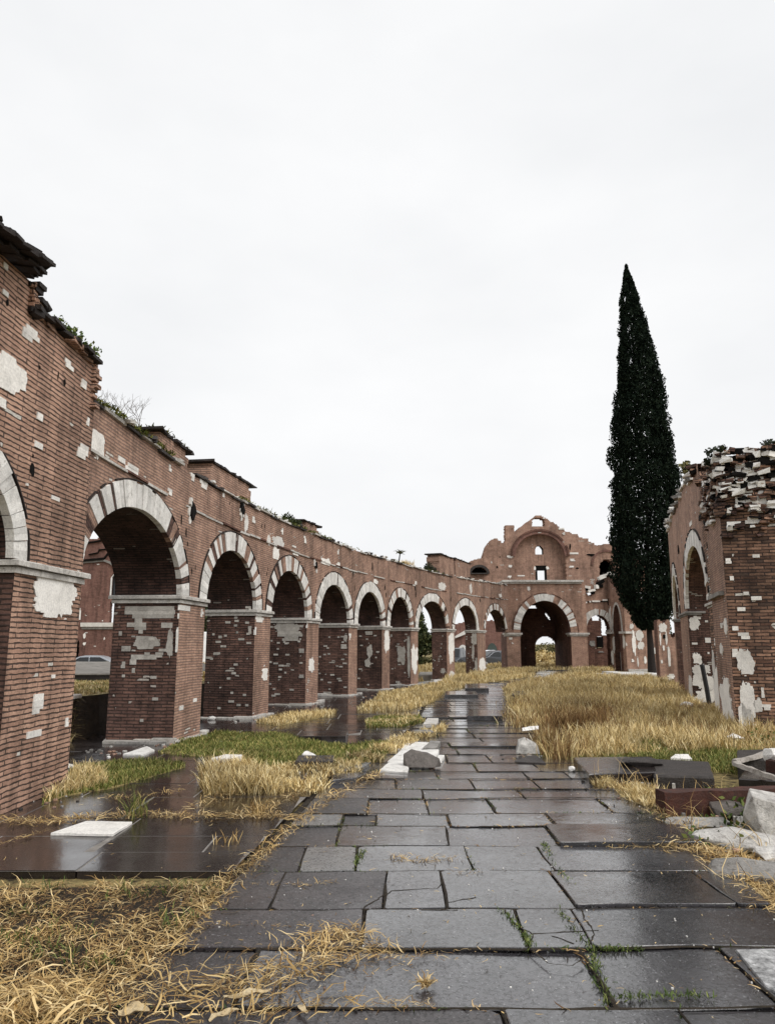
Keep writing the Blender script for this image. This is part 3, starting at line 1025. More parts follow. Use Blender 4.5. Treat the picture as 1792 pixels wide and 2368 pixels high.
# piers with their mouldings and plinths
F_patch = {1: [(68, 1323, 182, 1437), (75, 1605, 100, 1650), (150, 1660, 160, 1680), (78, 1630, 100, 1640), (60, 1690, 95, 1705), (120, 1560, 128, 1568)],
           2: [(408, 1400, 440, 1412), (464, 1408, 470, 1427), (447, 1615, 455, 1623), (414, 1632, 424, 1642), (404, 1418, 414, 1430), (400, 1450, 410, 1510)],
           3: [(604, 1543, 620, 1577), (589, 1422, 610, 1439), (585, 1450, 592, 1468)],
           4: [(713, 1520, 727, 1556), (706, 1440, 712, 1452)], 5: [(806, 1465, 811, 1480)], 6: [(887, 1453, 902, 1512)],
           7: [(950, 1485, 966, 1562)], 8: [(1036, 1458, 1051, 1535), (1037, 1552, 1051, 1573)], 9: [(1107, 1521, 1123, 1556)]}
R_patch = {2: [(276, 1402, 405, 1430), (294, 1430, 340, 1450), (313, 1449, 340, 1465), (305, 1467, 372, 1503), (383, 1453, 404, 1525), (283, 1494, 304, 1506), (304, 1514, 364, 1525),
               (302, 1525, 318, 1537), (282, 1530, 292, 1545), (305, 1545, 313, 1556), (283, 1560, 291, 1566), (372, 1440, 400, 1452), (275, 1460, 282, 1470)],
           3: [(570, 1402, 582, 1412), (572, 1448, 582, 1466), (505, 1470, 513, 1476)],
           4: [(630, 1439, 704, 1462), (640, 1460, 700, 1472), (655, 1470, 690, 1482), (694, 1500, 703, 1510), (694, 1560, 703, 1568)],
           5: [(794, 1468, 804, 1485), (790, 1490, 802, 1500), (743, 1600, 770, 1607)],
           6: [(848, 1490, 862, 1523), (843, 1523, 857, 1543), (846, 1460, 861, 1468)],
           7: [(913, 1493, 938, 1537), (940, 1464, 949, 1566), (911, 1575, 925, 1583)], 8: [(1011, 1545, 1028, 1558)],
           9: [(1078, 1462, 1103, 1493), (1080, 1493, 1091, 1527), (1092, 1520, 1104, 1560)]}
for i, (b, c) in enumerate([p0] + piers):
    o = -.035 if i < 2 else 0.
    m0 = 5 if i < 2 else 0
    T = T_L - o
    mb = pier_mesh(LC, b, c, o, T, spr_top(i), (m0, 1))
    for (x0, y0, x1, y1) in F_patch.get(i, []):
        A = LC.hit(x0, y1, o); B = LC.hit(x1, y0, o); xm = (x0 + x1) / 2
        plates(mb, fF(o), max(A[0], b), min(B[0], c), LC.hit(xm, y1, o)[1], LC.hit(xm, y0, o)[1], 3, seed=x0 + i)
    for (x0, y0, x1, y1) in R_patch.get(i, []):
        A = LC.hit_jamb(b, x0, y1); B = LC.hit_jamb(b, x1, y0)
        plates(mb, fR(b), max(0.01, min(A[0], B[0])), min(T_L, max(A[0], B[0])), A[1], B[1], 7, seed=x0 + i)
    if i >= 2:   # scattered reset white stones on the rough jambs
        for k in range((8 if i == 2 else 26) if i < 6 else 12):
            u = random.uniform(.05, T_L - .1); z = random.uniform(.15, spr[i] - .1)
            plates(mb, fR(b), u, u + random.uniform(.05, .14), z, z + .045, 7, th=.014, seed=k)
    pr = mb.build('pier', BJ, arc)
    if i == 0: continue
    # impost: two courses
    mb = MB()
    z1 = spr_top(i)
    ring_piece(mb, LC, b, c, o, T, .035, z1 - .135, z1 - .07)
    ring_piece(mb, LC, b, c, o, T, .075, z1 - .065, z1 - .005)
    for k in range(5):
        s = random.uniform(b, c); l = random.uniform(.1, .3)
        P = [LC.pt(s, o - .075, 0)[:2], LC.pt(s + l, o - .075, 0)[:2], LC.pt(s + l, o, 0)[:2], LC.pt(s, o, 0)[:2]]
    mb.build('impost', [M['stone_trim']], pr)
    # broken plinth stones round the foot
    mb = MB()
    s = b - .03
    if i == 1:
        segs = []
    while s < c + .05 and i > 1:
        l = random.uniform(.3, .75)
        h = random.uniform(.015, .065)
        if True:
            P = [LC.pt(s, o - random.uniform(.05, .11), 0)[:2], LC.pt(s + l, o - random.uniform(.04, .10), 0)[:2], LC.pt(s + l, o + .06, 0)[:2], LC.pt(s, o + .06, 0)[:2]]
            mb.prism(P, -.08, h, 0, .015)
        s += l + .01
    if i > 1 and mb.f:
        mb.build('plinth', [M['stone_trim']], pr)
    mb = MB()
    u = -.05
    while u < T_L:
        l = random.uniform(.2, .5)
        h = random.uniform(.015, .07) if i != 2 else random.uniform(.05, .10)
        if i > 1:
            P = [LC.pt(b - random.uniform(.04, .09), u, 0)[:2], LC.pt(b - random.uniform(.04, .09), u + l, 0)[:2], LC.pt(b + .05, u + l, 0)[:2], LC.pt(b + .05, u, 0)[:2]]
            mb.prism(P, -.08, h, 0, .015)
        u += l + .01
    if i > 1:
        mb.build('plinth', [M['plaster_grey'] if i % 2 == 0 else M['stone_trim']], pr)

# string course, in broken lengths
mb = MB()
s = S1 + .02
SCM = [M['stone_trim'], M['brick_inner']]
while s < s_end + .6:
    l = random.uniform(.25, 1.1)
    zc = float(np.interp(s, [S1, S1 + 24, S1 + 31, s_end], [3.92, 3.87, 3.98, 4.24])) + .012 * math.sin(s * 3)
    if random.random() < .86:
        o = random.uniform(.018, .045); h = random.uniform(.028, .045)
        q = [LC.pt(s, .02, zc), LC.pt(s + l, .02, zc), LC.pt(s + l, .02, zc + h), LC.pt(s, .02, zc + h)]
        f = [LC.pt(s, -o, zc), LC.pt(s + l, -o, zc), LC.pt(s + l, -o, zc + h), LC.pt(s, -o, zc + h)]
        mb.hexa(q + f, 0 if random.random() < .62 else 1)
    elif mb.f:
        mb.build('string_course', SCM, arc); mb = MB()
    s += l + .004
if mb.f: mb.build('string_course', SCM, arc)

# coping
mb = MB()
s = S1 + .02
while s < s_end + .7:
    l = random.uniform(.3, .8)
    z = zt_L(s + l / 2)
    o = random.uniform(.04, .07)
    h = random.uniform(.022, .04)
    if random.random() < .93:
        q = [LC.pt(s, -o, z + .002), LC.pt(s + l, -o + random.uniform(-.02, .02), z + .002), LC.pt(s + l, T_L, z + .002), LC.pt(s, T_L, z + .002)]
        mb.hexa(q + [(p[0], p[1], p[2] + h + random.uniform(0, .01)) for p in q], 0 if random.random() < .72 else 1)
    s += l + .012
for k in range(170):
    s = random.uniform(S1 + .1, s_end)
    mb.box(LC.pt(s, random.uniform(-.07, .3), zt_L(s) + .055 + random.uniform(-.02, .03)), (random.uniform(.06, .22), random.uniform(.06, .18), random.uniform(.03, .07)), random.uniform(0, 3), random.choice([0, 1, 1, 2]), (random.uniform(-.3, .3), random.uniform(-.3, .3)), .35)
mb.build('coping', [M['stone_trim'], M['stone_dark'], M['plaster']], arc)


def stump(x0, x1, ytop, off0, off1, cap, name='parapet_stump', parent=arc):
    """brick stump standing on the wall head"""
    s0 = LC.hit(x0, ytop + 25, off0)[0]; s1, zt = LC.hit(x1, ytop, off0)
    zt = LC.hit((x0 + x1) / 2, ytop, off0)[1]
    mb = MB()
    zb = zt_L(s0) - .01
    n = max(2, int((zt - zb) / .09))
    for k in range(n):
        za = zb + (zt - zb) * k / n; zc = zb + (zt - zb) * (k + 1) / n
        e = random.uniform(-.02, .05) if k < n - 1 else random.uniform(.05, .2)
        f = random.uniform(-.02, .05) if k < n - 1 else random.uniform(.05, .2)
        q = [LC.pt(s0 + e, off0, za), LC.pt(s1 - f, off0, za), LC.pt(s1 - f, off1, za), LC.pt(s0 + e, off1, za)]
        mb.hexa(q + [(p[0], p[1], zc) for p in q], 0)
    o = mb.build(name, [M['brick'], M['tile_dark']], parent)
    mb = MB()
    if cap:
        s = s0 - .08
        while s < s1 + .02:
            if random.random() < .16: s += .12
            l = random.uniform(.12, .35)
            q = [LC.pt(s, off0 - .06 + random.uniform(-.03, .02), zt + .003), LC.pt(s + l, off0 - .06, zt + .003), LC.pt(s + l, off1 + .08, zt + .003), LC.pt(s, off1 + .08, zt + .003)]
            q = [(p[0] + random.uniform(-.03, .03), p[1] + random.uniform(-.03, .03), p[2]) for p in q]
            mb.hexa(q + [(p[0] + random.uniform(-.02, .02), p[1] + random.uniform(-.02, .02), p[2] + random.uniform(.02, .06)) for p in q], 0)
            s += l + .006
        mb.build('cap_tile', [M['tile_dark']], o)
    return s0, s1, zt


st1 = stump(364, 438, 1022, .06, .7, True)
st2 = stump(486, 582, 1098, .10, .8, True)
st3 = stump(702, 738, 1212, .08, .75, True)
st4 = stump(1016, 1050, 1288, .0, .9, True)
stump(1052, 1086, 1298, .05, .9, True)

# ------------------------------------------------------------------ growth on the arcade
def top_pts(n, s0, s1, off0=-.1, off1=.5, dz=.05):
    s = rng.uniform(s0, s1, n); o = rng.uniform(off0, off1, n)
    return np.array([LC.pt(a, b, zt_L(a) + dz) for a, b in zip(s, o)])


segs = [(S1 + .1, S1 + 3.0, 2600), (S1 + 6.4, S1 + 9, 600), (S1 + 10., S1 + 13.5, 1300), (S1 + 14, S1 + 16, 180), (S1 + 19, S1 + 20.5, 160), (S1 + 23, S1 + 26, 200)]
P = np.concatenate([top_pts(n, a, b) for a, b, n in segs] + [np.array([LC.pt(a, b, st1[2] + .06) for a, b in zip(rng.uniform(st1[0], st1[1], 250), rng.uniform(0, .5, 250))])])
tag(blades('moss', P, rng.uniform(.03, .11, len(P)), rng.uniform(.012, .03, len(P)), .9, .3, M['moss']), 'yellow green moss growing along the arcade coping', 'moss', kind='stuff')

P = np.array([LC.pt(a, b, 5.04) for a, b in zip(rng.uniform(Sc + .5, S1 + .02, 760), rng.uniform(-.1, .12, 760))])
kk = np.array([mnoise.noise(Vector((p[1] * 5, 2, 0))) for p in P]) * .5 + .5
P[:, 2] += rng.uniform(0, .17, len(P)) * (.25 + kk)
tag(leaves('wall_plant', P, .055, M['weed']), 'low leafy green plant on the stepped top of the tall brick end', 'plant')


def bare_shrub(name, base, h, spread, seed, label, mat, r=.012, depth=4, up=.9, lean=(0, 0)):
    rr = random.Random(seed)
    mb = MB()

    def grow(p, d, l, r, k):
        pts = [p]
        q = Vector(p)
        dd = Vector(d)
        for i in range(3):
            dd = (dd + Vector((rr.uniform(-.18, .18), rr.uniform(-.18, .18), rr.uniform(-.05, .14)))).normalized()
            q = q + dd * l / 3
            pts.append(q.copy())
        mb.tube(pts, r, r * .6, 4)
        if k == 0: return
        for j in range(rr.choice([2, 3, 3])):
            a = dd.orthogonal().normalized(); a.rotate(Matrix.Rotation(rr.uniform(0, 6.28), 3, dd))
            nd = (dd + a * spread * rr.uniform(.5, 1.1)).normalized()
            grow(pts[rr.choice([2, 3, 3])], nd, l * rr.uniform(.6, .85), r * .6, k - 1)
    for j in range(3):
        grow(Vector(base), Vector((rr.uniform(-.5, .5) + lean[0], rr.uniform(-.5, .5) + lean[1], up)).normalized(), h * .38, r, depth - 1)
    return tag(mb.build(name, mat), label, 'shrub')


r_ = LC.hit(300, 1000, .45)
bare_shrub('bare_shrub', LC.pt(r_[0], .45, zt_L(r_[0])), .95, .75, 5, 'leafless grey shrub growing on the wall top beside the tall brick end', M['twig'], .013, 5)
r_ = LC.hit(345, 1030, .5)
bare_shrub('bare_shrub', LC.pt(r_[0], .5, zt_L(r_[0])), .42, .8, 8, 'small dry twig tuft on the wall before the mossy brick stump', M['twig'], .009, 3, .6)


def tuft(name, x, y, off, n, h, label, mat, wd=.02, spread=.2, cat='plant'):
    s, z = LC.hit(x, y, off)
    b = LC.pt(s, off, zt_L(s) + .03)
    P = np.array(b) + rng.normal(0, 1, (n, 3)) * np.array([spread, spread, .02])
    return tag(blades(name, P, rng.uniform(.6, 1.1, n) * h, np.full(n, wd), 1.1, .6, mat), label, cat)


tuft('wall_plant', 604, 1180, .3, 60, .24, 'pale spiky green tuft beyond the wide capped stump on the wall', M['bush_olive'], .03, .08)


def bush_on(name, x, y, off, r, n, label, mat, sz=.05):
    s, z = LC.hit(x, y, off)
    c = LC.pt(s, off, z)
    P = blob_pts([(c[0], c[1], c[2], r * .6, r * .7, r * .55), (c[0] + r * .4, c[1] + r * .6, c[2] - r * .2, r * .6, r * .6, r * .4), (c[0] - r * .2, c[1] - r * .6, c[2] - r * .25, r * .5, r * .6, r * .35)], n, .2)
    return tag(leaves(name, P, sz, mat, up=.6, asp=.4), label, 'shrub')


bush_on('small_shrub', 667, 1203, .3, .34, 700, 'dark green bushy shrub on the arcade top before the small capped stump', M['bush'], .09)
bush_on('small_shrub', 641, 1203, .35, .2, 260, 'low olive green shrub next to the dark bushy one on the arcade', M['bush_olive'], .07)
# small palm-like plant on the wall head
s, z = LC.hit(920, 1302, .3)
mb = MB()
b = np.array(LC.pt(s, .3, zt_L(s)))
mb.tube([b, b + np.array([.05, 0, .22]), b + np.array([.08, .02, .44])], .028, .022, 6)
sp = mb.build('palm_plant', M['bark'])
tag(sp, 'small palm-like plant with a thin stem standing on the arcade', 'plant')
n = 46
blades('frond', np.tile(b + np.array([.08, .02, .44]), (n, 1)), rng.uniform(.25, .4, n), np.full(n, .035), .9, -.35, M['bush_olive'], sp)
tuft('dry_tuft', 938, 1310, .3, 160, .34, 'yellow dry grass tuft beside the palm-like plant on the arcade', M['dry'], .02, .11, 'grass')
bush_on('small_shrub', 991, 1312, .3, .34, 500, 'round blackish shrub beside the big broken brick stump', M['ivy'], .1)

# ================================================================== gatehouse at the end of the court
YG = 46.3
XG0, XG1 = at(1172, 1500, YG)[0], at(1359, 1500, YG)[0]
wG = XG1 - XG0
GC = Curve([(XG0, YG), (XG1, YG)], 1, straight=True)
u_of = lambda px, py=1450: at(px, py, YG)[0] - XG0
z_of = lambda px, py, Y=YG: at(px, py, Y)[1]
gate = thing('brick_gatehouse', (XG0 + wG / 2, YG, 0), 'tall brick gatehouse with a deep dark archway and rounded gable', 'gatehouse')
GM = [M['brick_far'], M['brick_inner'], M['brick_inner'], M['plaster'], M['black_and_shade'], M['brick_far'], M['stone_trim']]
a0, a1 = u_of(1202), u_of(1319)
zsp = z_of(1202, 1463); zap = z_of(1261, 1389); zco = z_of(1261, 1350)
TG = 4.6
mb = MB()
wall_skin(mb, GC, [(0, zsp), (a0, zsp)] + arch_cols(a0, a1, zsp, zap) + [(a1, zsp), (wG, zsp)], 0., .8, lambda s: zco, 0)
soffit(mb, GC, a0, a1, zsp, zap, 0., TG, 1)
end_cap(mb, GC, 0, 0, .8, zsp, zco, 0); end_cap(mb, GC, wG, 0, .8, zsp, zco, 0)
fG = lambda u, z, o: GC.pt(u, -o, z)
for (x0, y0, x1, y1) in [(1221, 1356, 1229, 1366), (1176, 1474, 1184, 1479), (1195, 1385, 1198, 1388), (1182, 1485, 1186, 1489)]:
    plates(mb, fG, u_of(x0), u_of(x1), z_of(x0, y1), z_of(x0, y0), 3, seed=x0)
mb.build('front_wall', GM, gate)
for (b, c) in ((0, a0), (a1, wG)):
    mb = pier_mesh(GC, b, c, 0., .8, zsp, (0, 1))
    pr = mb.build('pier', GM, gate)
    mb = MB()
    ring_piece(mb, GC, b + (.0 if b else .0), c, 0., .8, .05, zsp - .22, zsp - .12)
    ring_piece(mb, GC, b, c, 0., .8, .12, zsp - .12, zsp - .01)
    mb.build('impost', [M['stone_trim']], pr)
mb = MB()
archivolt(mb, GC, a0, a1, zsp, zap, 0., "bwwbwwwwwbbwbbbbwwwwwwbbbwwbwwbwwbwwbb", .42, .03)
hood(mb, GC, a0, a1, zsp, zap, 0., .44, .50, .05, 2, .3)
mb.build('archivolt', [M['stone_white'], M['brick_far'], M['brick_inner']], gate)
mb = MB()
ring_piece(mb, GC, 0, wG - .33, 0., 3.2, .10, zco + .003, zco + .10)
ring_piece(mb, GC, 0, wG - .33, 0., 3.2, .20, zco + .10, zco + .22)
mb.build('cornice', [M['stone_trim']], gate)
# passage walls behind the piers, back wall with its own arch
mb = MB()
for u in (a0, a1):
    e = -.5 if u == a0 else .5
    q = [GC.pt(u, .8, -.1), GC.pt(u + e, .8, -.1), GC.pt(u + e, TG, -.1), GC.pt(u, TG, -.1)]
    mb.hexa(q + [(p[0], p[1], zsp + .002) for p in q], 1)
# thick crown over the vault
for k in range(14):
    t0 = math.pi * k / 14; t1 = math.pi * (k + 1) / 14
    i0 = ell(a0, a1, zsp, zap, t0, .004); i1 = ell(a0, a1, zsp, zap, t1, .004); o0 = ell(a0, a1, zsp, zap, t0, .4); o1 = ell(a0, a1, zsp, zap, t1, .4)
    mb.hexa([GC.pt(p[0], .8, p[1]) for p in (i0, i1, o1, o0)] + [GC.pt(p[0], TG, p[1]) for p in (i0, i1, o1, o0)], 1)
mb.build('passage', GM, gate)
YB = YG + TG
ub = lambda px, py=1500: at(px, py, YB)[0] - XG0
b0, b1 = ub(1235), ub(1284)
zb_top = at(1260, 1471, YB)[1]; zb_sp = at(1260, 1495, YB)[1]
bm_ = (b0 + b1) / 2
zl = at(1260, 1404, YB)[1]


def back_mask(u, z):
    if z < zb_sp and b0 < u < b1: return False
    if ((u - bm_) / ((b1 - b0) / 2)) ** 2 + ((z - zb_sp) / (zb_top - zb_sp)) ** 2 < 1 and z >= zb_sp: return False
    am = (a0 + a1) / 2
    e = ((u - am) / ((a1 - a0) / 2)) ** 2 + (max(0, z - zsp) / (zap - zsp)) ** 2
        # two slits of sky left under the crown of the vault
    if .76 < e < .97 and z > zsp + .9:
        if ub(1222) < u < ub(1243) or ub(1261) < u < ub(1289): return False
    return True


mb = MB()
raster(mb, plane_fn(XG0, YB - .35, 1, 0, 0, 1), a0 - .4, a1 + .4, -.1, zap + .35, back_mask, .07, .5, .03, 1)
mb.build('back_wall', GM, gate)
mb = MB()
BC = Curve([(XG0, YB - .35), (XG1, YB - .35)], 1, straight=True)
archivolt(mb, BC, b0, b1, zb_sp, zb_top, 0., "b" * 16, .14, .03)
mb.build('archivolt', [M['stone_white'], M['brick_inner'], M['brick_inner']], gate)
# upper storey, set back over the passage
YU = YG + 3.0
c4 = lambda x, y: (900 + x / 2.536, 1150 + y / 2.536)
def up(x, y):
    X, Z = at(*c4(x, y), YU)
    return X - XG0, Z
sky_L = [up(*p) for p in [(470, 377), (500, 366), (545, 355), (552, 325), (565, 293), (578, 270), (590, 256), (607, 246), (625, 239), (640, 252), (655, 252), (660, 272), (680, 262), (681, 165), (731, 162), (733, 206), (760, 180), (785, 163),
                            (815, 142), (840, 124), (860, 108), (875, 104), (900, 114), (925, 126), (945, 142), (965, 148), (985, 166), (1003, 182), (1025, 188), (1030, 204), (1062, 205), (1075, 216), (1100, 218), (1112, 231), (1140, 242), (1164, 239), (1170, 262),
                            (1195, 266), (1203, 277), (1222, 286), (1228, 277), (1310, 276), (1350, 283), (1390, 300), (1420, 330), (1470, 345), (1500, 380)]]
nc = up(882, 345); nrx = (up(1038, 345)[0] - up(732, 345)[0]) / 2; nz = up(882, 345)[1]; nry = up(882, 207)[1] - nz
zb_u = zco - .3
oc = up(874, 143); orx = (up(910, 143)[0] - up(838, 143)[0]) / 2; orz = oc[1] - up(874, 168)[1]
aw = up(1274, 405); awx = (up(1318, 400)[0] - up(1230, 400)[0]) / 2; aw0 = up(1274, 455)[1]; awt = up(1274, 362)[1]
rt = up(527, 440); rtx = (up(576, 440)[0] - up(480, 440)[0]) / 2; rt0 = up(527, 447)[1]; rtt = up(527, 408)[1]


def up_mask(u, z):
    if z > top_line(sky_L, u): return False
    if abs(u - nc[0]) < nrx and z < nz: return False
    if z >= nz and ((u - nc[0]) / nrx) ** 2 + ((z - nz) / nry) ** 2 < 1: return False
    if abs(u - oc[0]) < orx and -orz < z - oc[1] < orz * (1 - .5 * ((u - oc[0]) / orx) ** 2): return False
    if abs(u - aw[0]) < awx and aw0 < z < awt - .5 * awx * ((u - aw[0]) / awx) ** 2 * 1.6: return False
    if abs(u - rt[0]) < rtx and rt0 < z < rt0 + (rtt - rt0) * math.sqrt(max(0, 1 - ((u - rt[0]) / rtx) ** 2)): return False
    return True


mb = MB()
raster(mb, plane_fn(XG0, YU, 1, 0, 0, 1), sky_L[0][0], sky_L[-1][0], zb_u, up(874, 100)[1], up_mask, .075, .7, .035, 0, 0, .03)
fU = lambda u, z, o: (XG0 + u, YU - o, z)
for (x0, y0, x1, y1) in [(690, 342, 728, 357), (695, 395, 720, 413), (692, 460, 721, 475), (1052, 402, 1078, 412), (1060, 360, 1092, 375), (1050, 324, 1105, 334), (985, 180, 1025, 190), (1012, 205, 1030, 220), (900, 118, 912, 126), (596, 375, 604, 388)]:
    A = up(x0, y1); B = up(x1, y0)
    plates(mb, fU, A[0], B[0], A[1], B[1], 3, th=.04, seed=x0)
for i, (x, y, w_, h_) in enumerate([(1180, 338, .75, .2), (1100, 415, .3, .12), (632, 410, .12, .18), (1058, 290, .12, .5), (648, 350, .15, .1)]):
    A = up(x, y)
    blot(mb, fU, A[0], A[1], w_, h_, 4, .03, seed=i + 3)
mb.build('upper_wall', GM, gate)
# niche back with two openings
w1 = [up(864, 330), up(908, 276)]; w2 = [up(866, 495), up(928, 397)]


def niche_mask(u, z):
    cu = (w1[0][0] + w1[1][0]) / 2; hw = (w1[1][0] - w1[0][0]) / 2
    if abs(u - cu) < hw and w1[0][1] < z < w1[1][1] - .25 * ((u - cu) / hw) ** 2: return False
    if w2[0][0] < u < w2[1][0] and w2[0][1] < z < w2[1][1]: return False
    return True


mb = MB()
raster(mb, plane_fn(XG0, YU + .45, 1, 0, 0, 1), nc[0] - nrx - .2, nc[0] + nrx + .2, zb_u, nz + nry + .15, niche_mask, .075, .5, .03, 0, 4, 0.)
fN = lambda u, z, o: (XG0 + u, YU + .45 - o, z)
for (x0, y0, x1, y1) in [(758, 453, 800, 460), (925, 402, 945, 420), (855, 400, 866, 425), (848, 490, 866, 497), (940, 215, 948, 222)]:
    A = up(x0, y1); B = up(x1, y0)
    plates(mb, fN, A[0], B[0], A[1], B[1], 3, th=.03, seed=x0)
nb = mb.build('niche', GM, gate)
mb = MB()   # dark frame in the lower opening
for (ua, ub_, za, zb) in ((w2[0][0] + .0, w2[0][0] + .13, w2[0][1], w2[1][1] - .3), (w2[0][0], w2[1][0], w2[1][1] - .30, w2[1][1]), (w2[1][0] - .07, w2[1][0], w2[0][1], w2[1][1] - .3)):
    mb.hexa([fN(ua, za, .015), fN(ub_, za, .015), fN(ub_, za, -.4), fN(ua, za, -.4), fN(ua, zb, .015), fN(ub_, zb, .015), fN(ub_, zb, -.4), fN(ua, zb, -.4)], 0)
mb.build('window_frame', [M['black_and_shade']], nb)
UC = Curve([(XG0, YU), (XG1, YU)], 1, straight=True)
mb = MB()
for k in range(30):
    t0 = math.pi * k / 30; t1 = math.pi * (k + 1) / 30
    for (e0, e1, o, m) in ((-.10, .10, .10, 0), (.10, .22, .16, 1)):
        if m == 1 and k in (4, 5): continue
        q = [(nc[0] + (nrx + e) * math.cos(t), nz + (nry + e) * math.sin(t)) for t, e in ((t0, e0), (t1, e0), (t1, e1), (t0, e1))]
        mb.hexa([UC.pt(p[0], .15, p[1]) for p in q] + [UC.pt(p[0], -o, p[1]) for p in q], m)
mb.build('niche_moulding', [M['brick_back'], M['brick_inner']], gate)
mb = MB()
for k in range(16):
    t0 = math.pi * (k / 16); t1 = math.pi * (k + 1) / 16
    q = [(aw[0] + (awx + e) * math.cos(t), awt - awx * .8 + (awx * .95 + e) * math.sin(t)) for t, e in ((t0, .42), (t1, .42), (t1, .55), (t0, .55))]
    mb.hexa([UC.pt(p[0], .1, p[1]) for p in q] + [UC.pt(p[0], -.07, p[1]) for p in q], 0)
mb.build('window_hood', [M['brick_back']], gate)
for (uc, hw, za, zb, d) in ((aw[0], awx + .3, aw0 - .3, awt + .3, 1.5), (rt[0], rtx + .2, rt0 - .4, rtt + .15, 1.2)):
    mb = MB()   # chambers behind the arched window and low lunette, shade painted as black
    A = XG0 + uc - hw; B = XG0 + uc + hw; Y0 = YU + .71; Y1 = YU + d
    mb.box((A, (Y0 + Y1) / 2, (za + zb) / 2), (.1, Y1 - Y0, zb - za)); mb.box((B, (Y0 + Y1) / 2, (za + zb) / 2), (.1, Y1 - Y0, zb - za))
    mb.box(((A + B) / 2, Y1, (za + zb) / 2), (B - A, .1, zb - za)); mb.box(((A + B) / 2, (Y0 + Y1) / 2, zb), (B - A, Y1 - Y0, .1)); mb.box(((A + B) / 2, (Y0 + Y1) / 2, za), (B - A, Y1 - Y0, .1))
    mb.build('chamber', [M['black_and_shade']], gate)
mb = MB()
A = up(527, 447)
mb.box((XG0 + A[0], YU - .1, A[1] - .02), (rtx * 2.1, .3, .08))
n_ = 14
for k in range(n_):
    t0 = math.pi * k / n_; t1 = math.pi * (k + 1) / n_
    q = [(rt[0] + (rtx + e) * math.cos(t), rt0 + (rtt - rt0 + e) * math.sin(t)) for t, e in ((t0, -.02), (t1, -.02), (t1, .14), (t0, .14))]
    mb.hexa([UC.pt(p[0], .1, p[1]) for p in q] + [UC.pt(p[0], -.08, p[1]) for p in q], 0)
mb.build('lunette_hood', [M['stone_dark']], gate)

# ================================================================== side wall right of the gatehouse
YS = 46.9
XS0 = XG1 - .1
sw = thing('arched_side_wall', (XS0 + 1.5, YS, 0), 'broken brick wall with one white ringed arch beside the gatehouse', 'wall')
us = lambda px, py=1450: at(px, py, YS)[0] - XS0
def sp_(x, y):
    X, Z = at(*c4(x, y), YS)
    return X - XS0, Z
s0, s1 = sp_(1156, 780)[0], sp_(1293, 780)[0]
sz0 = sp_(1156, 775)[1]; sza = sp_(1225, 690)[1]
SCV = Curve([(XS0, YS), (XS0 + 4., YS)], 1, straight=True)
top_S = [sp_(*p) for p in [(1105, 548), (1150, 556), (1170, 575), (1195, 572), (1205, 545), (1228, 530), (1232, 490), (1242, 470), (1262, 452), (1300, 446), (1345, 442), (1400, 470)]]
sm = (s0 + s1) / 2


def side_mask(u, z):
    if z > top_line(top_S, u): return False
    if z < sz0 and s0 < u < s1: return False
    if z >= sz0 and ((u - sm) / ((s1 - s0) / 2)) ** 2 + ((z - sz0) / (sza - sz0)) ** 2 < 1: return False
    return True


mb = MB()
raster(mb, plane_fn(XS0, YS, 1, 0, 0, 1), 0, sp_(1318, 700)[0], -.1, 6.6, side_mask, .075, .8, .03, 0, 1)
fS = lambda u, z, o: (XS0 + u, YS - o, z)
for k, (x, y) in enumerate([(1150, 540), (1165, 552), (1180, 548), (1190, 560), (1160, 530), (1212, 525), (1235, 500), (1243, 470), (1255, 458), (1270, 455), (1285, 450), (1298, 452), (1232, 520)]):
    A = sp_(x, y)
    mb.box((XS0 + A[0], YS - .05, A[1]), (random.uniform(.18, .5), .3, random.uniform(.10, .26)), random.uniform(-.3, .3), 3 if k % 3 else 4, (0, random.uniform(-.5, .5)))
for k, (x, y, l) in enumerate([(1148, 617, .2), (1175, 612, .1), (1210, 610, .5), (1262, 603, .3)]):
    A = sp_(x, y)
    mb.box((XS0 + A[0], YS - .02, A[1]), (l, .12, .1), 0, 3)
A = sp_(1205, 612); mb.box((XS0 + A[0], YS - .015, A[1]), (2.6, .06, .06), 0, 4, (0, -.02))
blot(mb, fS, *sp_(1290, 612), .4, .5, 4, .05, 9)
mb.build('wall', GM, sw)
mb = MB()
archivolt(mb, SCV, s0, s1, sz0, sza, 0., "wwwwwwwwwwwwbwwwbwwwbwww", .38, .03)
mb.build('archivolt', [M['stone_white'], M['brick_far'], M['brick_inner']], sw)
mb = MB()
for (x0, x1) in ((1070, 1158), (1288, 1330)):
    A = sp_(x0, 788); B = sp_(x1, 775)
    if x0 < 1100: continue
    mb.box((XS0 + (A[0] + B[0]) / 2, YS + .3, (A[1] + B[1]) / 2), (B[0] - A[0], .9, .12))
mb.build('impost', [M['stone_trim']], sw)
mb = MB()   # room behind the arch
x0_, x1_ = XS0 + s0 - .5, XS0 + s1 + .25
Yb = YS + 3.2
ur = lambda x, y: at(*c4(x, y), Yb)
ws = ur(1222, 880), ur(1250, 818)
def room_mask(u, z):
    X = x0_ + u
    if ws[0][0] < X < ws[1][0] and ws[0][1] < z < ws[1][1]: return False
    g1 = ur(1213, 715); g2 = ur(1272, 745)
    if abs(X - g1[0]) < .28 and g1[1] - .1 < z < g1[1] + .5: return False
    if abs(X - g2[0]) < .36 and g2[1] - .75 < z < g2[1] + .6: return False
    return True
raster(mb, plane_fn(x0_, Yb, 1, 0, 0, 1), 0, x1_ - x0_ + .6, -.1, 4.6, room_mask, .075, .4, .03, 0)
mb.box((x0_, YS + 2., 2.2), (.2, 2.4, 4.4), 0, 0)
fRm = lambda u, z, o: (u, Yb - o, z)
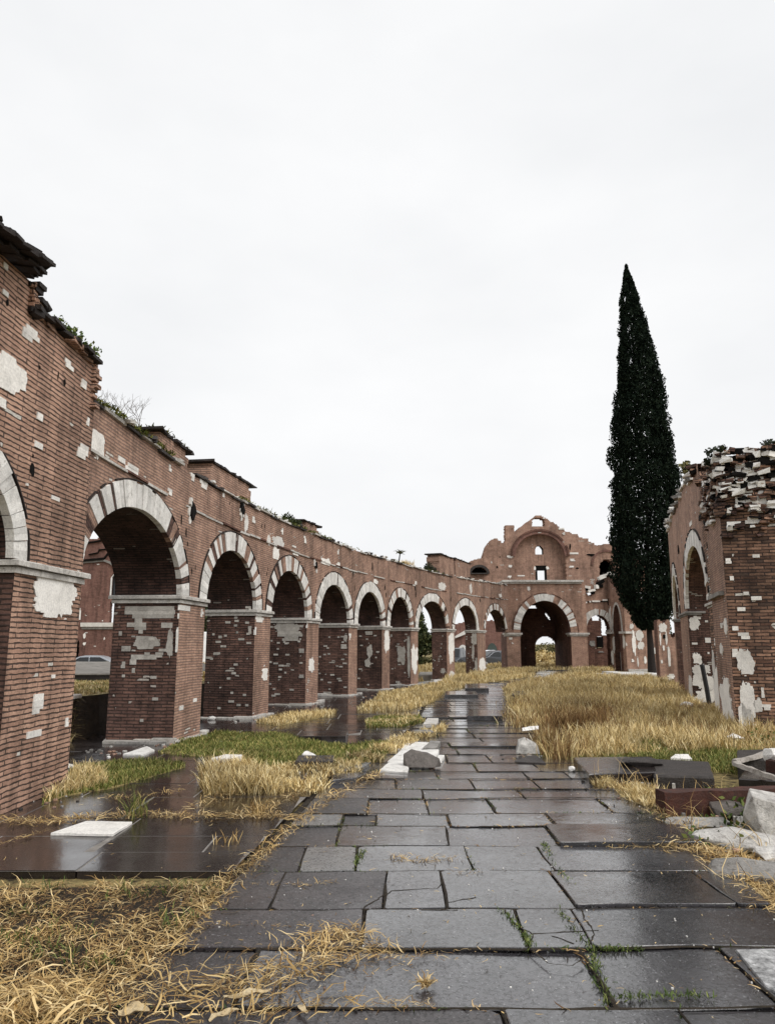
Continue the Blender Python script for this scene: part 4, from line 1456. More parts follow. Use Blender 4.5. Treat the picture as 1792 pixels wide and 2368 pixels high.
A = ur(1172, 878); B = ur(1207, 838); plates(mb, fRm, A[0], B[0], A[1], B[1], 1, th=.03, seed=4)
A = ur(1222, 910); B = ur(1260, 902); plates(mb, fRm, A[0], B[0], A[1], B[1], 1, th=.05, seed=5)
mb.box((ur(1236, 880)[0], Yb - .03, (ws[0][1] + ws[1][1]) / 2), (ws[1][0] - ws[0][0] + .04, .06, ws[1][1] - ws[0][1]), 0, 2)
mb.build('inner_room', [M['brick_inner'], M['stone_grey'], M['black_and_shade']], sw)

# ================================================================== plastered return wall behind the cypress
rw = thing('patched_return_wall', (16., 45.8, 0), 'patchy brick and white plaster wall behind the cypress trunk', 'wall')
p1 = (at(1412, 1500, 46.8)[0], 46.8); p2 = (at(1447, 1500, 45.2)[0], 45.2); p3 = (at(1524, 1500, 45.6)[0], 45.6)
def seg(a, b, z1, mk, T=.7):
    l = math.dist(a, b); dx, dy = (b[0] - a[0]) / l, (b[1] - a[1]) / l
    return plane_fn(a[0], a[1], dx, dy, -dy, dx), l
fn, l = seg(p1, p2, 5, None)
def a_mask(u, z):
    c = l * .52; hw = l * .27
    if z < 2.3 and abs(u - c) < hw and z > -.2: return False
    if z >= 2.3 and ((u - c) / hw) ** 2 + ((z - 2.3) / 1.65) ** 2 < 1: return False
    return z < 5.6 - u * .75
mb = MB()
raster(mb, fn, 0, l, -.1, 5.7, a_mask, .075, .7, .03, 0, 1, .02)
fo = lambda u, z, o: fn(u, z, -o)
for (u0, u1, z0, z1) in ((.02, .3, .3, 1.2), (.25, .45, 1.0, 2.1), (l * .82, l * .98, 1.2, 2.2), (.0, .25, 2.4, 3.9)):
    plates(mb, fo, u0, u1, z0, z1, 3, th=.03, seed=int(z0 * 9))
mb.box(fn(l * .52, .5, .5), (.45, .5, 1.15), .5, 3); mb.box(fn(l * .52, 1.55, .5), (.42, .5, .75), .5, 4)
mb.build('arch_bay', GM, rw)
mb = MB()
ring = [fn(l * .52 + (l * .27 + e) * math.cos(t), 2.3 + (1.65 + e) * math.sin(t), -.03) for t in np.linspace(0, math.pi, 15) for e in (0, .16)]
for k in range(14):
    mb.poly([ring[2 * k], ring[2 * k + 1], ring[2 * k + 3], ring[2 * k + 2]], None, 0)
for u in (0., l * .9):
    mb.box(fn(u + .1, 2.25, .1), (.5, .8, .13), -.9, 0)
mb.build('trim', [M['stone_trim']], rw)
fn2, l2 = seg(p2, p3, 4, None)
mb = MB()
raster(mb, fn2, 0, l2, -.1, 4.4, lambda u, z: z < 4.2 - .3 * math.sin(u * 5) - .15 * math.sin(u * 17), .075, .7, .03, 0, 1, .02)
fo2 = lambda u, z, o: fn2(u, z, -o)
q4 = lambda x: (at(1320 + x / 5.98, 1500, 45.4)[0] - p2[0])
zq = lambda y: at(1480, 1340 + y / 5.98, 45.4)[1]
for i, (x0, y0, x1, y1) in enumerate([(835, 700, 895, 1060), (890, 700, 1015, 850), (905, 850, 1015, 975), (895, 1075, 920, 1215), (815, 1100, 850, 1140), (1000, 1060, 1045, 1170), (1140, 945, 1205, 1040), (810, 610, 880, 690), (745, 870, 760, 920)]):
    plates(mb, fo2, q4(x0), q4(x1), zq(y1), zq(y0), 3, th=.03, seed=i, bw=.1)
mb.build('wall', GM, rw)
mb = MB()
for k in range(6):
    u = l2 * k / 6
    mb.box(fn2(u + l2 / 12, .02, -.1), (l2 / 6 - .02, .35, random.uniform(.12, .22)), random.uniform(-.05, .05), 0)
mb.build('plinth', [M['stone_trim']], rw)

# ================================================================== ruined arcade on the right
RC = Curve([(5.3, 9.8), (6.50, 14.1), (7.66, 17.95), (8.68, 21.6), (9.58, 24.5), (10.58, 27.5), (11.23, 29.4), (12.7, 33.9)], -1)
T_R = 1.15
ruin = thing('ruined_arcade', RC.pt(3, 0, 0), 'crumbling brick arcade beside the tall grass with white plaster at its feet', 'arcade')
s_of = lambda px: RC.hit(px + 10, float(np.interp(px, [1559, 1574, 1593, 1645, 1668], [1592, 1605, 1621, 1648, 1662])))[0]
ra = [(s_of(1645), s_of(1593)), (s_of(1574), s_of(1560))]
r_ap = [4.15, 4.0]; r_sp = [2.6, 2.52]
zt_R = lambda s: float(np.interp(s, [0, RC.len], [5.9, 6.0])) + .02 * math.sin(s * 6) - .10 * max(0, mnoise.noise(Vector((s * 1.9, 4.2, 0)))) - .16 * (mnoise.noise(Vector((round(s / .55) * 7.7, 1.1, 0))) > .18)
S_bl = s_of(1668)      # end of the thicker near block
RM = [M['brick'], M['brick_jamb'], M['brick_soffit'], M['plaster'], M['black_and_shade'], M['brick_ruin'], M['stone_trim'], M['stone_white']]
fRF = lambda u, z, o: RC.pt(u, -o, z)
mb = MB()
wall_skin(mb, RC, [(s, 2.55) for s in np.linspace(S_bl, ra[0][0], 5)], 0, T_R, lambda s: min(zt_R(s), 5.05 + .25 * (s - S_bl) ** 2), 5)
for i in range(2):
    wall_skin(mb, RC, arch_cols(*ra[i], r_sp[i], r_ap[i]), 0, T_R, zt_R, 0)
    soffit(mb, RC, *ra[i], r_sp[i], r_ap[i], 0, T_R, 1)
wall_skin(mb, RC, [(s, 2.5) for s in np.linspace(ra[0][1], ra[1][0], 4)], 0, T_R, zt_R, 0)
wall_skin(mb, RC, [(s, 2.5) for s in np.linspace(ra[1][1], RC.len - .02, 4)], 0, T_R, zt_R, 0)
end_cap(mb, RC, RC.len - .02, 0, T_R, 2.4, 5.5, 1)
for i, (x, y, w_, h_) in enumerate([(1622, 1192, 1.5, .18), (1630, 1205, .5, .22), (1569, 1272, .3, .3), (1648, 1178, .25, .12), (1637, 1262, .18, .14), (1663, 1176, .2, .13), (1650, 1190, .3, .16)]):
    r = RC.hit(x, y)
    blot(mb, fRF, r[0], r[1], w_ if i > 1 else w_ * .8, h_, 4, .03, seed=i + 60)
for (x0, y0, x1, y1) in [(1594, 1203, 1599, 1220)]:
    A = RC.hit(x0, y1); B = RC.hit(x1, y0); plates(mb, fRF, A[0], B[0], A[1], B[1], 3, seed=3)
for k in range(46):
    s = random.uniform(S_bl - .1, ra[0][0] + .8)
    z = 5.0 + .25 * (s - S_bl) ** 2 if s < ra[0][0] else zt_R(s)
    mb.box(RC.pt(s, random.uniform(-.04, .5), min(z, zt_R(s)) + random.uniform(-.12, .08)), (random.uniform(.15, .4), random.uniform(.15, .35), random.uniform(.05, .12)), random.uniform(0, 3), random.choice([5, 5, 1, 7, 4]), (random.uniform(-.3, .3), random.uniform(-.3, .3)))
mb.build('wall', RM, ruin)
for i in range(2):
    mb = MB()
    archivolt(mb, RC, *ra[i], r_sp[i], r_ap[i], 0, ["wbbwwwwwwwwwwwwwwwwwwwbwbwwwww", "wwwwwwwwwwwwwwwwwwwwwwwwwwwwww"][i], .40, .02)
    hood(mb, RC, *ra[i], r_sp[i], r_ap[i], 0, .42, .46, .04, 2, .3)
    mb.build('archivolt', [M['stone_white'], M['brick'], M['tile_dark']], ruin)
rp = [(S_bl, ra[0][0]), (ra[0][1], ra[1][0]), (ra[1][1], RC.len - .02)]
rR = lambda sb: (lambda u, z, o: RC.pt(sb - o, u, z))
for i, (b, c) in enumerate(rp):
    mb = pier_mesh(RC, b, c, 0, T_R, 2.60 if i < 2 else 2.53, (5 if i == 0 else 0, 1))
    if i == 0:
        for (x0, y0, x1, y1) in [(1652, 1468, 1666, 1500), (1672, 1380, 1684, 1450)]:
            A = RC.hit(x0, y1); B = RC.hit(x1, y0)
            if A and B: plates(mb, fRF, B[0], A[0], A[1], B[1], 3, seed=x0)
        plates(mb, fRF, b + .1, c, -.1, 1.15, 3, seed=12)
        plates(mb, fRF, c - .5, c, .2, 1.5, 3, seed=3)
    if i == 1:
        # jamb that faces the camera through the arch: plaster at the foot, reset stones
        for (u0, u1, z0, z1) in [(0, .85, -.1, .35), (0, .62, .25, .75), (0.02, .5, .7, 1.05), (.05, .32, 1.0, 1.35), (.02, .32, 1.95, 2.4), (.35, .8, 1.62, 1.76), (.7, .95, .2, .4), (.9, 1.1, .25, .5)]:
            plates(mb, rR(b), u0, u1, z0, z1, 3, th=.02, seed=int(z0 * 31) + 2)
        for k in range(14):
            u = random.uniform(.05, .95); z = random.uniform(.5, 2.3)
            plates(mb, rR(b), u, u + random.uniform(.06, .16), z, z + .055, 3, th=.018, seed=k)
        plates(mb, fRF, b, b + 1.2, -.1, .7, 3, seed=8)
    pr = mb.build('pier', RM, ruin)
    mb = MB()
    ring_piece(mb, RC, b, c, 0, T_R * (.3 if i else 1.), .03, 2.41, 2.46); ring_piece(mb, RC, b, c, 0, T_R * (.36 if i else 1.), .07, 2.46, 2.52)
    mb.build('impost', [M['stone_grey'] if i else M['stone_trim']], pr)
# soffit side stones of the first arch
# near broken block, front face turned to the camera
mb = MB()
WB = 2.6
e0 = RC.pt(0, -.08, 0); nn = RC.nrm(0)
fB = lambda u, z, d: (e0[0] + nn[0] * u + (nn[1] * -1) * 0 + -nn[1] * -1 * 0 + tB[0] * d, e0[1] + nn[1] * u + tB[1] * d, z)
q = RC.pt(.3, 0, 0); q0 = RC.pt(0, 0, 0); tl = math.dist(q[:2], q0[:2]); tB = ((q[0] - q0[0]) / tl, (q[1] - q0[1]) / tl)
skyB = [(-.3, 4.2), (-.02, 4.55), (.03, 4.95), (.10, 5.12), (.20, 5.05), (.28, 5.22), (.36, 5.16), (.42, 4.98), (.52, 4.95), (.60, 5.18), (.72, 5.28), (.9, 5.24), (1.05, 5.4), (1.4, 5.2), (2., 5.0), (2.7, 4.8)]
raster(mb, fB, 0, WB, -.15, 5.45, lambda u, z: z < top_line(skyB, u), .062, S_bl + .05, .02, 5, 0, .025)
fBo = lambda u, z, o: fB(u, z, -o)
rr = random.Random(21)
# brick ends and pale rubble that stick out of the broken upper part
for k in range(330):
    u = rr.uniform(-.02, 1.25); z = rr.uniform(3.6, 5.3)
    f = (z - 3.6) / 1.6
    if rr.random() > f * 1.1 + .15: continue
    c = fB(u, z, rr.uniform(-.10, .02) * f)
    m = rr.choices([5, 4, 7, 3, 1], [1.6, 3.6 * f, 3.0 * f, 1.4 * f, 2.2])[0]
    mb.box(c, (rr.uniform(.08, .28), rr.uniform(.12, .24), rr.uniform(.04, .13)), math.atan2(nn[1], nn[0]) + rr.uniform(-.16, .16), m, (rr.uniform(-.2, .2), rr.uniform(-.25, .25)), .42)
for k in range(90):   # the same on the side that faces the court
    s = rr.uniform(0, S_bl); z = rr.uniform(4.0, 5.15)
    mb.box(RC.pt(s, -.08 - rr.uniform(-.03, .05), z), (rr.uniform(.08, .22), rr.uniform(.1, .3), rr.uniform(.04, .10)), math.atan2(tB[1], tB[0]) + 1.57 + rr.uniform(-.15, .15), rr.choices([5, 4, 7, 3, 1], [3, 1.6, 2.0, .8, 2])[0], (rr.uniform(-.2, .2), rr.uniform(-.2, .2)), .4)
for (u0, u1, z0, z1) in [(.10, .34, 3.75, 3.9), (.30, .62, 4.45, 4.62), (.28, .55, 4.25, 4.42), (.5, .95, 4.55, 4.75), (.6, 1.0, 4.05, 4.5), (.42, .7, 3.85, 3.98), (.06, .2, 4.75, 4.88)]:
    plates(mb, fBo, u0, u1, z0, z1, 7, th=.05, bw=.12, bh=.08, seed=int(u0 * 50))
for (u0, u1, z0, z1) in [(.06, .40, .95, 1.52), (.08, .34, .0, .95), (.30, .46, .35, .62), (.02, .3, -.1, .5), (.02, .12, 1.35, 1.5), (.08, .16, 2.78, 2.86), (.14, .34, 1.68, 1.8), (.06, .16, 1.84, 1.92),
                         (.46, .54, .62, .80), (.44, .60, .40, .50), (.18, .30, 2.2, 2.27), (.3, .4, 2.5, 2.56), (.42, .6, 2.4, 2.47), (.5, .62, 3.2, 3.26), (.03, .12, 3.1, 3.2)]:
    plates(mb, fBo, u0, u1, z0, z1, 3, th=.022, bw=.1, bh=.062, seed=int(z1 * 70))
for (s0_, s1_, z0, z1) in [(.1, S_bl - .1, -.1, .95), (.6, 1.0, 1.9, 2.0), (.1, .5, 1.75, 2.1), (.9, 1.4, 1.35, 1.6)]:
    plates(mb, lambda u, z, o: RC.pt(u, -.08 - o, z), s0_, s1_, z0, z1, 3, th=.02, seed=int(z1 * 10))
bl = mb.build('broken_block', RM, ruin)
mb = MB()
mb.hexa([RC.pt(s, o, z) for z in (2.52, 2.60) for s, o in ((.25, -.18), (S_bl, -.18), (S_bl, .05), (.25, .05))], 0)
mb.build('impost', [M['stone_grey']], bl)
# coping of the right arcade
mb = MB()
s = ra[0][0] + 1.1
while s < RC.len:
    l = random.uniform(.4, .9); z = zt_R(s)
    q = [RC.pt(s, -.07, z), RC.pt(min(s + l, RC.len), -.06, z), RC.pt(min(s + l, RC.len), T_R, z), RC.pt(s, T_R, z)]
    mb.hexa(q + [(p[0], p[1], p[2] + .06) for p in q], random.choice([0, 1, 0]))
    s += l + .02
for k in range(60):
    s = random.uniform(ra[0][0] + .4, RC.len - .1)
    mb.box(RC.pt(s, random.uniform(-.06, .2), zt_R(s) + random.uniform(.02, .12)), (random.uniform(.1, .45), random.uniform(.1, .3), random.uniform(.05, .14)), random.uniform(0, 3), random.choice([0, 1, 1]), (random.uniform(-.3, .3), random.uniform(-.3, .3)), .4)
mb.build('coping', [M['plaster'], M['stone_grey']], ruin)

# plants on the ruin
c = fB(.06, 5.05, .2)
P = np.concatenate([blob_pts([(c[0] - .15, c[1], c[2] + .12, .12, .12, .10), (c[0] - .05, c[1], c[2] + .30, .16, .14, .10), (c[0] + .12, c[1], c[2] + .38, .12, .1, .06)], 150, .2)])
tag(leaves('dark_plant', P, .09, M['ivy'], asp=.7), 'larger blackish leafy plant on the broken top of the ruined block', 'plant')
r = RC.hit(1596, 1135, .1)
c = RC.pt(r[0], .1, zt_R(r[0]))
P = blob_pts([(c[0], c[1], c[2] + .22, .2, .2, .28), (c[0] - .1, c[1], c[2] + .5, .14, .14, .16)], 170, .2)
tag(leaves('yellow_plant', P, .12, M['bush_olive'], asp=.7), 'yellowish leafy plant on the coping of the crumbling arcade', 'plant')
c = fB(.98, 5.38, .2)
P = blob_pts([(c[0], c[1], c[2] + .05, .16, .16, .10), (c[0] - .1, c[1], c[2] - .06, .12, .12, .06)], 110, .2)
tag(leaves('dark_plant', P, .08, M['ivy'], asp=.7), 'small dark plant on the ruined block above the pale rubble', 'plant')

# low broken pier behind the right arcade
lp = thing('broken_pier', (12.6, 33.6, 0), 'short broken brick pier with white plaster seen past the cypress trunk', 'pier')
A = gr(1527, 1575); B = gr(1556, 1575)
ln_ = B[0] - A[0]
mb = MB()
fL = plane_fn(A[0], A[1], 1, 0, .2, 1)
raster(mb, fL, 0, ln_ + .3, -.1, 2.75, lambda u, z: z < 2.55 + .1 * math.sin(u * 17) - (u > ln_) * .6, .062, 1.0, .02, 0, 1)
fLo = lambda u, z, o: fL(u, z, -o)
for (u0, u1, z0, z1) in [(.05, .42, 2.05, 2.5), (.05, .14, 1.5, 2.1), (.3, .42, 1.55, 2.1), (.36, .50, .5, 1.5), (.16, .26, 1.25, 1.55), (.05, .16, .75, .9), (.0, .5, -.05, .14), (.3, .6, .1, .3)]:
    plates(mb, fLo, u0, u1, z0, z1, 3, th=.025, bw=.08, seed=int(z0 * 40))
mb.box(fL(.27, 1.9, -.01), (.1, .04, .16), 0, 4)
mb.build('pier_body', GM, lp)

# black post leaning against the white footing
bx, by = gr(1631, 1638)
mb = MB()
mb.tube([(bx + .11, by, -.05), (bx + .06, by, .5), (bx, by + .02, 1.03)], .062, .058, 8)
pst = mb.build('metal_post', [M['iron']])
tag(pst, 'leaning black metal post standing before the white plastered pier foot', 'post')
mb = MB(); mb.tube([(bx, by + .02, 1.03), (bx - .004, by + .02, 1.075)], .068, .055, 8); mb.build('post_cap', [M['iron']], pst)

# ================================================================== cypress
YC = 38.4
cy = thing('cypress_tree', (at(1506, 1562, YC)[0], YC, 0), 'tall dark cypress with a bare trunk standing on the pale platform', 'tree')
prof = [(692, 1435, 1477), (784, 1430, 1502), (877, 1425, 1530), (969, 1419, 1541), (1061, 1416, 1558), (1153, 1416, 1574), (1246, 1415, 1576), (1338, 1420, 1572), (1407, 1447, 1556), (1440, 1466, 1540), (1456, 1482, 1526)]
PR = [(at(1447, 612, YC)[1], at(1447, 612, YC)[0], .02), (at(1449, 640, YC)[1], at(1449, 640, YC)[0], .22)]
for y, a, b in prof:
    xa, z = at(a, y, YC); xb, _ = at(b, y, YC)
    PR.append((z, (xa + xb) / 2, (xb - xa) / 2))
PR.sort()
zz = np.array([p[0] for p in PR]); xx = np.array([p[1] for p in PR]); rr_ = np.array([p[2] for p in PR])
n = 105000
z = rng.uniform(zz[0], zz[-1], n * 2)
rad = np.interp(z, zz, rr_)
keep = rng.uniform(0, rr_.max(), len(z)) < rad + .12
z = z[keep][:n]; rad = rad[keep][:n]; n = len(z)
th = rng.uniform(0, 6.2832, n)
q = np.sqrt(rng.uniform(.30, 1., n))
lump = np.array([mnoise.fractal(Vector((math.cos(a) * 2.6, math.sin(a) * 2.6, b * 1.1)), 1., 2., 3) for a, b in zip(th, z)])
rad2 = rad * (1 + .22 * lump) * q
P = np.stack([np.interp(z, zz, xx) + np.cos(th) * rad2, YC + np.sin(th) * rad2, z], 1)
gap = np.array([mnoise.noise(Vector((p[0] * 2.3, p[1] * 2.3, p[2] * 1.5))) for p in P])
P = P[gap < .40]
leaves('crown', P, .17, M['cypress'], cy, up=1.3, asp=.42)
mb = MB()
xt0, xt1 = at(1508, 1562, YC)[0], at(1500, 1450, YC)[0]
mb.tube([(xt0, YC, -.1), (xt0 - .01, YC, .25), ((xt0 + xt1) / 2, YC, 1.3), (xt1, YC, 2.6), (np.interp(9, zz, xx), YC, 9.), (xx[-1], YC, zz[-1] - 1.)], .26, .03, 12)
mb.tube([(xt1, YC, 2.4), (xt1 - .5, YC + .2, 3.6), (xt1 - .8, YC + .3, 6)], .10, .02, 6)
mb.tube([(xt1, YC, 2.4), (xt1 + .5, YC - .2, 3.5), (xt1 + .9, YC - .3, 6)], .10, .02, 6)
mb.build('trunk', [M['bark']], cy, True)

mb = MB()
for k in range(7):
    x0 = 11.2 + k * .72
    x1 = x0 + .70
    y0 = 36.6 + (x0 - 11.2) * .02 + random.uniform(-.05, .05)
    mb.prism([(x0, y0), (x1, y0 + random.uniform(-.05, .05)), (x1, 39.6), (x0, 39.6)], -.1, .16 + random.uniform(-.02, .02), 0, .02)
for k in range(5):
    x0 = 10.6 + k * .5
    mb.prism([(x0, 38.2), (x0 + .45, 38.2), (x0 + .5, 38.8), (x0, 38.8)], -.1, .10, 0, .02)
pf = mb.build('stone_platform', [M['stone_white']])
tag(pf, 'pale flat stone platform around the cypress trunk', 'platform')

# ================================================================== what stands beyond the arches
def cloud(name, blobs, n, size, mat, label, cat, trunk=None, up=.4, asp=.5):
    t = thing(name, (blobs[0][0], blobs[0][1], 0), label, cat)
    leaves('crown', blob_pts(blobs, n, .35), size, mat, t, up, asp)
    if trunk:
        mb = MB(); mb.tube(trunk[0], trunk[1], trunk[1] * .4, 7); mb.build('trunk', [M['bark']], t)
    return t


def X(px, Y): return at(px, 1488, Y)[0]
def Zp(py, Y): return at(896, py, Y)[1]


# through the gatehouse arch
cloud('round_bush', [(X(1266, 66), 66, .2, 2.2, 1.6, 1.45), (X(1288, 67), 67, .1, 1.8, 1.5, 1.3), (X(1236, 67), 67, -.1, 1.6, 1.4, 1.2)], 8000, .2, M['bush_olive'], 'olive green bush seen through the gatehouse archway', 'bush', ([(X(1262, 66), 66, -.2), (X(1262, 66), 66, 1.2)], .12))
cloud('brown_bush', [(X(1250, 60), 60, .1, 1.4, 1.2, 1.0), (X(1276, 60), 60, 0, 1.3, 1.1, .9)], 2600, .2, M['dry'], 'brownish dry bush low in the gatehouse archway', 'bush', ([(X(1250, 60), 60, -.2), (X(1250, 60), 60, .6)], .08))
# arch with sky: conifer and clipped dark hedge with an opening
YK = 62.
kx = X(972, YK)
kb = [(kx, YK, Zp(1420 + 12 * i, YK), .25 + .13 * i, .3 + .12 * i, .42) for i in range(8)]
kb += [(kx - .9, YK, 2.2, .9, .9, .8), (kx + 1.0, YK, 1.6, .8, .9, .6)]
cloud('conifer_tree', kb, 4200, .26, M['bush'], 'dark green conifer seen through the arch open to the sky', 'tree', ([(kx, YK, -.2), (kx, YK, 4.5)], .14), -.1)
YH = 58.
hb = []
for t in np.linspace(-.2, 3.34, 16):
    hb.append((X(988, YH) + (1.12 + .35) * math.cos(t), YH, Zp(1546, YH) + (2.05 + .3) * math.sin(t), .45, .6, .42))
for i in range(6):
    hb.append((X(1014, YH) + .15 * (i % 2) + .3, YH, .1 + .42 * i, .6, .7, .45))
hb.append((X(1020, YH), YH, 2.3, .8, .7, .7))
hb.append((X(968, YH) - .5, YH, .3, .9, .7, .6))
cloud('clipped_hedge', hb, 6500, .2, M['bush'], 'dark hedge with a pale rounded opening behind the arcade', 'hedge', ([(X(1014, YH) + .3, YH, -.2), (X(1014, YH) + .3, YH, 1.5)], .1))
cloud('low_hedge', [(X(965 + 10 * i, 64), 64, .0, .8, .8, .5) for i in range(6)], 1400, .2, M['bush_olive'], 'low olive shrubs along the skyline under the hedge opening', 'bush')
# dark growth in the slots beyond the first piers
YD = 44.
cloud('evergreen_tree', [(X(470, YD) - .3, YD, 3.3, 1.1, 1., 1.1), (X(470, YD) + .6, YD + .3, 2.6, 1., 1., .9), (X(470, YD) - .8, YD + .3, 4.2, .9, .9, .9)], 3600, .2, M['bush'], 'dark evergreen tree above the white van behind the second arch', 'tree', ([(X(470, YD), YD + .6, -.8), (X(470, YD), YD + .5, 3.5)], .15))
cloud('yellow_shrub', [(X(470, 27), 27, .45, .9, .6, .55), (X(492, 27.5), 27.5, .3, .7, .6, .45)], 1500, .13, M['dry'], 'yellow dry shrub below the white van behind the second arch', 'shrub', ([(X(470, 27), 27, -.2), (X(470, 27), 27, .5)], .04))
cloud('green_tree', [(X(1526, 58), 58, 2.2, .9, .9, 2.0), (X(1530, 59), 59, 4.5, 1.2, 1., 1.4), (X(1520, 58.5), 58.5, 3., .8, .9, 1.6)], 3000, .24, M['bush'], 'narrow green tree glimpsed between the cypress trunk and the broken pier', 'tree', ([(X(1526, 58), 58, -.3), (X(1526, 58), 58, 3)], .14))


# parked vehicles far behind
def vehicle(name, px, Y, zg, L, H, Wd, rz, paint, label, van=False, group=None, stripe=None):
    t = thing(name, (X(px, Y), Y, zg), label, 'van' if van else 'car', group)
    Mx = Matrix.Translation((X(px, Y), Y, zg)) @ Matrix.Rotation(rz, 4, 'Z')
    if van:
        low = [(-L / 2, .32), (L / 2 - .1, .32), (L / 2, .6), (L / 2 - .05, 1.0), (L / 2 - .55, 1.2), (L / 2 - 1.15, H - .08), (L / 2 - 1.5, H), (-L / 2 + .1, H), (-L / 2, H - .15)]
    else:
        low = [(-L / 2, .38), (-L / 2 + .05, .3), (L / 2 - .08, .3), (L / 2, .42), (L / 2 - .04, .66), (L / 2 - .25, .78), (L / 2 - 1.05, .92), (L / 2 - 1.75, H - .08), (L / 2 - 2.2, H), (-L / 2 + 1.35, H - .01), (-L / 2 + .95, H - .1), (-L / 2 + .35, .98), (-L / 2 + .03, .88)]
    def side(P, y0, y1, inset, mat, nm, zin=.9):
        mb = MB()
        def v(p, y):
            k = max(0, (p[1] - zin) / (H - zin)) * inset
            return Mx @ Vector((p[0], y * (1 - k), p[1]))
        A = [v(p, y0) for p in P]; B = [v(p, y1) for p in P]
        mb.poly(A); mb.poly(B[::-1])
        for i in range(len(P)):
            j = (i + 1) % len(P)
            mb.poly([A[i], A[j], B[j], B[i]])
        o = mb.build(nm, [mat], t, False, True)
        bv = o.modifiers.new('bevel', 'BEVEL'); bv.width = .05; bv.segments = 3; bv.limit_method = 'ANGLE'; bv.angle_limit = R(18)
        return o
    body = side(low, -Wd / 2, Wd / 2, .2, paint, 'body')
    def pane(P):
        for s in (-1, 1):
            mb = MB()
            q = []
            for p in P:
                k = max(0, (p[1] - .9) / (H - .9)) * .2
                q.append(p)
            for a in (0,):
                A = [Mx @ Vector((p[0], s * (Wd / 2 * (1 - max(0, (p[1] - .9) / (H - .9)) * .2) + .006), p[1])) for p in P]
                mb.poly(A)
            mb.build('side_window', [M['glass']], t)
    if van:
        pane([(L / 2 - 1.95, 1.15), (L / 2 - .85, 1.15), (L / 2 - 1.25, H - .25), (L / 2 - 1.95, H - .25)])
    else:
        pane([(-.25, .95), (L / 2 - 1.25, .95), (L / 2 - 1.85, H - .14), (-.25, H - .12)])
        pane([(-.35, .95), (-L / 2 + .6, 1.0), (-L / 2 + 1.15, H - .14), (-.35, H - .12)])
    for (xa, za, xb, zb_) in (((L / 2 - 1.12, .96, L / 2 - 1.70, H - .1)) if not van else (L / 2 - .58, 1.24, L / 2 - 1.12, H - .14),):
        mb = MB(); e = Vector((.02, 0, .03))
        k0 = 1 - max(0, (za - .9) / (H - .9)) * .2; k1 = 1 - max(0, (zb_ - .9) / (H - .9)) * .2
        mb.poly([Mx @ (Vector((xa, -Wd / 2 * k0 * .9, za)) + e), Mx @ (Vector((xa, Wd / 2 * k0 * .9, za)) + e), Mx @ (Vector((xb, Wd / 2 * k1 * .9, zb_)) + e), Mx @ (Vector((xb, -Wd / 2 * k1 * .9, zb_)) + e)])
        mb.build('windscreen', [M['glass']], t)
    for sx in (-L / 2 + .8, L / 2 - .85):
        for s in (-1, 1):
            mb = MB()
            c0 = Mx @ Vector((sx, s * (Wd / 2 - .2), .32)); c1 = Mx @ Vector((sx, s * (Wd / 2 + .01), .32))
            mb.tube([c0, c1], .32, .32, 18)
            wh = mb.build('wheel', [M['rubber']], t)
            mb = MB(); mb.tube([c1, Mx @ Vector((sx, s * (Wd / 2 + .02), .32))], .19, .17, 12); mb.build('rim', [M['paint_silver']], wh)
    for s in (-1, 1):
        mb = MB(); mb.box(Mx @ Vector((L / 2 - .06, s * (Wd / 2 - .28), .68 if not van else .85)), (.12, .3, .14), rz); mb.build('headlight', [M['glass']], t)
    if stripe:
        for s in (-1, 1):
            mb = MB()
            mb.poly([Mx @ Vector((x, s * (Wd / 2 + .008), z)) for x, z in ((-L / 2 + .05, .86), (L / 2 - .1, .86), (L / 2 - .35, 1.08), (-L / 2 + .05, 1.08))])
            mb.build('stripe', [stripe], t)
    return t


vehicle('parked_car', 208, 58., -.72, 4.5, 1.42, 1.75, R(184), M['paint_silver'], 'silver saloon car parked beyond the low concrete wall', False, 'cars parked behind the ruins')
vehicle('parked_van', 462, 40., -.55, 4.9, 2.75, 1.9, R(14), M['paint_white'], 'white van with a navy stripe seen in the slot behind the second arch', True, None, M['paint_navy'])
vehicle('parked_car', 1139, 66., -.45, 4.3, 1.45, 1.75, R(205), M['paint_dark'], 'charcoal car parked behind the last arch before the gatehouse', False, 'cars parked behind the ruins')
vehicle('parked_car', 1118, 72., -.45, 4.3, 1.45, 1.75, R(200), M['paint_silver'], 'pale grey car half hidden beside the charcoal car', False, 'cars parked behind the ruins')
vehicle('parked_car', 1046, 61., -.45, 4.2, 1.7, 1.75, R(250), M['paint_dark'], 'dark vehicle edge glimpsed beside the small white framed doorway', False, 'cars parked behind the ruins')

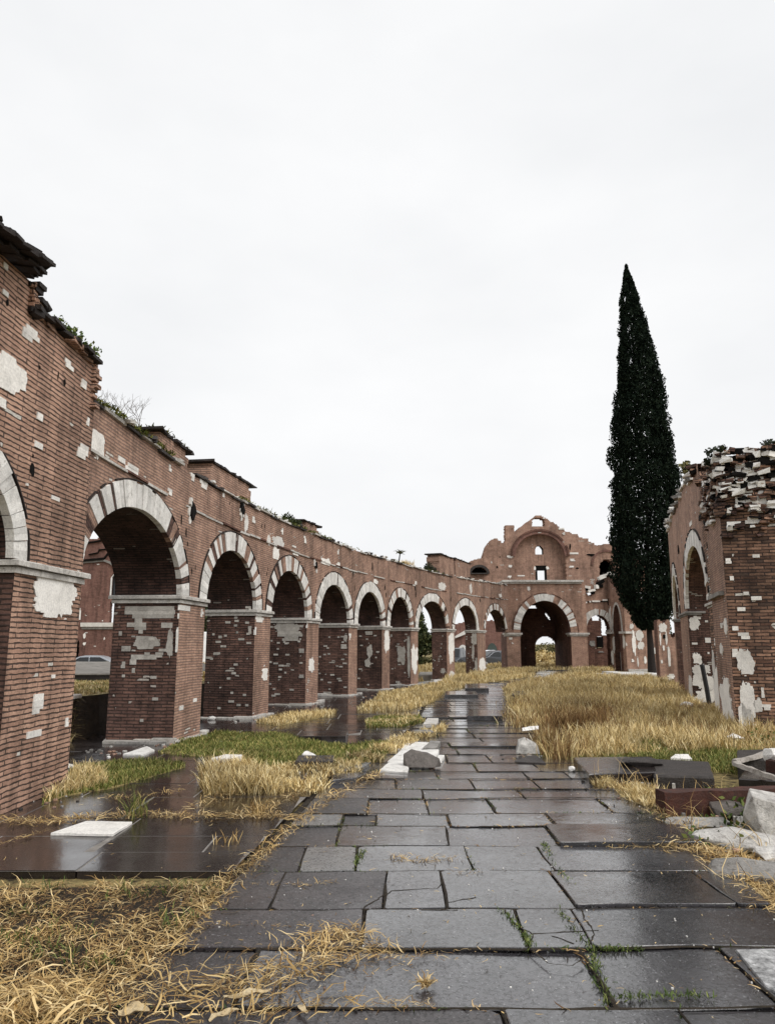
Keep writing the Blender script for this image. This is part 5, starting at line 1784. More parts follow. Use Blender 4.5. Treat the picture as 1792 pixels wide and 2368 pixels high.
# old brick villa behind the first arch
YV = 66.
vl = thing('brick_villa', (X(220, YV), YV, -.8), 'old brick building with pale arched openings behind the first arch', 'building')
vx0 = X(120, YV); vx1 = X(296, YV)
vu = lambda px: X(px, YV) - vx0
vz = lambda py: Zp(py, YV)
crop = lambda x, y: (vu(141 + x / 7.373), vz(1200 + y / 7.373))
topV = [(-.1, vz(1250))] + [crop(*p) for p in [(300, 345), (450, 335), (615, 318), (625, 295), (760, 275), (860, 268), (980, 290), (1100, 310)]] + [(vx1 - vx0 + .1, vz(1243))]
ar = [crop(800, 1320), crop(960, 900)]
lo_ = [crop(150, 2200), crop(330, 2020)]
def v_mask(u, z):
    if z > top_line(topV, u): return False
    c = (ar[0][0] + ar[1][0]) / 2; hw = (ar[1][0] - ar[0][0]) / 2
    if abs(u - c) < hw and ar[0][1] < z < ar[1][1] - .7 * hw * ((u - c) / hw) ** 2: return False
    d0, d1 = crop(795, 1770), crop(900, 1410)
    if d0[0] < u < d1[0] and d0[1] < z < d1[1]: return False
    c2 = crop(170, 2100); h2 = crop(325, 2100)[0] - c2[0]
    if ((u - c2[0]) / h2) ** 2 + (max(0, z - vz(1488)) / (vz(1474) - vz(1488))) ** 2 < 1: return False
    return True
mb = MB()
fnV = plane_fn(vx0, YV, 1, 0, 0, 1)
raster(mb, fnV, 0, vx1 - vx0, -.9, vz(1234), v_mask, .12, .6, .05, 0, 0, .03)
fVo = lambda u, z, o: fnV(u, z, -o)
A = crop(205, 1720); B = crop(310, 1400)
for k in range(8):
    za = A[1] + (B[1] - A[1]) * k / 8; zb_ = A[1] + (B[1] - A[1]) * (k + 1) / 8
    sh = .0 if k < 4 else -(k - 3) ** 1.7 * .045
    mb.hexa([fVo(A[0], za, .0), fVo(B[0] + sh, za, 0), fVo(B[0] + sh, zb_, 0), fVo(A[0], zb_, 0), fVo(A[0], za, .05), fVo(B[0] + sh, za, .05), fVo(B[0] + sh, zb_, .05), fVo(A[0], zb_, .05)], 1)
for (x, y, w_, h_) in [(430, 1940, .35, .12), (400, 1990, .3, .5), (410, 2130, .3, .4), (740, 2040, .18, .3), (590, 2170, .3, .1), (550, 775, .3, .12), (690, 1735, .15, .12)]:
    c_ = crop(x, y); blot(mb, fVo, c_[0], c_[1], w_, h_, 1, .03, seed=x)
mb.build('wall', [M['brick_back'], M['plaster'], M['black_and_shade']], vl)
mb = MB()   # broken roof edges and pointed hood
def strip(pts, th, pr, m):
    for a, b in zip(pts, pts[1:]):
        mb.hexa([fVo(a[0], a[1] - th, -.02), fVo(b[0], b[1] - th, -.02), fVo(b[0], b[1], -.02), fVo(a[0], a[1], -.02), fVo(a[0], a[1] - th, pr), fVo(b[0], b[1] - th, pr), fVo(b[0], b[1], pr), fVo(a[0], a[1], pr)], m)
strip([crop(x, y) for x, y in ((200, 410), (440, 385), (610, 352), (625, 300), (800, 275))], .13, .22, 0)
strip([crop(x, y) for x, y in ((380, 600), (540, 570), (550, 520), (690, 505))], .11, .16, 0)
strip([crop(x, y) for x, y in ((200, 710), (345, 690), (655, 662), (690, 610), (860, 400))], .2, .25, 0)
strip([crop(x, y) for x, y in ((200, 740), (345, 715), (655, 690), (760, 730), (885, 840))], .2, .14, 1)
mb.build('roof_edge', [M['black_and_shade'], M['stone_grey']], vl)
mb = MB()
c_ = ((ar[0][0] + ar[1][0]) / 2, ar[0][1]); hw = (ar[1][0] - ar[0][0]) / 2
strip([(ar[0][0] - .02, ar[0][1]), (ar[0][0] - .02, ar[1][1] - .5), (ar[0][0] + .25, ar[1][1] - .1), (c_[0], ar[1][1] + .1)], .1, .07, 0)
for (a, b) in (((ar[0][0] - .06, ar[0][1]), (ar[0][0] + .06, ar[1][1] - .55)),):
    mb.hexa([fVo(a[0], a[1], 0), fVo(b[0], a[1], 0), fVo(b[0], b[1], 0), fVo(a[0], b[1], 0), fVo(a[0], a[1], .08), fVo(b[0], a[1], .08), fVo(b[0], b[1], .08), fVo(a[0], b[1], .08)], 0)
wf = mb.build('window_frame', [M['frame']], vl)
mb = MB()
mb.poly([fVo(ar[0][0] + .06, ar[0][1], -.2), fVo(ar[0][0] + .45, ar[0][1], -.2), fVo(ar[0][0] + .62, ar[1][1] - .9, -.2), fVo(ar[0][0] + .62, ar[1][1], -.2), fVo(ar[0][0] + .06, ar[1][1] - .3, -.2)])
mb.build('window_pane', [M['glass']], wf)
mb = MB()
A = crop(335, 1800); B = crop(900, 1770)
mb.hexa([fVo(A[0], A[1] - .2, 0), fVo(B[0], A[1] - .2, 0), fVo(B[0], B[1], 0), fVo(A[0], B[1], 0), fVo(A[0], A[1] - .2, .25), fVo(B[0], A[1] - .2, .25), fVo(B[0], B[1], .3), fVo(A[0], B[1], .3)], 0)
A = crop(350, 1880); B = crop(880, 1800)
mb.hexa([fVo(A[0], A[1] - .05, 0), fVo(B[0], A[1], 0), fVo(B[0], B[1] - .18, 0), fVo(A[0], B[1] - .18, 0), fVo(A[0], A[1], .12), fVo(B[0], A[1], .12), fVo(B[0], B[1] - .18, .16), fVo(A[0], B[1] - .18, .16)], 1)
mb.build('sill', [M['plaster'], M['stone_grey']], vl)
mb = MB(); mb.box((vx0 + crop(170, 2000)[0], YV + 1.4, .6), (2.6, .1, 3.6)); mb.build('chamber', [M['black_and_shade']], vl)

# smaller brick house behind the arches next to the gatehouse
YW = 74.
hs_ = thing('brick_house', (X(1100, YW), YW, -.5), 'low brick house with a white sloping ledge and arched door behind the arcade', 'house')
hx0, hx1 = X(1052, YW), X(1174, YW)
hu = lambda px: X(px, YW) - hx0
hz = lambda py: Zp(py, YW)
c3 = lambda x, y: (hu(960 + x / 5.979), hz(1380 + y / 5.979))
topH = [(-.1, c3(580, 380)[1])] + [c3(*p) for p in [(590, 372), (690, 350), (700, 345), (905, 360), (1000, 340), (1060, 325), (1110, 330), (1200, 350)]] + [(hx1 - hx0 + .1, c3(1200, 380)[1])]
dd = c3(655, 800); dw = c3(690, 800)[0] - c3(622, 800)[0]; dt = c3(655, 700)[1]
gw = c3(1060, 800); gww = c3(1130, 800)[0] - gw[0]
def h_mask(u, z):
    if z > top_line(topH, u): return False
    if abs(u - dd[0]) < dw / 2 and z < dt - .6 * ((u - dd[0]) / (dw / 2)) ** 2: return False
    return True
mb = MB()
fnH = plane_fn(hx0, YW, 1, 0, 0, 1)
raster(mb, fnH, 0, hx1 - hx0, -.6, c3(0, 320)[1], h_mask, .10, .6, .04, 0, 0, .02)
fHo = lambda u, z, o: fnH(u, z, -o)
mb.build('wall', [M['brick_back']], hs_)
mb = MB()
a = c3(550, 560); b = c3(700, 480)
mb.hexa([fHo(a[0], a[1] - .1, 0), fHo(b[0], b[1] - .25, 0), fHo(b[0], b[1] + .15, 0), fHo(a[0], a[1] + .1, 0), fHo(a[0], a[1] - .1, .4), fHo(b[0], b[1] - .25, .4), fHo(b[0], b[1] + .15, .4), fHo(a[0], a[1] + .1, .4)], 0)
mb.build('ledge', [M['plaster']], hs_)
mb = MB()
for k in range(12):
    t0 = math.pi * k / 12; t1 = math.pi * (k + 1) / 12
    q = [(dd[0] + (dw / 2 + e) * math.cos(t), dt - .62 + (.62 + e) * math.sin(t)) for t, e in ((t0, 0), (t1, 0), (t1, .26), (t0, .26))]
    mb.hexa([fHo(p[0], p[1], 0) for p in q] + [fHo(p[0], p[1], .08) for p in q], 0)
z0 = c3(0, 800)[1]
mb.hexa([fHo(dd[0] - dw / 2 - .26, z0, 0), fHo(dd[0] - dw / 2, z0, 0), fHo(dd[0] - dw / 2, dt - .62, 0), fHo(dd[0] - dw / 2 - .26, dt - .62, 0), fHo(dd[0] - dw / 2 - .26, z0, .08), fHo(dd[0] - dw / 2, z0, .08), fHo(dd[0] - dw / 2, dt - .62, .08), fHo(dd[0] - dw / 2 - .26, dt - .62, .08)], 0)
mb.hexa([fHo(c3(686, 0)[0], -.5, 0), fHo(c3(712, 0)[0], -.5, 0), fHo(c3(712, 0)[0], c3(0, 865)[1], 0), fHo(c3(686, 0)[0], c3(0, 865)[1], 0), fHo(c3(686, 0)[0], -.5, .1), fHo(c3(712, 0)[0], -.5, .1), fHo(c3(712, 0)[0], c3(0, 865)[1], .1), fHo(c3(686, 0)[0], c3(0, 865)[1], .1)], 0)
df = mb.build('door_frame', [M['frame']], hs_)
mb = MB(); mb.box((hx0 + dd[0], YW + .5, 1.), (dw + .3, .08, 4.)); mb.build('door', [M['stone_dark']], df)
mb = MB()
q = [fHo(gw[0] + gww * math.cos(t), hz(1508) + (hz(1487) - hz(1508)) * max(0, math.sin(t)), .03) for t in np.linspace(0, math.pi, 14)] + [fHo(gw[0] - gww, -.5, .03), fHo(gw[0] + gww, -.5, .03)]
mb.poly(q)
mb.build('arched_window', [mat_plain('green_glass', (.07, .09, .08), .2)], hs_)

# low wall with a concrete top, and a bare sapling at the bank
lw = thing('low_wall', (-7, 18, .6), 'low dark brick wall with a pale sloping concrete top behind the first arch', 'wall')
mb = MB(); mb.box((-7.2, 18.6, .72), (4.6, 1.0, .34)); mb.build('wall', [M['stone_dark']], lw)
mb = MB(); mb.hexa([(-9.6, 18.0, .86), (-4.95, 18.1, .86), (-4.95, 21.6, .86), (-9.6, 21.6, .86), (-9.6, 18.05, .90), (-5.15, 18.1, .90), (-5.25, 21.6, 1.06), (-9.6, 21.6, 1.10)]); mb.build('concrete_top', [M['concrete']], lw)
mb = MB()
bs = Vector((gr(176, 1700)[0], 12.55, -.05))
mb.tube([bs, bs + Vector((-.0, 0, .6)), bs + Vector((-.02, 0, .95))], .016, .012, 6)
mb.tube([bs + Vector((-.01, 0, .78)), bs + Vector((.09, 0, 1.02)), bs + Vector((.22, 0, 1.28))], .012, .007, 5)
mb.tube([bs + Vector((-.02, 0, .9)), bs + Vector((-.03, 0, 1.1)), bs + Vector((0, 0, 1.2))], .01, .005, 5)
mb.tube([bs + Vector((0, 0, .5)), bs + Vector((.12, 0, .75)), bs + Vector((.2, .02, .92))], .009, .004, 5)
mb.tube([bs + Vector((0, 0, .6)), bs + Vector((-.14, 0, .42))], .008, .004, 5)
mb.tube([bs + Vector((.03, 0, .92)), bs + Vector((.15, 0, .98))], .006, .003, 5)
sp2 = mb.build('bare_sapling', [M['twig_dark']])
tag(sp2, 'thin black leafless sapling in the opening of the first arch', 'sapling')

# ================================================================== ground
def gz(x, y):
    b = -.055
    k = min(1, max(0, (-x - 4) / 5)) * min(1, max(0, (y - 24) / 8))
    b -= .75 * k
    k2 = min(1, max(0, (y - 48) / 12))
    b -= .4 * k2 * (1 - k)
    return b + .02 * mnoise.noise(Vector((x * .7, y * .7, 0)))


xs = np.concatenate([[-900, -300, -100, -50], np.arange(-30, 30, .75), [40, 70, 200, 900]])
ys = np.concatenate([[-200, -40, -10], np.arange(-4, 90, .75), [110, 160, 300, 900, 1600]])
V = np.array([(x, y, gz(x, y)) for y in ys for x in xs])
nx_ = len(xs)
idx = np.array([(j * nx_ + i, j * nx_ + i + 1, (j + 1) * nx_ + i + 1, (j + 1) * nx_ + i) for j in range(len(ys) - 1) for i in range(nx_ - 1)])
t = NT('field_soil')
ob = t.coord('Object')
a = t.noise(ob, .35, 6, .65); b = t.noise(ob, 7, 6, .7)
c = t.mix(t.ramp(a, [(.35, 0.), (.65, 1.)]), (.20, .165, .07), (.34, .26, .115))
c = t.mix(t.ramp(b, [(.38, 1.), (.55, 0.)]), c, (.04, .03, .018))
M['field'] = t.out(c, .9, t.bump(b, .05, .8), .2)
tag(mesh_np('ground', V, 4, M['field'], None, idx), kind='structure')

Lp = [(2.0, -1.50), (3.5, -1.38), (4.37, -1.16), (5.6, -1.03), (6.54, -.92), (8.09, -.79), (9.97, -.53), (11.5, -.1), (14.28, .45), (18.88, .92), (23.46, 1.25), (28., 1.65), (32.8, 3.3), (38, 6.2), (42, 8.3), (46.2, 9.0)]
Rp = [(2.0, 2.5), (4.83, 2.34), (5.7, 2.47), (6.68, 2.55), (8.09, 2.71), (10.13, 2.85), (11.5, 2.8), (13.6, 2.64), (15.8, 2.71), (18.88, 3.04), (23.46, 3.65), (28., 4.3), (31., 5.4), (36, 7.6), (41, 10.2), (46.2, 11.4)]
fL_ = lambda y: float(np.interp(y, [p[0] for p in Lp], [p[1] for p in Lp]))
fR_ = lambda y: float(np.interp(y, [p[0] for p in Rp], [p[1] for p in Rp]))

def warp(x, y):
    # settled paving: joints wander together
    return (x + .028 * mnoise.noise(Vector((x * .9, y * .9, 3.3))) + .010 * mnoise.noise(Vector((x * 3.1, y * 3.1, 1.3))),
            y + .040 * mnoise.noise(Vector((x * .8, y * .7, 8.1))) + .014 * mnoise.noise(Vector((x * 3.3, y * 3.3, 6.3))))


# bed under the slabs
mb = MB()
yy = np.linspace(1.5, 46.2, 60)
for a, b in zip(yy, yy[1:]):
    mb.poly([(fL_(a) - .08, a, -.022), (fR_(a) + .05, a, -.022), (fR_(b) + .05, b, -.022), (fL_(b) - .08, b, -.022)])
tag(mb.build('path_bed', [M['soil']]), kind='structure')

mb = MB()
rows_px = [(2480, 2331, [1188, 1620]), (2331, 2195, [567, 1387, 1735]), (2195, 2106, [840, 1205, 1345]), (2106, 2018, [640, 890, 1027, 1300, 1650]), (2018, 1960, [700, 822, 1087, 1265]),
           (1960, 1912, [784, 1035, 1277]), (1912, 1883, [790, 868, 1035, 1270]), (1883, 1847, [850, 985, 1135, 1400]), (1847, 1826, [975, 1205]), (1826, 1802, [915, 1090, 1240]), (1802, 1785, [1010, 1215, 1310]),
           (1785, 1765, [1000, 1100, 1240]), (1765, 1745, [1030, 1130])]
rowsY = []
for (ya, yb, xs_) in rows_px:
    Ya = gr(896, ya)[1]; Yb = gr(896, yb)[1]
    rowsY.append((Ya, Yb, [gr(x, (ya + yb) / 2)[0] for x in xs_]))
y = rowsY[-1][1]
while y < 46:
    d = random.uniform(.45, .8) * (1 if y < 20 else 1.4)
    l, r = fL_(y), fR_(y)
    xs_ = []; x = l + random.uniform(.4, 1.2)
    while x < r - .35:
        xs_.append(x); x += random.uniform(.6, 1.35)
    rowsY.append((y, y + d, xs_)); y += d
joints = []
rr = random.Random(4)
for ri, (Ya, Yb, xs_) in enumerate(rowsY):
    e = .007 if ri < 14 else .010
    bnds = [None] + sorted(xs_) + [None]
    for ci in range(len(bnds) - 1):
        la = bnds[ci] if bnds[ci] is not None else None
        ra_ = bnds[ci + 1]
        sl0 = rr.uniform(-.03, .03) if la is not None else 0
        x00 = (la if la is not None else fL_(Ya)); x01 = (la + .0 if la is not None else fL_(Yb))
        x10 = (ra_ if ra_ is not None else fR_(Ya)); x11 = (ra_ if ra_ is not None else fR_(Yb))
        if x10 - x00 < .1: continue
        j = lambda: rr.uniform(-.008, .008)
        P = [(x00 + e + j(), Ya + e + j()), (x10 - e + j(), Ya + e + j()), (x11 - e + j(), Yb - e + j()), (x01 + e + j(), Yb - e + j())]
        tx, ty = rr.uniform(-.010, .010), rr.uniform(-.018, .014)
        z0 = rr.uniform(-.010, .012)
        if ri in (2, 3): z0 = .012; tx = ty = 0.
        xm, ym = (x00 + x10) / 2, (Ya + Yb) / 2
        if ri == 4 and ci == 1 or ri == 6 and ci == 0: mi = 1
        elif xm < .1 - .12 * max(0, Ya - 5) and ri < 9: mi = 2
        else: mi = 0
        if ri == 4 and ci == 1: z0 = .014
        if ri == 3 and ci in (4, 5): z0 = .022; ty = -.03
        if ri == 5 and ci == 3: z0 = .035; ty = -.03
        if ri > 8: z0 *= .5; tx *= .5; ty *= .5
        if ri > 8 and rr.random() < .06: z0 += .025; ty -= .02
        # broken outline: chipped corners
        Q = []
        for k in range(4):
            a = P[k]; b = P[(k + 1) % 4]; pr = P[k - 1]
            ch = rr.uniform(.006, .018) if rr.random() < .85 else rr.uniform(.02, .045)
            d1 = math.dist(a, pr); d2 = math.dist(a, b)
            Q.append((a[0] + (pr[0] - a[0]) * ch / d1, a[1] + (pr[1] - a[1]) * ch / d1))
            Q.append((a[0] + (b[0] - a[0]) * ch / d2, a[1] + (b[1] - a[1]) * ch / d2))
            n_ = max(1, int(d2 / .22))
            for q in range(1, n_):
                f = q / n_
                nxn, nyn = -(b[1] - a[1]) / d2, (b[0] - a[0]) / d2
                o = rr.uniform(-.004, .006)
                Q.append((a[0] + (b[0] - a[0]) * f + nxn * o, a[1] + (b[1] - a[1]) * f + nyn * o))
        Q = [warp(*q) for q in Q]
        mb.prism(Q, -.09, (lambda x, y, z0=z0, tx=tx, ty=ty, xm=xm, ym=ym: z0 + (x - xm) * tx + (y - ym) * ty), mi, .004)
        joints.append(((x00, Ya), (x10, Ya), Ya))
        if ra_ is not None: joints.append(((ra_, Ya), (ra_, Yb), Ya))
path = mb.build('path', [M['path'], M['path_pale'], M['path_dark']])
tag(path, kind='structure')

# cracks across the old slabs, packed with dirt
mb = MB()
rr = random.Random(17)
for pts in [[(1340, 2106), (1352, 2130), (1375, 2160), (1362, 2195)], [(1165, 2110), (1190, 2140), (1235, 2163), (1225, 2195)], [(1225, 2195), (1268, 2230), (1325, 2235), (1360, 2215)], [(1235, 2163), (1300, 2160), (1400, 2156)], [(1275, 2168), (1340, 2190)],
            [(840, 2106), (905, 2064), (1010, 2060), (1030, 2040)], [(1035, 2092), (1110, 2080)], [(1060, 2112), (960, 2108)], [(1330, 2060), (1420, 2052), (1620, 2058)]]:
    P = []
    for a, b in zip(pts, pts[1:]):
        n_ = max(2, int(math.dist(gr(*a), gr(*b)) / .035))
        for k in range(n_):
            f = k / n_
            x, y = gr(a[0] + (b[0] - a[0]) * f, a[1] + (b[1] - a[1]) * f)
            P.append(warp(x + rr.uniform(-.007, .007), y + rr.uniform(-.007, .007)))
    ws = [rr.uniform(.0022, .006) for _ in P]
    for i in range(len(P) - 1):
        dx, dy = P[i + 1][0] - P[i][0], P[i + 1][1] - P[i][1]
        l = math.hypot(dx, dy) or 1
        nx2, ny2 = -dy / l, dx / l
        mb.poly([(P[i][0] - nx2 * ws[i], P[i][1] - ny2 * ws[i], .0135), (P[i + 1][0] - nx2 * ws[i + 1], P[i + 1][1] - ny2 * ws[i + 1], .0135), (P[i + 1][0] + nx2 * ws[i + 1], P[i + 1][1] + ny2 * ws[i + 1], .0135), (P[i][0] + nx2 * ws[i], P[i][1] + ny2 * ws[i], .0135)])
tag(mb.build('path_crack', [M['soil']]), kind='structure')
# pale spalled slab at the lower right corner
A = [gr(1700, 2205), gr(1800, 2203), gr(1830, 2320), gr(1770, 2290)]
mb = MB(); mb.prism([(p[0], p[1]) for p in A], .0, .022, 0, .006)
tag(mb.build('spalled_slab', [mat_stone('spalled_stone', (.62, .62, .62), (.10, .10, .10), 22., .6, .004, (.03, .03, .03))]), 'white flaking stone slab set in the near edge of the path', 'slab')

# ---------------------------------------------------------------- left terrace
def W(P): return [gr(*p) for p in P]


G_near = W([(95, 1862), (150, 1842), (250, 1826), (340, 1802), (430, 1775), (420, 1766), (300, 1762), (200, 1772), (165, 1785)])
G_big = W([(365, 1742), (420, 1715), (500, 1698), (640, 1696), (700, 1712), (800, 1727), (870, 1716), (905, 1716), (900, 1740), (870, 1762), (830, 1776), (700, 1778), (600, 1772), (560, 1760), (480, 1752), (420, 1748)])
G_mid = W([(845, 1666), (900, 1656), (970, 1658), (983, 1670), (930, 1682), (850, 1683)])
G_dry = W([(822, 1648), (880, 1606), (950, 1592), (1030, 1580), (1150, 1562), (1240, 1560), (1222, 1566), (1105, 1584), (1030, 1602), (1000, 1626), (940, 1646)])
G_strip = W([(590, 1672), (680, 1652), (780, 1648), (760, 1658), (640, 1680)])
soil_holes = [G_near, G_big, G_mid, G_dry, G_strip]
mb = MB()
YT = 5.66
yb_ = np.linspace(YT, 33, 40)
for a, b in zip(yb_, yb_[1:]):
    wl = lambda q: -9. if q < 12.4 else float(np.interp(q, [12.4, 20, 27, 33], [-5.2, -3.4, -.6, 1.7]))
    mb.poly([(wl(a), a, -.004), (fL_(a) - .10, a, -.004), (fL_(b) - .10, b, -.004), (wl(b), b, -.004)])
tag(mb.build('terrace_bed', [M['mortar']]), kind='structure')
mb = MB()
yr = [YT, 6.15, 6.64, 7.28, 8.25, 9.0, 9.9, 10.75, 11.6, 12.5]
while yr[-1] < 32: yr.append(yr[-1] + random.uniform(.8, 1.25))
rr = random.Random(9)
tj = []
for ya, yb in zip(yr, yr[1:]):
    lft = -8.6 if ya < 12.3 else wl(ya)
    x = lft
    while True:
        wd_ = rr.uniform(.85, 1.35)
        xr = fL_((ya + yb) / 2) - .10
        x1 = min(x + wd_, xr)
        if xr - x1 < .3: x1 = xr
        e = .006
        P = [(x + e, ya + e), (x1 - e, ya + e), (x1 - e, yb - e), (x + e, yb - e)]
        cxm, cym = (x + x1) / 2, (ya + yb) / 2
        if True:
            z0 = rr.uniform(-.003, .004)
            tx, ty = rr.uniform(-.003, .003), rr.uniform(-.003, .003)
            mb.prism(P, -.1, lambda X_, Y_, z0=z0, tx=tx, ty=ty, cxm=cxm, cym=cym: z0 + (X_ - cxm) * tx + (Y_ - cym) * ty, 0, .004)
        x = x1
        if x1 >= xr - 1e-6: break
    tj.append(ya)
tag(mb.build('terrace', [M['terrace']]), kind='structure')
mb = MB()
for h in soil_holes:
    c_ = np.mean(h, axis=0)
    mb.prism([(c_[0] + (p[0] - c_[0]) * .97, c_[1] + (p[1] - c_[1]) * .97) for p in h], -.1, .012, 0, .01)
tag(mb.build('turf_soil', [M['field']]), kind='structure')

# retaining bank behind the arcade
mb = MB()
front = [(-16, 12.75), (-9, 12.85), (-6.5, 12.9), (-5.35, 13.0), (-5.15, 13.6), (-5.0, 15.0), (-4.55, 17.2), (-3.75, 20.5), (-2.9, 23.6)]
back = [(-16, 24), (-12, 24), (-10, 24), (-9, 24), (-8.6, 24), (-8.2, 24), (-7, 24), (-5.4, 24), (-4, 24.2)]
H = [.7] * 7 + [.55, .1]
for i in range(len(front) - 1):
    a, b = front[i], front[i + 1]
    for k in range(3):
        z0, z1 = H[i] * k / 3 - .06 * (k == 0), H[i] * (k + 1) / 3
        y0, y1 = H[i + 1] * k / 3 - .06 * (k == 0), H[i + 1] * (k + 1) / 3
        o0 = .10 - .035 * k; o1 = .10 - .035 * (k + 1)
        mb.poly([(a[0] + o0, a[1] - o0, z0), (b[0] + o0, b[1] - o0, y0), (b[0] + o1, b[1] - o1, y1), (a[0] + o1, a[1] - o1, z1)], None, 0)
    c_, d_ = back[i], back[i + 1]
    for k in range(4):
        f0, f1 = k / 4, (k + 1) / 4
        L_ = lambda p, q, f: (p[0] + (q[0] - p[0]) * f, p[1] + (q[1] - p[1]) * f)
        zf = lambda h, f: h * (1 - max(0, f - .45) / .55 * 1.1)
        mb.poly([(*L_(a, c_, f0), zf(H[i], f0)), (*L_(b, d_, f0), zf(H[i + 1], f0)), (*L_(b, d_, f1), zf(H[i + 1], f1)), (*L_(a, c_, f1), zf(H[i], f1))], None, 1)
tag(mb.build('bank', [mat_stone('bank_soil', (.045, .030, .018), (.014, .010, .007), 6., .9, .03), M['field']]), kind='structure')
mb = MB()
for k in range(9):
    x0 = -9.4 + k * .46
    mb.prism([(x0, 12.78), (x0 + .45, 12.78 + random.uniform(-.02, .02)), (x0 + .45, 13.15), (x0, 13.15)], .68, .735 + random.uniform(-.01, .01), 0, .01)
kb_ = mb.build('stone_kerb', [M['stone_trim']])
tag(kb_, 'pale stone kerb along the top of the dark bank behind the first arch', 'kerb')

# ---------------------------------------------------------------- grass
def z_at(xy, z=0.): return np.concatenate([xy, np.full((len(xy), 1), z)], 1)


def grass(name, poly, n, h, mat, wd=.008, z=0., ypow=0., el=(1.25, .75), cs=.6, seed=0., hvar=.6, cut=.0, kind='stuff', label=None):
    xy = poly_pts(poly, n, ypow)
    c = clump(xy, cs, seed)
    if cut: xy = xy[c > cut]; c = c[c > cut]
    P = z_at(xy, z)
    ln = h * (1 - hvar + hvar * 1.5 * c) * rng.uniform(.55, 1.15, len(xy))
    w_ = wd * (1 + xy[:, 1] * .035)
    return tag(blades(name, P, ln, w_ * rng.uniform(.6, 1.3, len(xy)), el[0], el[1], mat), label, None, None, kind)


right = [(2.78, 16.2), (2.72, 14.5), (2.66, 13.2), (2.62, 12.2), (2.58, 11.), (2.9, 10.8), (3.6, 11.3), (5., 11.7), (7.4, 11.2), (9., 11.5), (8., 14), (6.4, 13.6), (7.55, 17.5), (8.4, 20.9), (9.2, 23.5), (10.3, 27), (11.6, 31), (12.6, 36.4), (10.4, 37.5), (11., 40.5), (12.5, 45.5), (11.5, 46), (10.0, 40.6), (7.4, 35.5), (5.3, 30.8), (4.2, 27.5), (3.62, 23.4), (3.02, 18.9)]
grass('dry_grass', right, 66000, .34, M['dry'], .008, -.04, 1.25, (1.22, .75), .75, 3., .95, .36)
grass('dry_thatch', right, 16000, .22, M['straw'], .009, -.045, 1.0, (.7, .1), 1.0, 13., .6, .30)
grass('green_grass', W([(1240, 1752), (1330, 1712), (1480, 1688), (1640, 1692), (1760, 1720), (1740, 1790), (1600, 1775), (1400, 1765)]), 15000, .12, M['green'], .008, -.04, .5, (1.2, .7), .7, 8.)
# tall brown clumps at the path edge
cl = []
for (x, y, r, n, h) in [(1275, 1738, .10, 420, .42), (1292, 1752, .11, 300, .36), (1330, 1740, .2, 360, .34), (1345, 1650, .35, 900, .48), (1300, 1660, .3, 600, .42), (1400, 1640, .35, 500, .38), (1215, 1680, .2, 420, .3), (1440, 1700, .3, 400, .3), (1560, 1690, .4, 600, .34), (1640, 1712, .3, 380, .32), (1230, 1640, .3, 420, .36), (1190, 1660, .16, 240, .26)]:
    b = gr(x, y)
    P = np.concatenate([rng.normal(0, r, (n, 2)) + np.array(b), np.full((n, 1), -.04)], 1)
    cl.append((P, h * rng.uniform(.5, 1.15, n)))
bc = []
for (x, y, r, n, h) in [(1318, 1700, .22, 900, .52), (1362, 1692, .2, 700, .46), (1400, 1668, .3, 500, .40), (1640, 1650, .4, 500, .34), (1585, 1600, .5, 500, .34), (1262, 1735, .12, 260, .4)]:
    b = gr(x, y)
    bc.append(np.concatenate([rng.normal(0, r, (n, 2)) + np.array(b), np.full((n, 1), -.04)], 1)); bc[-1] = np.concatenate([bc[-1], (h * rng.uniform(.5, 1.15, n))[:, None]], 1)
bc = np.concatenate(bc)
tag(blades('tall_brown_grass', bc[:, :3], bc[:, 3], np.full(len(bc), .010), 1.38, 1.0, M['brown'], None), kind='stuff')
P = np.concatenate([c[0] for c in cl]); ln = np.concatenate([c[1] for c in cl])
tag(blades('tall_grass', P[::2], ln[::2], np.full(len(P[::2]), .011), 1.32, .85, M['dry'], None), kind='stuff')
tag(blades('tall_brown_grass', P[1::2], ln[1::2], np.full(len(P[1::2]), .010), 1.36, .95, M['brown'], None), kind='stuff')
grass('brown_grass', right, 3500, .32, M['brown'], .008, -.04, 1.0, (1.3, .9), .8, 41., .7, .56)
# left-hand patches
grass('green_grass', G_near, 7500, .10, M['green'], .007, 0, 0, (1.25, .7), .3, 1.)
xy = poly_pts(W([(100, 1860), (165, 1838), (250, 1822), (235, 1790), (175, 1782), (165, 1800)]), 1500)
tag(blades('dry_grass', z_at(xy), rng.uniform(.08, .22, 1500), np.full(1500, .008), 1.2, .6, M['dry']), kind='stuff')
grass('green_grass', G_big, 17000, .095, M['green'], .008, 0, 0, (1.22, .7), .5, 2., .6)
dry_big = W([(600, 1830), (560, 1800), (690, 1770), (760, 1765), (850, 1745), (890, 1722), (960, 1700), (1026, 1677), (1032, 1690), (960, 1722), (890, 1760), (830, 1790), (736, 1836), (640, 1838)])
grass('dry_grass', dry_big, 8500, .16, M['dry'], .009, 0, 0, (1.1, .5), .45, 5., .7, .42)
grass('dry_grass', W([(470, 1838), (462, 1800), (520, 1770), (600, 1790), (640, 1838)]), 3000, .27, M['dry'], .008, 0, 0, (1.15, .75), .35, 6., .6, .3)
grass('green_grass', G_mid, 6500, .09, M['green'], .010, 0, 0, (1.25, .8), .8, 7.)
grass('dry_grass', G_mid, 1400, .13, M['dry'], .010, 0, 0, (1.2, .7), .8, 9., .6, .4)
grass('dry_grass', G_dry, 12000, .20, M['dry'], .011, 0, .6, (1.25, .85), 1.0, 4.)
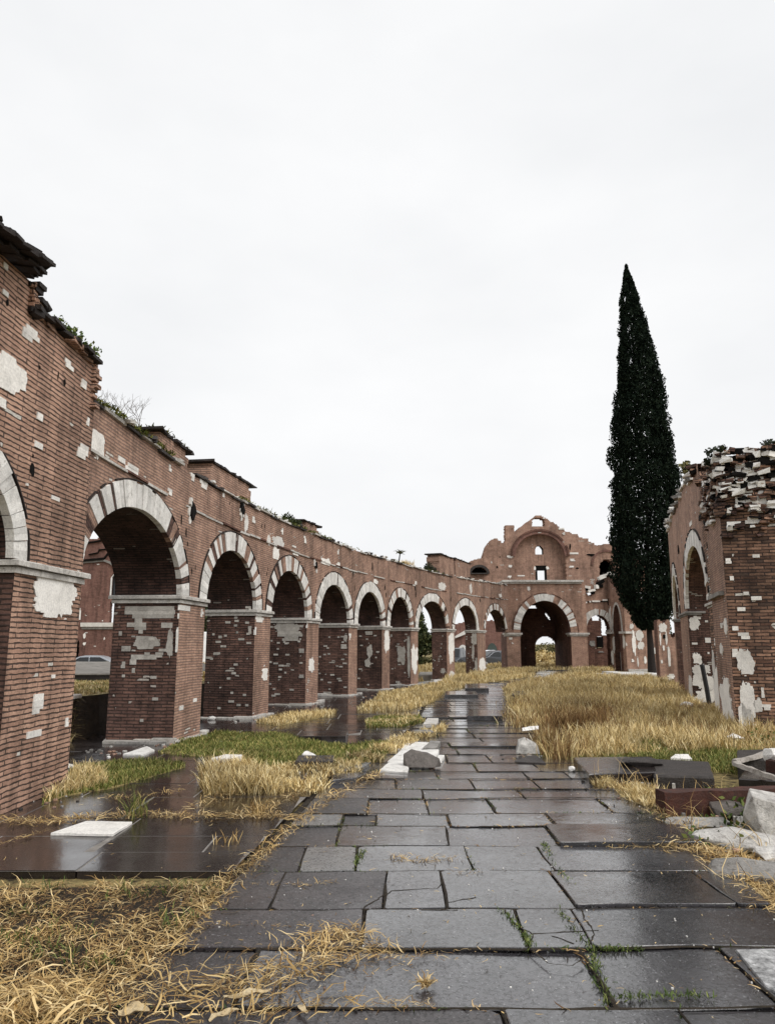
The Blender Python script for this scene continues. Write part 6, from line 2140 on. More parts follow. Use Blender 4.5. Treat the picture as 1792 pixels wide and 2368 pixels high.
grass('dry_grass', G_strip, 2200, .16, M['dry'], .009, 0, 0, (1.2, .7), .6, 3.)
# farther ground inside and behind the arcade
grass('dry_grass', [(3.2, 31.5), (1.9, 28.4), (2.6, 33.2), (4.4, 38), (7.0, 44.5), (7.4, 46), (13.2, 46.), (13.4, 44.6), (11.8, 42), (10.6, 45.6), (9.2, 45.8), (8.0, 42), (6., 38)], 9000, .38, M['dry'], .011, -.04, 0, (1.25, .9), 1.2, 14., .6, .2)
grass('dry_grass', [(-9.2, 13.2), (-5.4, 13.3), (-5.0, 15.), (-4.6, 17.2), (-4.8, 18.2), (-9.4, 18.)], 11000, .12, M['dry'], .012, .68, 0, (1.2, .7), .7, 15.)
grass('green_grass', [(-9.2, 13.9), (-5.4, 13.9), (-5.0, 15.), (-4.6, 17.2), (-4.8, 18.2), (-9.4, 18.)], 7000, .10, M['green'], .012, .68, 0, (1.2, .7), .7, 18.)
grass('dry_grass', [(-3.7, 20.8), (-2.8, 24), (-1., 29), (.9, 32), (2.3, 36), (4.6, 42), (6.8, 48), (7.2, 58), (5, 60), (1, 52), (-3, 40), (-5, 30), (-5, 24)], 16000, .36, M['dry'], .014, -.1, 0, (1.25, .85), 1.2, 19.)
grass('dry_grass', [(XG0 + .6, YG + 5), (XG1 - .6, YG + 5), (XG1 + .5, 59), (XG0 + .5, 59)], 3000, .4, M['dry'], .018, -.1, 0, (1.25, .85), 1.2, 22.)
# roots and dry stems hanging on the bank face
n = 5200
f = rng.uniform(0, 1, n); xb = -9 + f * 3.75
zb0 = rng.uniform(.0, .7, n)
P = np.stack([xb, np.interp(xb, [-9, -6.5, -5.35], [12.85, 12.9, 13.0]) - .10 * (1 - zb0 / .7) - .02 - rng.uniform(0, .04, n), zb0], 1)
tag(blades('bank_stems', P, rng.uniform(.1, .36, n), np.full(n, .009), .3, -.6, mat_leaf('bank_stem', [(0., (.05, .032, .016)), (.6, (.14, .085, .04)), (.85, (.16, .14, .05)), (1., (.42, .33, .18))]), None), kind='stuff')
xy = np.stack([rng.uniform(-9, -5.2, 2200), 12.62 + np.abs(rng.normal(0, .1, 2200)) * -1 + .1], 1)
tag(blades('dry_grass', z_at(xy), rng.uniform(.06, .24, 2200), np.full(2200, .009), 1.1, .6, M['dry']), kind='stuff')

# ---------------------------------------------------------------- straw and litter
def straw(name, P, ln, wd, el0=.25, el1=-.1, mat=None):
    return tag(blades(name, P, ln, wd, el0, el1, mat or M['straw'], None, None, 1.25), kind='stuff')


S0 = W([(-40, 2045), (330, 2040), (480, 2036), (545, 2022), (480, 2110), (430, 2165), (330, 2235), (260, 2250), (120, 2235), (-60, 2275)])
mb = MB(); c_ = np.mean(S0, axis=0); mb.prism([(c_[0] + (p[0] - c_[0]) * 1.02, c_[1] + (p[1] - c_[1]) * 1.02) for p in S0], -.1, -.03, 0, .003)
tag(mb.build('straw_soil', [M['soil']]), kind='structure')
xy = poly_pts(S0, 3900); xy = xy[clump(xy, .22, 2.) > .40]
P = z_at(xy, 0.); P[:, 2] = -.03 + rng.uniform(0, .035, len(P))
straw('straw', P, rng.uniform(.05, .17, len(P)), rng.uniform(.0025, .0078, len(P)), .36, -.25)
P = z_at(poly_pts(W([(-80, 2265), (120, 2232), (260, 2248), (230, 2330), (190, 2420), (-80, 2420)]), 1500), -.04)
straw('straw', P, rng.uniform(.05, .17, 1500), rng.uniform(.003, .010, 1500), .4, -.25)
xy = poly_pts(S0, 5000); P = z_at(xy, -.02); P[:, 2] += rng.uniform(0, .03, len(P))
straw('straw_bits', P, rng.uniform(.012, .05, len(P)), rng.uniform(.002, .006, len(P)), .3, -.2, M['brown'])
xy = poly_pts(S0, 1500); xy = xy[clump(xy, .3, 4.) > .56]
tag(blades('green_grass', z_at(xy, -.02), rng.uniform(.04, .10, len(xy)), np.full(len(xy), .006), 1.1, .5, M['weed']), kind='stuff')


def line_pts(a, b, n, sd):
    f = rng.uniform(0, 1, n)
    p = np.stack([a[0] + (b[0] - a[0]) * f, a[1] + (b[1] - a[1]) * f], 1)
    return p + rng.normal(0, sd, p.shape)


PP = []
LN = []


def add_line(px, n, sd, l0, l1, z=.004):
    for a, b, m in zip(px, px[1:], [n] * 99):
        p = line_pts(gr(*a), gr(*b), m, sd)
        q = z_at(p, z); q[:, 2] += rng.uniform(0, .015, m)
        PP.append(q); LN.append(rng.uniform(l0, l1, m))


edge = [(235, 2335), (330, 2255), (430, 2165), (500, 2085), (560, 2020), (620, 1965), (690, 1905), (760, 1850), (830, 1808), (880, 1790)]
add_line(edge, 120, .05, .05, .15)
add_line([(-10, 1900), (110, 1905), (200, 1893), (330, 1888), (460, 1890), (600, 1888), (700, 1895)], 150, .06, .05, .16)
add_line([(560, 1895), (640, 1862), (720, 1815)], 90, .06, .05, .16)
add_line([(440, 1875), (520, 1840), (560, 1830)], 90, .06, .05, .15)
add_line([(250, 1845), (300, 1850), (420, 1832)], 40, .05, .05, .14)
add_line([(-10, 1960), (60, 1938), (110, 1925)], 30, .02, .03, .09)
# heap of litter across the near path
for (x, y, n, sd, l0, l1) in [(770, 2195, 190, .10, .05, .15), (700, 2235, 130, .10, .06, .16), (620, 2265, 110, .10, .06, .18), (540, 2300, 90, .12, .06, .2), (440, 2290, 60, .10, .06, .18), (790, 2170, 110, .05, .06, .16), (300, 2330, 120, .14, .06, .18),
                           (980, 2285, 20, .012, .04, .09), (1000, 1990, 26, .05, .04, .1), (80, 2300, 150, .16, .08, .2), (150, 2350, 120, .12, .08, .2), (620, 2350, 70, .12, .06, .16), (850, 2210, 50, .08, .05, .12), (900, 2222, 26, .09, .05, .12)]:
    q = z_at(rng.normal(0, sd, (n, 2)) * np.array([1.6, .7]) + np.array(gr(x, y)), .006)
    q[:, 2] += rng.uniform(0, .02, n); PP.append(q); LN.append(rng.uniform(l0, l1, n))
add_line([(300, 2235), (445, 2148), (560, 2145), (760, 2148), (850, 2150)], 26, .012, .03, .08)
add_line([(560, 2048), (700, 2052), (770, 2045)], 28, .012, .03, .09)
add_line([(780, 2210), (1060, 2222)], 30, .012, .03, .09)
add_line([(640, 2330), (860, 2325), (1000, 2330)], 40, .014, .04, .1)
add_line([(905, 1985), (960, 1995), (1060, 1993)], 34, .014, .05, .11)
add_line([(1040, 2025), (1120, 2020)], 24, .03, .03, .08)
# right edge
add_line([(1792, 2110), (1740, 2060), (1700, 2015), (1650, 1975), (1610, 1960), (1530, 1950)], 100, .07, .06, .17)
add_line([(1620, 1930), (1560, 1900), (1500, 1860), (1440, 1820), (1400, 1785)], 90, .08, .05, .15)
add_line([(1405, 1957), (1500, 1962), (1600, 1970), (1680, 1990)], 70, .04, .06, .15)
add_line([(1330, 1750), (1240, 1742), (1180, 1760)], 40, .04, .04, .1)
P = np.concatenate(PP); ln = np.concatenate(LN)
k_ = rng.choice(len(P), len(P), False)
Pb = P[k_] + np.concatenate([rng.normal(0, .02, (len(P), 2)), np.zeros((len(P), 1))], 1)
straw('straw_bits', Pb, rng.uniform(.010, .045, len(Pb)), rng.uniform(.002, .006, len(Pb)), .25, -.15, M['brown'])
straw('straw', P, ln, ln * rng.uniform(.028, .07, len(ln)), .38, -.2)
# thin litter lying in the joints
PP = []; MS = []
for (a, b, Y) in joints:
    if Y > 16: continue
    L_ = math.dist(a, b)
    n = int(L_ * rng.uniform(6, 55) * (1 if Y < 9 else .6))
    if n:
        p = np.array([warp(*q) for q in line_pts(a, b, n, .010)])
        c = np.array([mnoise.noise(Vector((x * 3, y * 3, 1.))) for x, y in p])
        PP.append(z_at(p[c > -.05], .002))
    n = int(L_ * rng.uniform(20, 90))
    if n and rng.uniform() < .55:
        p = np.array([warp(*q) for q in line_pts(a, b, n, .012)])
        c = np.array([mnoise.noise(Vector((x * 2.2, y * 2.2, 5.))) for x, y in p])
        MS.append(z_at(p[c > .08], .0))
P = np.concatenate(PP)
straw('joint_litter', P, rng.uniform(.02, .085, len(P)), rng.uniform(.003, .009, len(P)), .25, -.1, mat_leaf('joint_litter', [(0., (.10, .05, .02)), (.5, (.30, .18, .07)), (1., (.60, .46, .26))]))
for (a, b) in [((1290, 2105), (1360, 2195)), ((1365, 2195), (1410, 2330)), ((1250, 1965), (1330, 2060)), ((1160, 2110), (1215, 2165)), ((1410, 2310), (1640, 2305)), ((840, 1970), (820, 2000)), ((1215, 2165), (1225, 2195)), ((1360, 2198), (1480, 2198)), ((1255, 1950), (1275, 1985))]:
    MS.append(z_at(line_pts(gr(*a), gr(*b), 170, .014), .002))
P = np.concatenate(MS)
tag(blades('joint_moss', P, rng.uniform(.012, .045, len(P)), rng.uniform(.004, .008, len(P)), .9, .4, M['weed']), kind='stuff')
# loose specks all over the paving
xy = poly_pts([(-1.3, 2.6), (2.4, 2.6), (2.7, 9), (-.6, 9)], 520)
straw('joint_litter', z_at(xy, .012), rng.uniform(.01, .045, len(xy)), rng.uniform(.003, .007, len(xy)), .05, 0.)
xy = poly_pts([(-5, 5.7), (-1.2, 5.7), (-.9, 10), (-4, 10)], 160)
straw('joint_litter', z_at(xy, .008), rng.uniform(.02, .07, len(xy)), rng.uniform(.004, .007, len(xy)), .05, 0.)
n = 150
xy = poly_pts([(-1.3, 2.8), (2.4, 2.8), (2.7, 9), (-.6, 9)], n)
mb = MB()
for (x, y) in xy:
    s = random.uniform(.003, .008)
    mb.box((x, y, .012), (s, s * 1.3, s), random.uniform(0, 3), 0)
tag(mb.build('stone_crumbs', [M['plaster']]), kind='stuff')


# curled dead leaves
def leaf(x, y, l, wd, rz, seed, label, mat=None, z=.015, group='dead leaves on the paving'):
    rr = random.Random(seed)
    cx, cy = gr(x, y)
    mb = MB(); nU, nV = 12, 5
    G = []
    for i in range(nU):
        f = i / (nU - 1)
        ww = wd * (math.sin(math.pi * min(1, f * .9 + .08)) ** .7) * rr.uniform(.8, 1.1)
        row = []
        for j in range(nV):
            g = j / (nV - 1) - .5
            px = (f - .5) * l; py = g * ww + .08 * l * math.sin(f * 4 + seed)
            pz = z + .22 * ww * (2 * g) ** 2 + .06 * l * math.sin(f * 5 + seed) ** 2 + rr.uniform(0, .004)
            row.append(Vector((cx + px * math.cos(rz) - py * math.sin(rz), cy + px * math.sin(rz) + py * math.cos(rz), pz)))
        G.append(row)
    for i in range(nU - 1):
        for j in range(nV - 1):
            mb.poly([G[i][j], G[i + 1][j], G[i + 1][j + 1], G[i][j + 1]])
    o = mb.build('dead_leaf', [mat or M['leafpale']], None, True, True)
    return tag(o, label, 'leaf', group)


M['leafpale'] = mat_stone('dead_leaf_pale', (.66, .55, .36), (.50, .37, .19), 30., .7, .003)
leaf(575, 2312, .22, .055, .55, 2, 'long pale torn dead leaf among straw near the bottom of the path')
leaf(310, 2355, .13, .11, .3, 5, 'broad pale yellow dead leaf at the bottom edge of the path')
leaf(520, 2360, .15, .05, .9, 7, 'narrow curled pale dead leaf beside the broad yellow one')
leaf(520, 2268, .05, .03, 1.2, 9, 'small rounded green leaf lying on the dark slab', M['weed'])
leaf(700, 2345, .10, .03, 1.9, 11, 'thin curled straw coloured leaf near the bottom middle')
leaf(985, 2282, .09, .03, .2, 13, 'small pale dead leaf in the star shaped tuft on the path')
leaf(1510, 2095, .07, .025, .1, 15, 'small pale leaf on the wettest dark path slab')
# star tuft
b = gr(985, 2285); n = 26
tag(blades('straw_tuft', np.array([[b[0], b[1], .006]] * n) + rng.normal(0, .008, (n, 3)) * np.array([1, 1, 0]), rng.uniform(.05, .11, n), np.full(n, .008), .7, .1, M['straw']), 'small star shaped straw tuft on the near path slab', 'tuft')
for (x, y, n, h, lb) in [(318, 1890, 60, .3, 'thin upright green yellow grass tuft on the terrace joint'), (595, 1880, 70, .18, 'spiky straw tuft at the terrace joint near the path'), (525, 1950, 18, .12, 'tiny straw tuft lying on the dark terrace slab')]:
    b = gr(x, y)
    tag(blades('grass_tuft', np.array([[b[0], b[1], .0]] * n) + rng.normal(0, .05, (n, 3)) * np.array([1, 1, 0]), rng.uniform(.5, 1.1, n) * h, np.full(n, .007), 1.2, .6, M['green'] if h > .25 else M['straw']), lb, 'tuft')

grass('dry_grass', [(2.7, 2.6), (8, 2.6), (8.5, 9.5), (4.6, 8.6), (4.2, 7.2), (3.3, 6.3)], 6000, .14, M['dry'], .008, -.05, 0, (1.0, .3), .5, 51., .6, .3)
straw('straw', z_at(poly_pts([(-7, 3.2), (-2.7, 3.2), (-2.7, 5.6), (-7, 5.6)], 3000), -.03), rng.uniform(.06, .17, 3000), rng.uniform(.004, .010, 3000), .38, -.25)
grass('green_grass', [(2.9, 2.6), (8, 2.6), (9., 10.5), (5.0, 9.0), (4.4, 7.4), (3.4, 6.3)], 5000, .09, M['green'], .007, -.05, 0, (1.1, .6), .5, 57., .6, .35)
# ---------------------------------------------------------------- loose stones and slabs
def slab(name, px, z0, z1, mat, label, cat='slab', ch=.01, tilt=None, group=None, jit=.0):
    P = [gr(x + random.uniform(-jit, jit), y) for x, y in px]
    c_ = np.mean(P, axis=0)
    # broken edges
    Q = []
    rr = random.Random(int(px[0][0]))
    for a, b in zip(P, P[1:] + P[:1]):
        n_ = max(1, int(math.dist(a, b) / .12))
        for k in range(n_):
            f = k / n_
            o = rr.uniform(-.008, .008) if k else 0
            Q.append((a[0] + (b[0] - a[0]) * f + o, a[1] + (b[1] - a[1]) * f + o))
    mb = MB()
    zf = z1 if tilt is None else (lambda x, y: z1 + (x - c_[0]) * tilt[0] + (y - c_[1]) * tilt[1])
    mb.prism(Q, z0, zf, 0, ch)
    return tag(mb.build(name, [mat]), label, cat, group)


slab('marble_slab', [(118, 1932), (262, 1934), (306, 1906), (200, 1904)], .0, .022, M['plaster'], 'clean white square slab lying on the dark terrace paving', ch=.003)
slab('marble_slab', [(487, 1783), (530, 1784), (560, 1774), (520, 1773)], .02, .16, M['plaster'], 'small white slab edge in the grass between the terrace and big pier', ch=.01)
slab('stone_slab', [(285, 1748), (330, 1750), (358, 1738), (340, 1730)], .0, .03, M['stone_white'], 'flat white slab on the wet paving before the second pier', ch=.006)
slab('stone_slab', [(265, 1722), (385, 1722), (390, 1712), (300, 1712)], .0, .05, M['stone_grey'], 'long grey slab lying at the foot of the second pier', ch=.01)
rock('white_stone', gr(712, 1762) + (.0,), (.25, .2, .16), 3, M['stone_white'], 'small pointed white stone in the grass by the dark low block', 'stone')
# pair of pale slabs and the folded grey stone on the left of the path
slab('broken_slab', [(878, 1786), (942, 1790), (948, 1762), (905, 1760)], -.02, .035, M['stone_white'], 'rough white slab in front of the folded grey brown stone', ch=.015, group='broken slabs heaped at the path edge')
slab('broken_slab', [(895, 1764), (1003, 1768), (1015, 1742), (925, 1742)], .0, .04, M['stone_white'], 'pale slab under the folded grey stone on the path', ch=.012, tilt=(.03, .02), group='broken slabs heaped at the path edge')
slab('broken_slab', [(920, 1738), (975, 1740), (992, 1722), (945, 1720)], .0, .04, M['stone_white'], 'bright white slab at the back of the rubble on the path edge', ch=.01, group='broken slabs heaped at the path edge')
slab('broken_slab', [(978, 1740), (1012, 1738), (1018, 1724), (996, 1722)], .0, .07, M['stone_grey'], 'grey slab piece beside the bright white slab', ch=.01, group='broken slabs heaped at the path edge')
slab('broken_slab', [(1005, 1768), (1022, 1764), (1028, 1754), (1014, 1754)], .0, .05, M['stone_white'], 'small white chip beside the folded grey brown stone', ch=.006, group='broken slabs heaped at the path edge')


def hull(name, loc, pts, mat, label, cat='stone', rz=0.):
    bm = bmesh.new()
    for p in pts: bm.verts.new(p)
    bmesh.ops.convex_hull(bm, input=bm.verts)
    bmesh.ops.bevel(bm, geom=list(bm.edges), offset=.005, segments=1, affect='EDGES', clamp_overlap=True)
    bmesh.ops.triangulate(bm, faces=bm.faces)
    bmesh.ops.subdivide_edges(bm, edges=bm.edges, cuts=2, use_grid_fill=True)
    for v in bm.verts:
        v.co += Vector((1, 1, 1)) * 0 + v.co.normalized() * .006 * mnoise.fractal(v.co * 9, 1., 2., 3)
    bmesh.ops.transform(bm, matrix=Matrix.Translation(loc) @ Matrix.Rotation(rz, 4, 'Z'), verts=bm.verts)
    me = bpy.data.meshes.new(name); bm.to_mesh(me); bm.free(); me.materials.append(mat)
    o = bpy.data.objects.new(name, me); COL.objects.link(o)
    return tag(o, label, cat)


M['stone_taupe'] = mat_stone('taupe_stone', (.21, .185, .165), (.085, .073, .066), 4., .6, .006, (.06, .05, .045), .4)
b = gr(968, 1776)
hull('folded_stone', (b[0], b[1], .02), [(-.20, .02, .02), (-.15, -.10, 0), (.20, -.12, 0), (.30, .0, .0), (.24, .06, .07), (.03, -.02, .17), (-.10, .02, .22), (-.20, -.02, .16), (.12, .12, .16), (-.15, .16, .0), (.2, .16, 0), (.27, -.05, .11)], M['stone_taupe'], 'pointed grey brown stone lying on pale slabs at the path edge')
b = gr(1218, 1742)
hull('white_rock', (b[0], b[1], -.02), [(-.17, -.06, 0), (.19, -.09, 0), (.20, .12, 0), (-.14, .18, .02), (-.13, -.05, .14), (.12, -.06, .13), (.17, .08, .15), (-.02, .06, .25), (-.11, .1, .21)], M['marble_dirty'], 'white rough rock at the path edge against the tall grass')
b = gr(1222, 1724)
hull('white_rock', (b[0] + .02, b[1] - .02, .225), [(-.13, -.05, 0), (.14, -.04, .03), (.16, .06, .05), (-.1, .08, .02), (-.12, 0, .05), (.15, .02, .085), (.0, .03, .07)], M['stone_white'], 'thin white stone resting on top of the white rock')
slab('stone_slab', [(1190, 1765), (1262, 1768), (1240, 1750), (1200, 1750)], -.02, .02, M['stone_dark'], 'thin dark slab under the white rock at the path edge', ch=.005)

# black stone blocks and beams on the right
slab('dark_block', [(1362, 1812), (1520, 1806), (1508, 1768), (1326, 1770)], -.08, .105, M['terrace'], 'long flat black stone block along the path edge', 'block', .012)
slab('dark_block', [(1512, 1812), (1652, 1818), (1640, 1785), (1505, 1776)], -.08, .11, M['stone_dark'], 'rough black stone block butted against the long flat one', 'block', .02, (.02, .02))
rock('dark_rubble', gr(1480, 1790) + (.09,), (.6, .35, .14), 12, M['stone_dark'], 'heap of blackened rubble on the flat black block', 'rubble')
slab('white_chip', [(1550, 1760), (1600, 1762), (1592, 1752), (1560, 1752)], -.04, .05, M['plaster'], 'flat white chip in the grass behind the black block', 'chip', .01)
rock('white_stone', gr(1322, 1785) + (0.,), (.10, .08, .09), 14, M['stone_white'], 'tiny white stone at the path end of the flat black block', 'stone')


def beam(name, a, b, w_, h, z, mat, label, cat='beam', zb=None):
    a = Vector((*gr(*a), 0)); b = Vector((*gr(*b), 0))
    d = (b - a).normalized(); n_ = Vector((-d.y, d.x, 0))
    zb = z if zb is None else zb
    mb = MB()
    N_ = 10
    rr = random.Random(int(a.x * 100))
    rings = []
    for i in range(N_ + 1):
        f = i / N_; c = a + (b - a) * f; zz_ = z + (zb - z) * f
        k = lambda: rr.uniform(-.008, .008)
        rings.append([c + Vector((0, 0, zz_)) - n_ * (w_ / 2 + k()), c + Vector((0, 0, zz_)) + n_ * (w_ / 2 + k()), c + n_ * (w_ / 2 - .015 + k()) + Vector((0, 0, zz_ + h + k())), c - n_ * (w_ / 2 - .015 + k()) + Vector((0, 0, zz_ + h + k()))])
    for A, B in zip(rings, rings[1:]):
        for q in range(4):
            mb.poly([A[q], A[(q + 1) % 4], B[(q + 1) % 4], B[q]])
    mb.poly(rings[0]); mb.poly(rings[-1])
    return tag(mb.build(name, [mat], None, False, True), label, cat)


beam('rusty_beam', (1528, 1878), (1810, 1868), .20, .245, -.05, M['rust'], 'thick rusty red brown beam lying beside the marble block')
beam('wooden_plank', (1700, 1802), (1830, 1850), .07, .045, .16, M['wood'], 'long grey weathered plank slanting over the dark slab', 'plank', .14)
beam('wooden_plank', (1700, 1800), (1790, 1778), .09, .045, .17, M['wood'], 'short grey plank forming a corner with the slanting one', 'plank', .19)
slab('dark_block', [(1705, 1790), (1800, 1788), (1790, 1762), (1706, 1764)], -.06, .17, M['stone_dark'], 'dark stone block behind the wooden planks', 'block', .015)
slab('dark_block', [(1708, 1822), (1800, 1828), (1790, 1800), (1722, 1800)], -.06, .10, M['terrace'], 'flat dark slab enclosed by the wooden planks', 'block', .01)
rock('white_stone', gr(1790, 1800) + (.16,), (.24, .3, .2), 31, M['stone_white'], 'pale rounded stone resting on the dark block by the planks', 'stone')
beam('rusty_beam', (1785, 1806), (1830, 1804), .2, .17, .06, M['rust'], 'short rusty box end standing above the planks')
b = gr(1760, 1925)
hull('marble_block', (b[0] + .12, b[1] + .05, -.05), [(-.14, -.12, 0), (.38, -.16, 0), (.40, .3, 0), (-.16, .25, 0), (-.18, -.06, .35), (-.08, .2, .37), (.12, -.12, .26), (.38, -.1, .22), (.40, .2, .28), (-.22, .05, .18)], M['marble_dirty'], 'large pale marble block tilted beside the rusty beam', 'block')
b = gr(1690, 1960)
rock('marble_fragment', (b[0] + .12, b[1] + .18, -.06), (.85, .36, .16), 43, M['marble_dirty'], 'long flat white marble fragment between path and big marble block', 'fragment', None, -.15, 26, 2.6, None, (.1, .05))
b = gr(1770, 1985)
rock('marble_fragment', (b[0] + .12, b[1] + .05, -.06), (.5, .30, .16), 45, M['marble_dirty'], 'smaller white marble fragment touching the long flat one', 'fragment', None, .3)
b = gr(1720, 2030)
rock('grey_boulder', (b[0] + .12, b[1] + .1, -.10), (.75, .42, .22), 47, M['stone_grey'], 'low grey boulder half sunk in straw below the marble fragments', 'stone', 'grey boulders beside the path', -.2)
b = gr(1610, 1905)
rock('grey_boulder', (b[0], b[1], -.08), (.75, .34, .14), 49, M['stone_grey'], 'low mossy grey boulder in front of the rusty beam', 'stone', 'grey boulders beside the path')
b = gr(1680, 1880)
rock('grey_boulder', (b[0], b[1], -.06), (.38, .3, .2), 51, M['stone_taupe'], 'blue grey stone between the rusty beam and marble block', 'stone', 'grey boulders beside the path')
b = gr(1712, 1905)
rock('white_stone', (b[0], b[1], -.03), (.09, .08, .11), 53, M['plaster'], 'tiny bright white stone at the foot of the tilted marble block', 'stone')
P = []
for (x, y, n, r, h) in [(1680, 1868, 90, .12, .16), (1720, 1885, 60, .08, .12), (1690, 1910, 60, .1, .08), (1755, 1905, 50, .1, .1), (1640, 1945, 60, .12, .08), (1765, 1725, 60, .12, .25)]:
    b = gr(x, y)
    P.append(np.concatenate([rng.normal(0, r, (n, 2)) + np.array(b), rng.uniform(-.04, h, (n, 1))], 1))
P = np.concatenate(P)
tag(leaves('weeds', P, .06, M['weed'], None, .6), kind='stuff')
# dry stems standing over the rubble
n = 160
c_ = np.array([gr(*p) for p in [(1580, 1915), (1600, 1900), (1660, 1900), (1540, 1880), (1620, 1870), (1730, 1960), (1700, 2040), (1750, 2050), (1430, 1830), (1460, 1815), (1400, 1810), (1500, 1830), (1640, 1825)]])
k = rng.integers(0, len(c_), n)
P = z_at(c_[k] + rng.normal(0, .09, (n, 2)), -.05)
tag(blades('dry_stems', P, rng.uniform(.15, .42, n), np.full(n, .006), 1.15, .3, M['straw']), kind='stuff')
grass('dry_grass', W([(1370, 1822), (1480, 1822), (1560, 1850), (1500, 1868), (1450, 1850), (1400, 1800)]), 2600, .2, M['dry'], .008, -.05, 0, (1.15, .6), .3, 31.)
grass('dry_grass', W([(1540, 1868), (1800, 1862), (1820, 1830), (1660, 1820), (1560, 1850)]), 2200, .10, M['green'], .008, -.05, 0, (1.1, .6), .3, 33.)
grass('dry_grass', W([(1620, 1985), (1700, 2010), (1830, 2150), (1900, 2100), (1800, 1990), (1640, 1950)]), 2000, .12, M['straw'], .009, -.05, 0, (.9, .2), .3, 35.)
grass('green_grass', W([(1500, 1840), (1660, 1840), (1620, 1955), (1520, 1900)]), 1500, .09, M['green'], .007, -.05, 0, (1.1, .6), .3, 37.)

# slabs heaved out of the far path, and block by the grass patch
slab('raised_slab', [(1080, 1668), (1162, 1668), (1158, 1648), (1086, 1648)], -.05, .09, M['path'], 'tilted path slab with a black front edge in mid distance', 'slab', .006, (0, -.02), group='slabs heaved out of the paving')
slab('raised_slab', [(1075, 1600), (1130, 1600), (1128, 1588), (1076, 1588)], -.05, .12, M['path'], 'farthest raised dark slab where the path begins to wind', 'slab', .006, group='slabs heaved out of the paving')
slab('raised_slab', [(1184, 1616), (1218, 1616), (1216, 1606), (1186, 1606)], -.05, .11, M['stone_dark'], 'dark raised slab end half hidden by the tall dry grass', 'slab', .006, group='slabs heaved out of the paving')
slab('raised_slab', [(1028, 1613), (1105, 1613), (1100, 1604), (1030, 1604)], -.05, .08, M['path'], 'long dark raised slab in the dry grass near the arcade', 'slab', .006, group='slabs heaved out of the paving')
slab('raised_slab', [(682, 1778), (770, 1778), (772, 1764), (690, 1764)], -.05, .10, M['stone_dark'], 'low dark stone block in the grass behind the terrace', 'block', .01, group='slabs heaved out of the paving')
slab('stone_slab', [(765, 1792), (830, 1786), (858, 1770), (790, 1772)], -.03, .045, M['path_pale'], 'pale grey slab in the dry grass before the white rubble', 'slab', .008)
slab('stone_slab', [(762, 1815), (825, 1808), (850, 1795), (775, 1797)], -.05, .05, M['path'], 'dark slab with a hollow under its edge beside the path', 'slab', .008)
slab('stone_slab', [(978, 1680), (1010, 1680), (1014, 1666), (988, 1666)], -.02, .05, M['stone_trim'], 'small pale slab by the path beyond the rubble', 'slab', .008)
rock('pale_rubble', gr(978, 1702) + (.0,), (.42, .4, .12), 61, M['stone_grey'], 'low pale stone in the grass just beyond the white rubble', 'stone')
slab('raised_slab', [(688, 1712), (800, 1712), (806, 1700), (700, 1700)], -.04, .07, M['terrace'], 'dark terrace slab with a shadowed front edge behind the green patch', 'slab', .005, group='slabs heaved out of the paving')
slab('stone_slab', [(1000, 1583), (1052, 1582), (1052, 1576), (1005, 1576)], -.03, .09, M['stone_trim'], 'pale slab at the foot of the eighth pier', 'slab', .01)
slab('low_step', [(968, 1571), (1008, 1571), (1008, 1563), (970, 1563)], -.1, .2, M['concrete'], 'low pale concrete step in the opening with the sky', 'step', .02)
slab('low_step', [(1128, 1560), (1150, 1560), (1150, 1554), (1130, 1554)], -.1, .15, M['concrete'], 'low pale step in the last arch before the gatehouse', 'step', .02)
for i, (x, y, s, lb) in enumerate([(160, 1776, .16, 'white chunk of stone against the foot of the near pier'), (252, 1752, .07, 'tiny white pebble on the wet paving by the near pier'), (255, 1715, .2, 'pale broken stone at the back corner of the second pier'), (285, 1700, .10, 'square pale stone on the plinth end of the second pier'), (490, 1665, .2, 'pale fragment in the slot between the second and third piers'), (1240, 1570, .3, 'pale stone at the far bend of the path'), (60, 1855, .14, 'grey brick lump at the foot of the tall brick end'), (1700, 1715, .3, 'pale stone lump in the grass at the ruined block foot'), (1590, 1640, .4, 'white plaster lump at the foot of the arch jamb')]):
    rock('stone_lump', gr(x, y) + (-.01,), (s, s * .8, s * .5), 70 + i, M['stone_white'] if 'white' in lb or 'pale' in lb else M['stone_grey'], lb, 'stone', 'loose stones around the ruins')

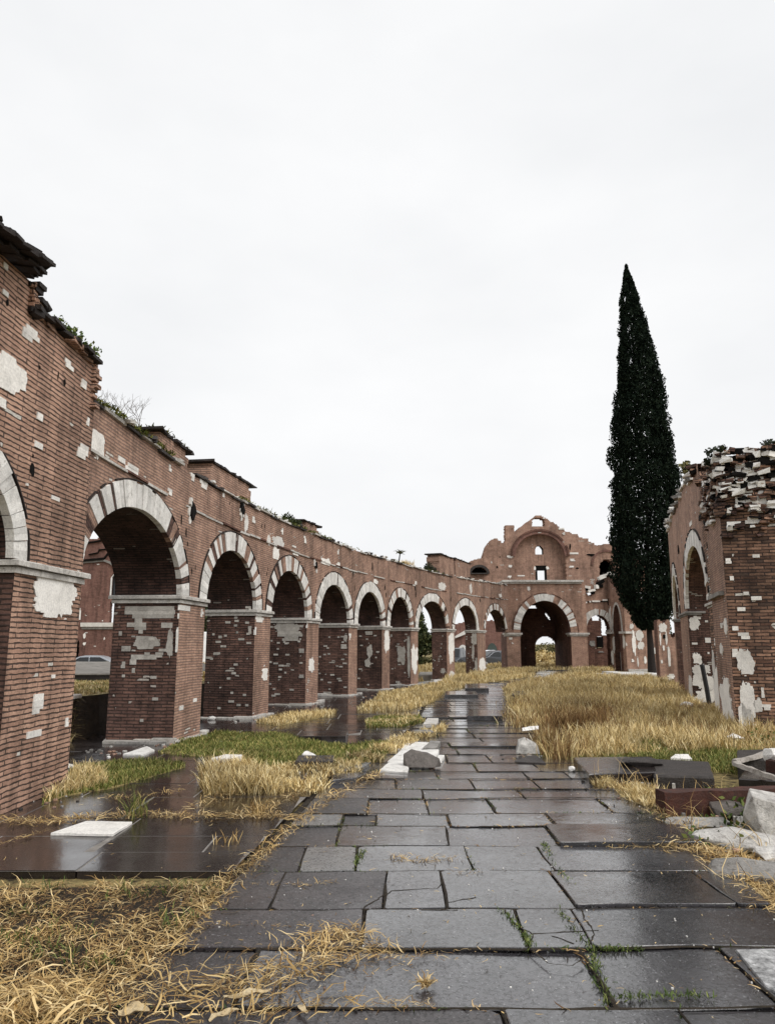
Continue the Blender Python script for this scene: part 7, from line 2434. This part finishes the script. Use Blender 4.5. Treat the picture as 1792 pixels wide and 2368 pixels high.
# packed dirt along the joints of the path
mb = MB()
rr = random.Random(91)
for (a, b, Y) in joints:
    if Y > 22: continue
    L_ = math.dist(a, b)
    n_ = max(2, int(L_ / .05))
    dx, dy = (b[0] - a[0]) / max(L_, .01), (b[1] - a[1]) / max(L_, .01)
    prev = None
    for k in range(n_ + 1):
        x, y = warp(a[0] + dx * L_ * k / n_, a[1] + dy * L_ * k / n_)
        g = mnoise.noise(Vector((x * 2.3, y * 2.3, 9.))) + .35
        if g < 0: prev = None; continue
        w0 = (.004 + .016 * g) * rr.uniform(.4, 1.2); w1 = (.004 + .016 * g) * rr.uniform(.4, 1.2)
        cur = ((x - dy * w0, y + dx * w0, .0045), (x + dy * w1, y - dx * w1, .0045), (x, y, .010))
        if prev:
            mb.poly([prev[0], cur[0], cur[2], prev[2]]); mb.poly([prev[2], cur[2], cur[1], prev[1]])
        prev = cur
tag(mb.build('joint_dirt', [M['soil']]), kind='stuff')

# small debris: brick bits and stone chips lying about the walls and the rubble
mb = MB()
rr = random.Random(77)
spots = [(gr(1640, 1900), .5, 60), (gr(1560, 1850), .5, 40), (gr(1720, 1990), .4, 50), (gr(950, 1770), .35, 40), (gr(1220, 1750), .25, 20), (gr(420, 1720), .5, 36), (gr(600, 1665), .6, 36), (gr(720, 1632), .6, 30), (gr(120, 1850), .35, 26),
         (gr(820, 1612), .7, 24), (gr(1450, 1815), .4, 36), (gr(1700, 1720), .6, 40), (gr(1600, 1640), .7, 30), (gr(240, 1740), .5, 24), (gr(700, 1790), .5, 26), (gr(760, 2180), .5, 20)]
for (c, r, n) in spots:
    for k in range(n):
        x = c[0] + rr.gauss(0, r * .6); y = c[1] + rr.gauss(0, r * .6)
        s = rr.uniform(.008, .030) * (1 if y < 9 else 1.4) * (.5 if y < 6 else 1)
        P = [(x + s * math.cos(a + rr.uniform(-.4, .4)) * rr.uniform(.6, 1.), y + s * math.sin(a) * rr.uniform(.6, 1.)) for a in (0, 1.2, 2.4, 3.7, 5.)]
        mb.prism(P, -.08, .004 + s * rr.uniform(.2, .7), rr.choice([0, 1, 1, 2, 2, 3, 3]), s * .12)
tag(mb.build('rubble_chips', [M['marble_dirty'], M['stone_grey'], M['brick'], M['stone_dark']]), kind='stuff')
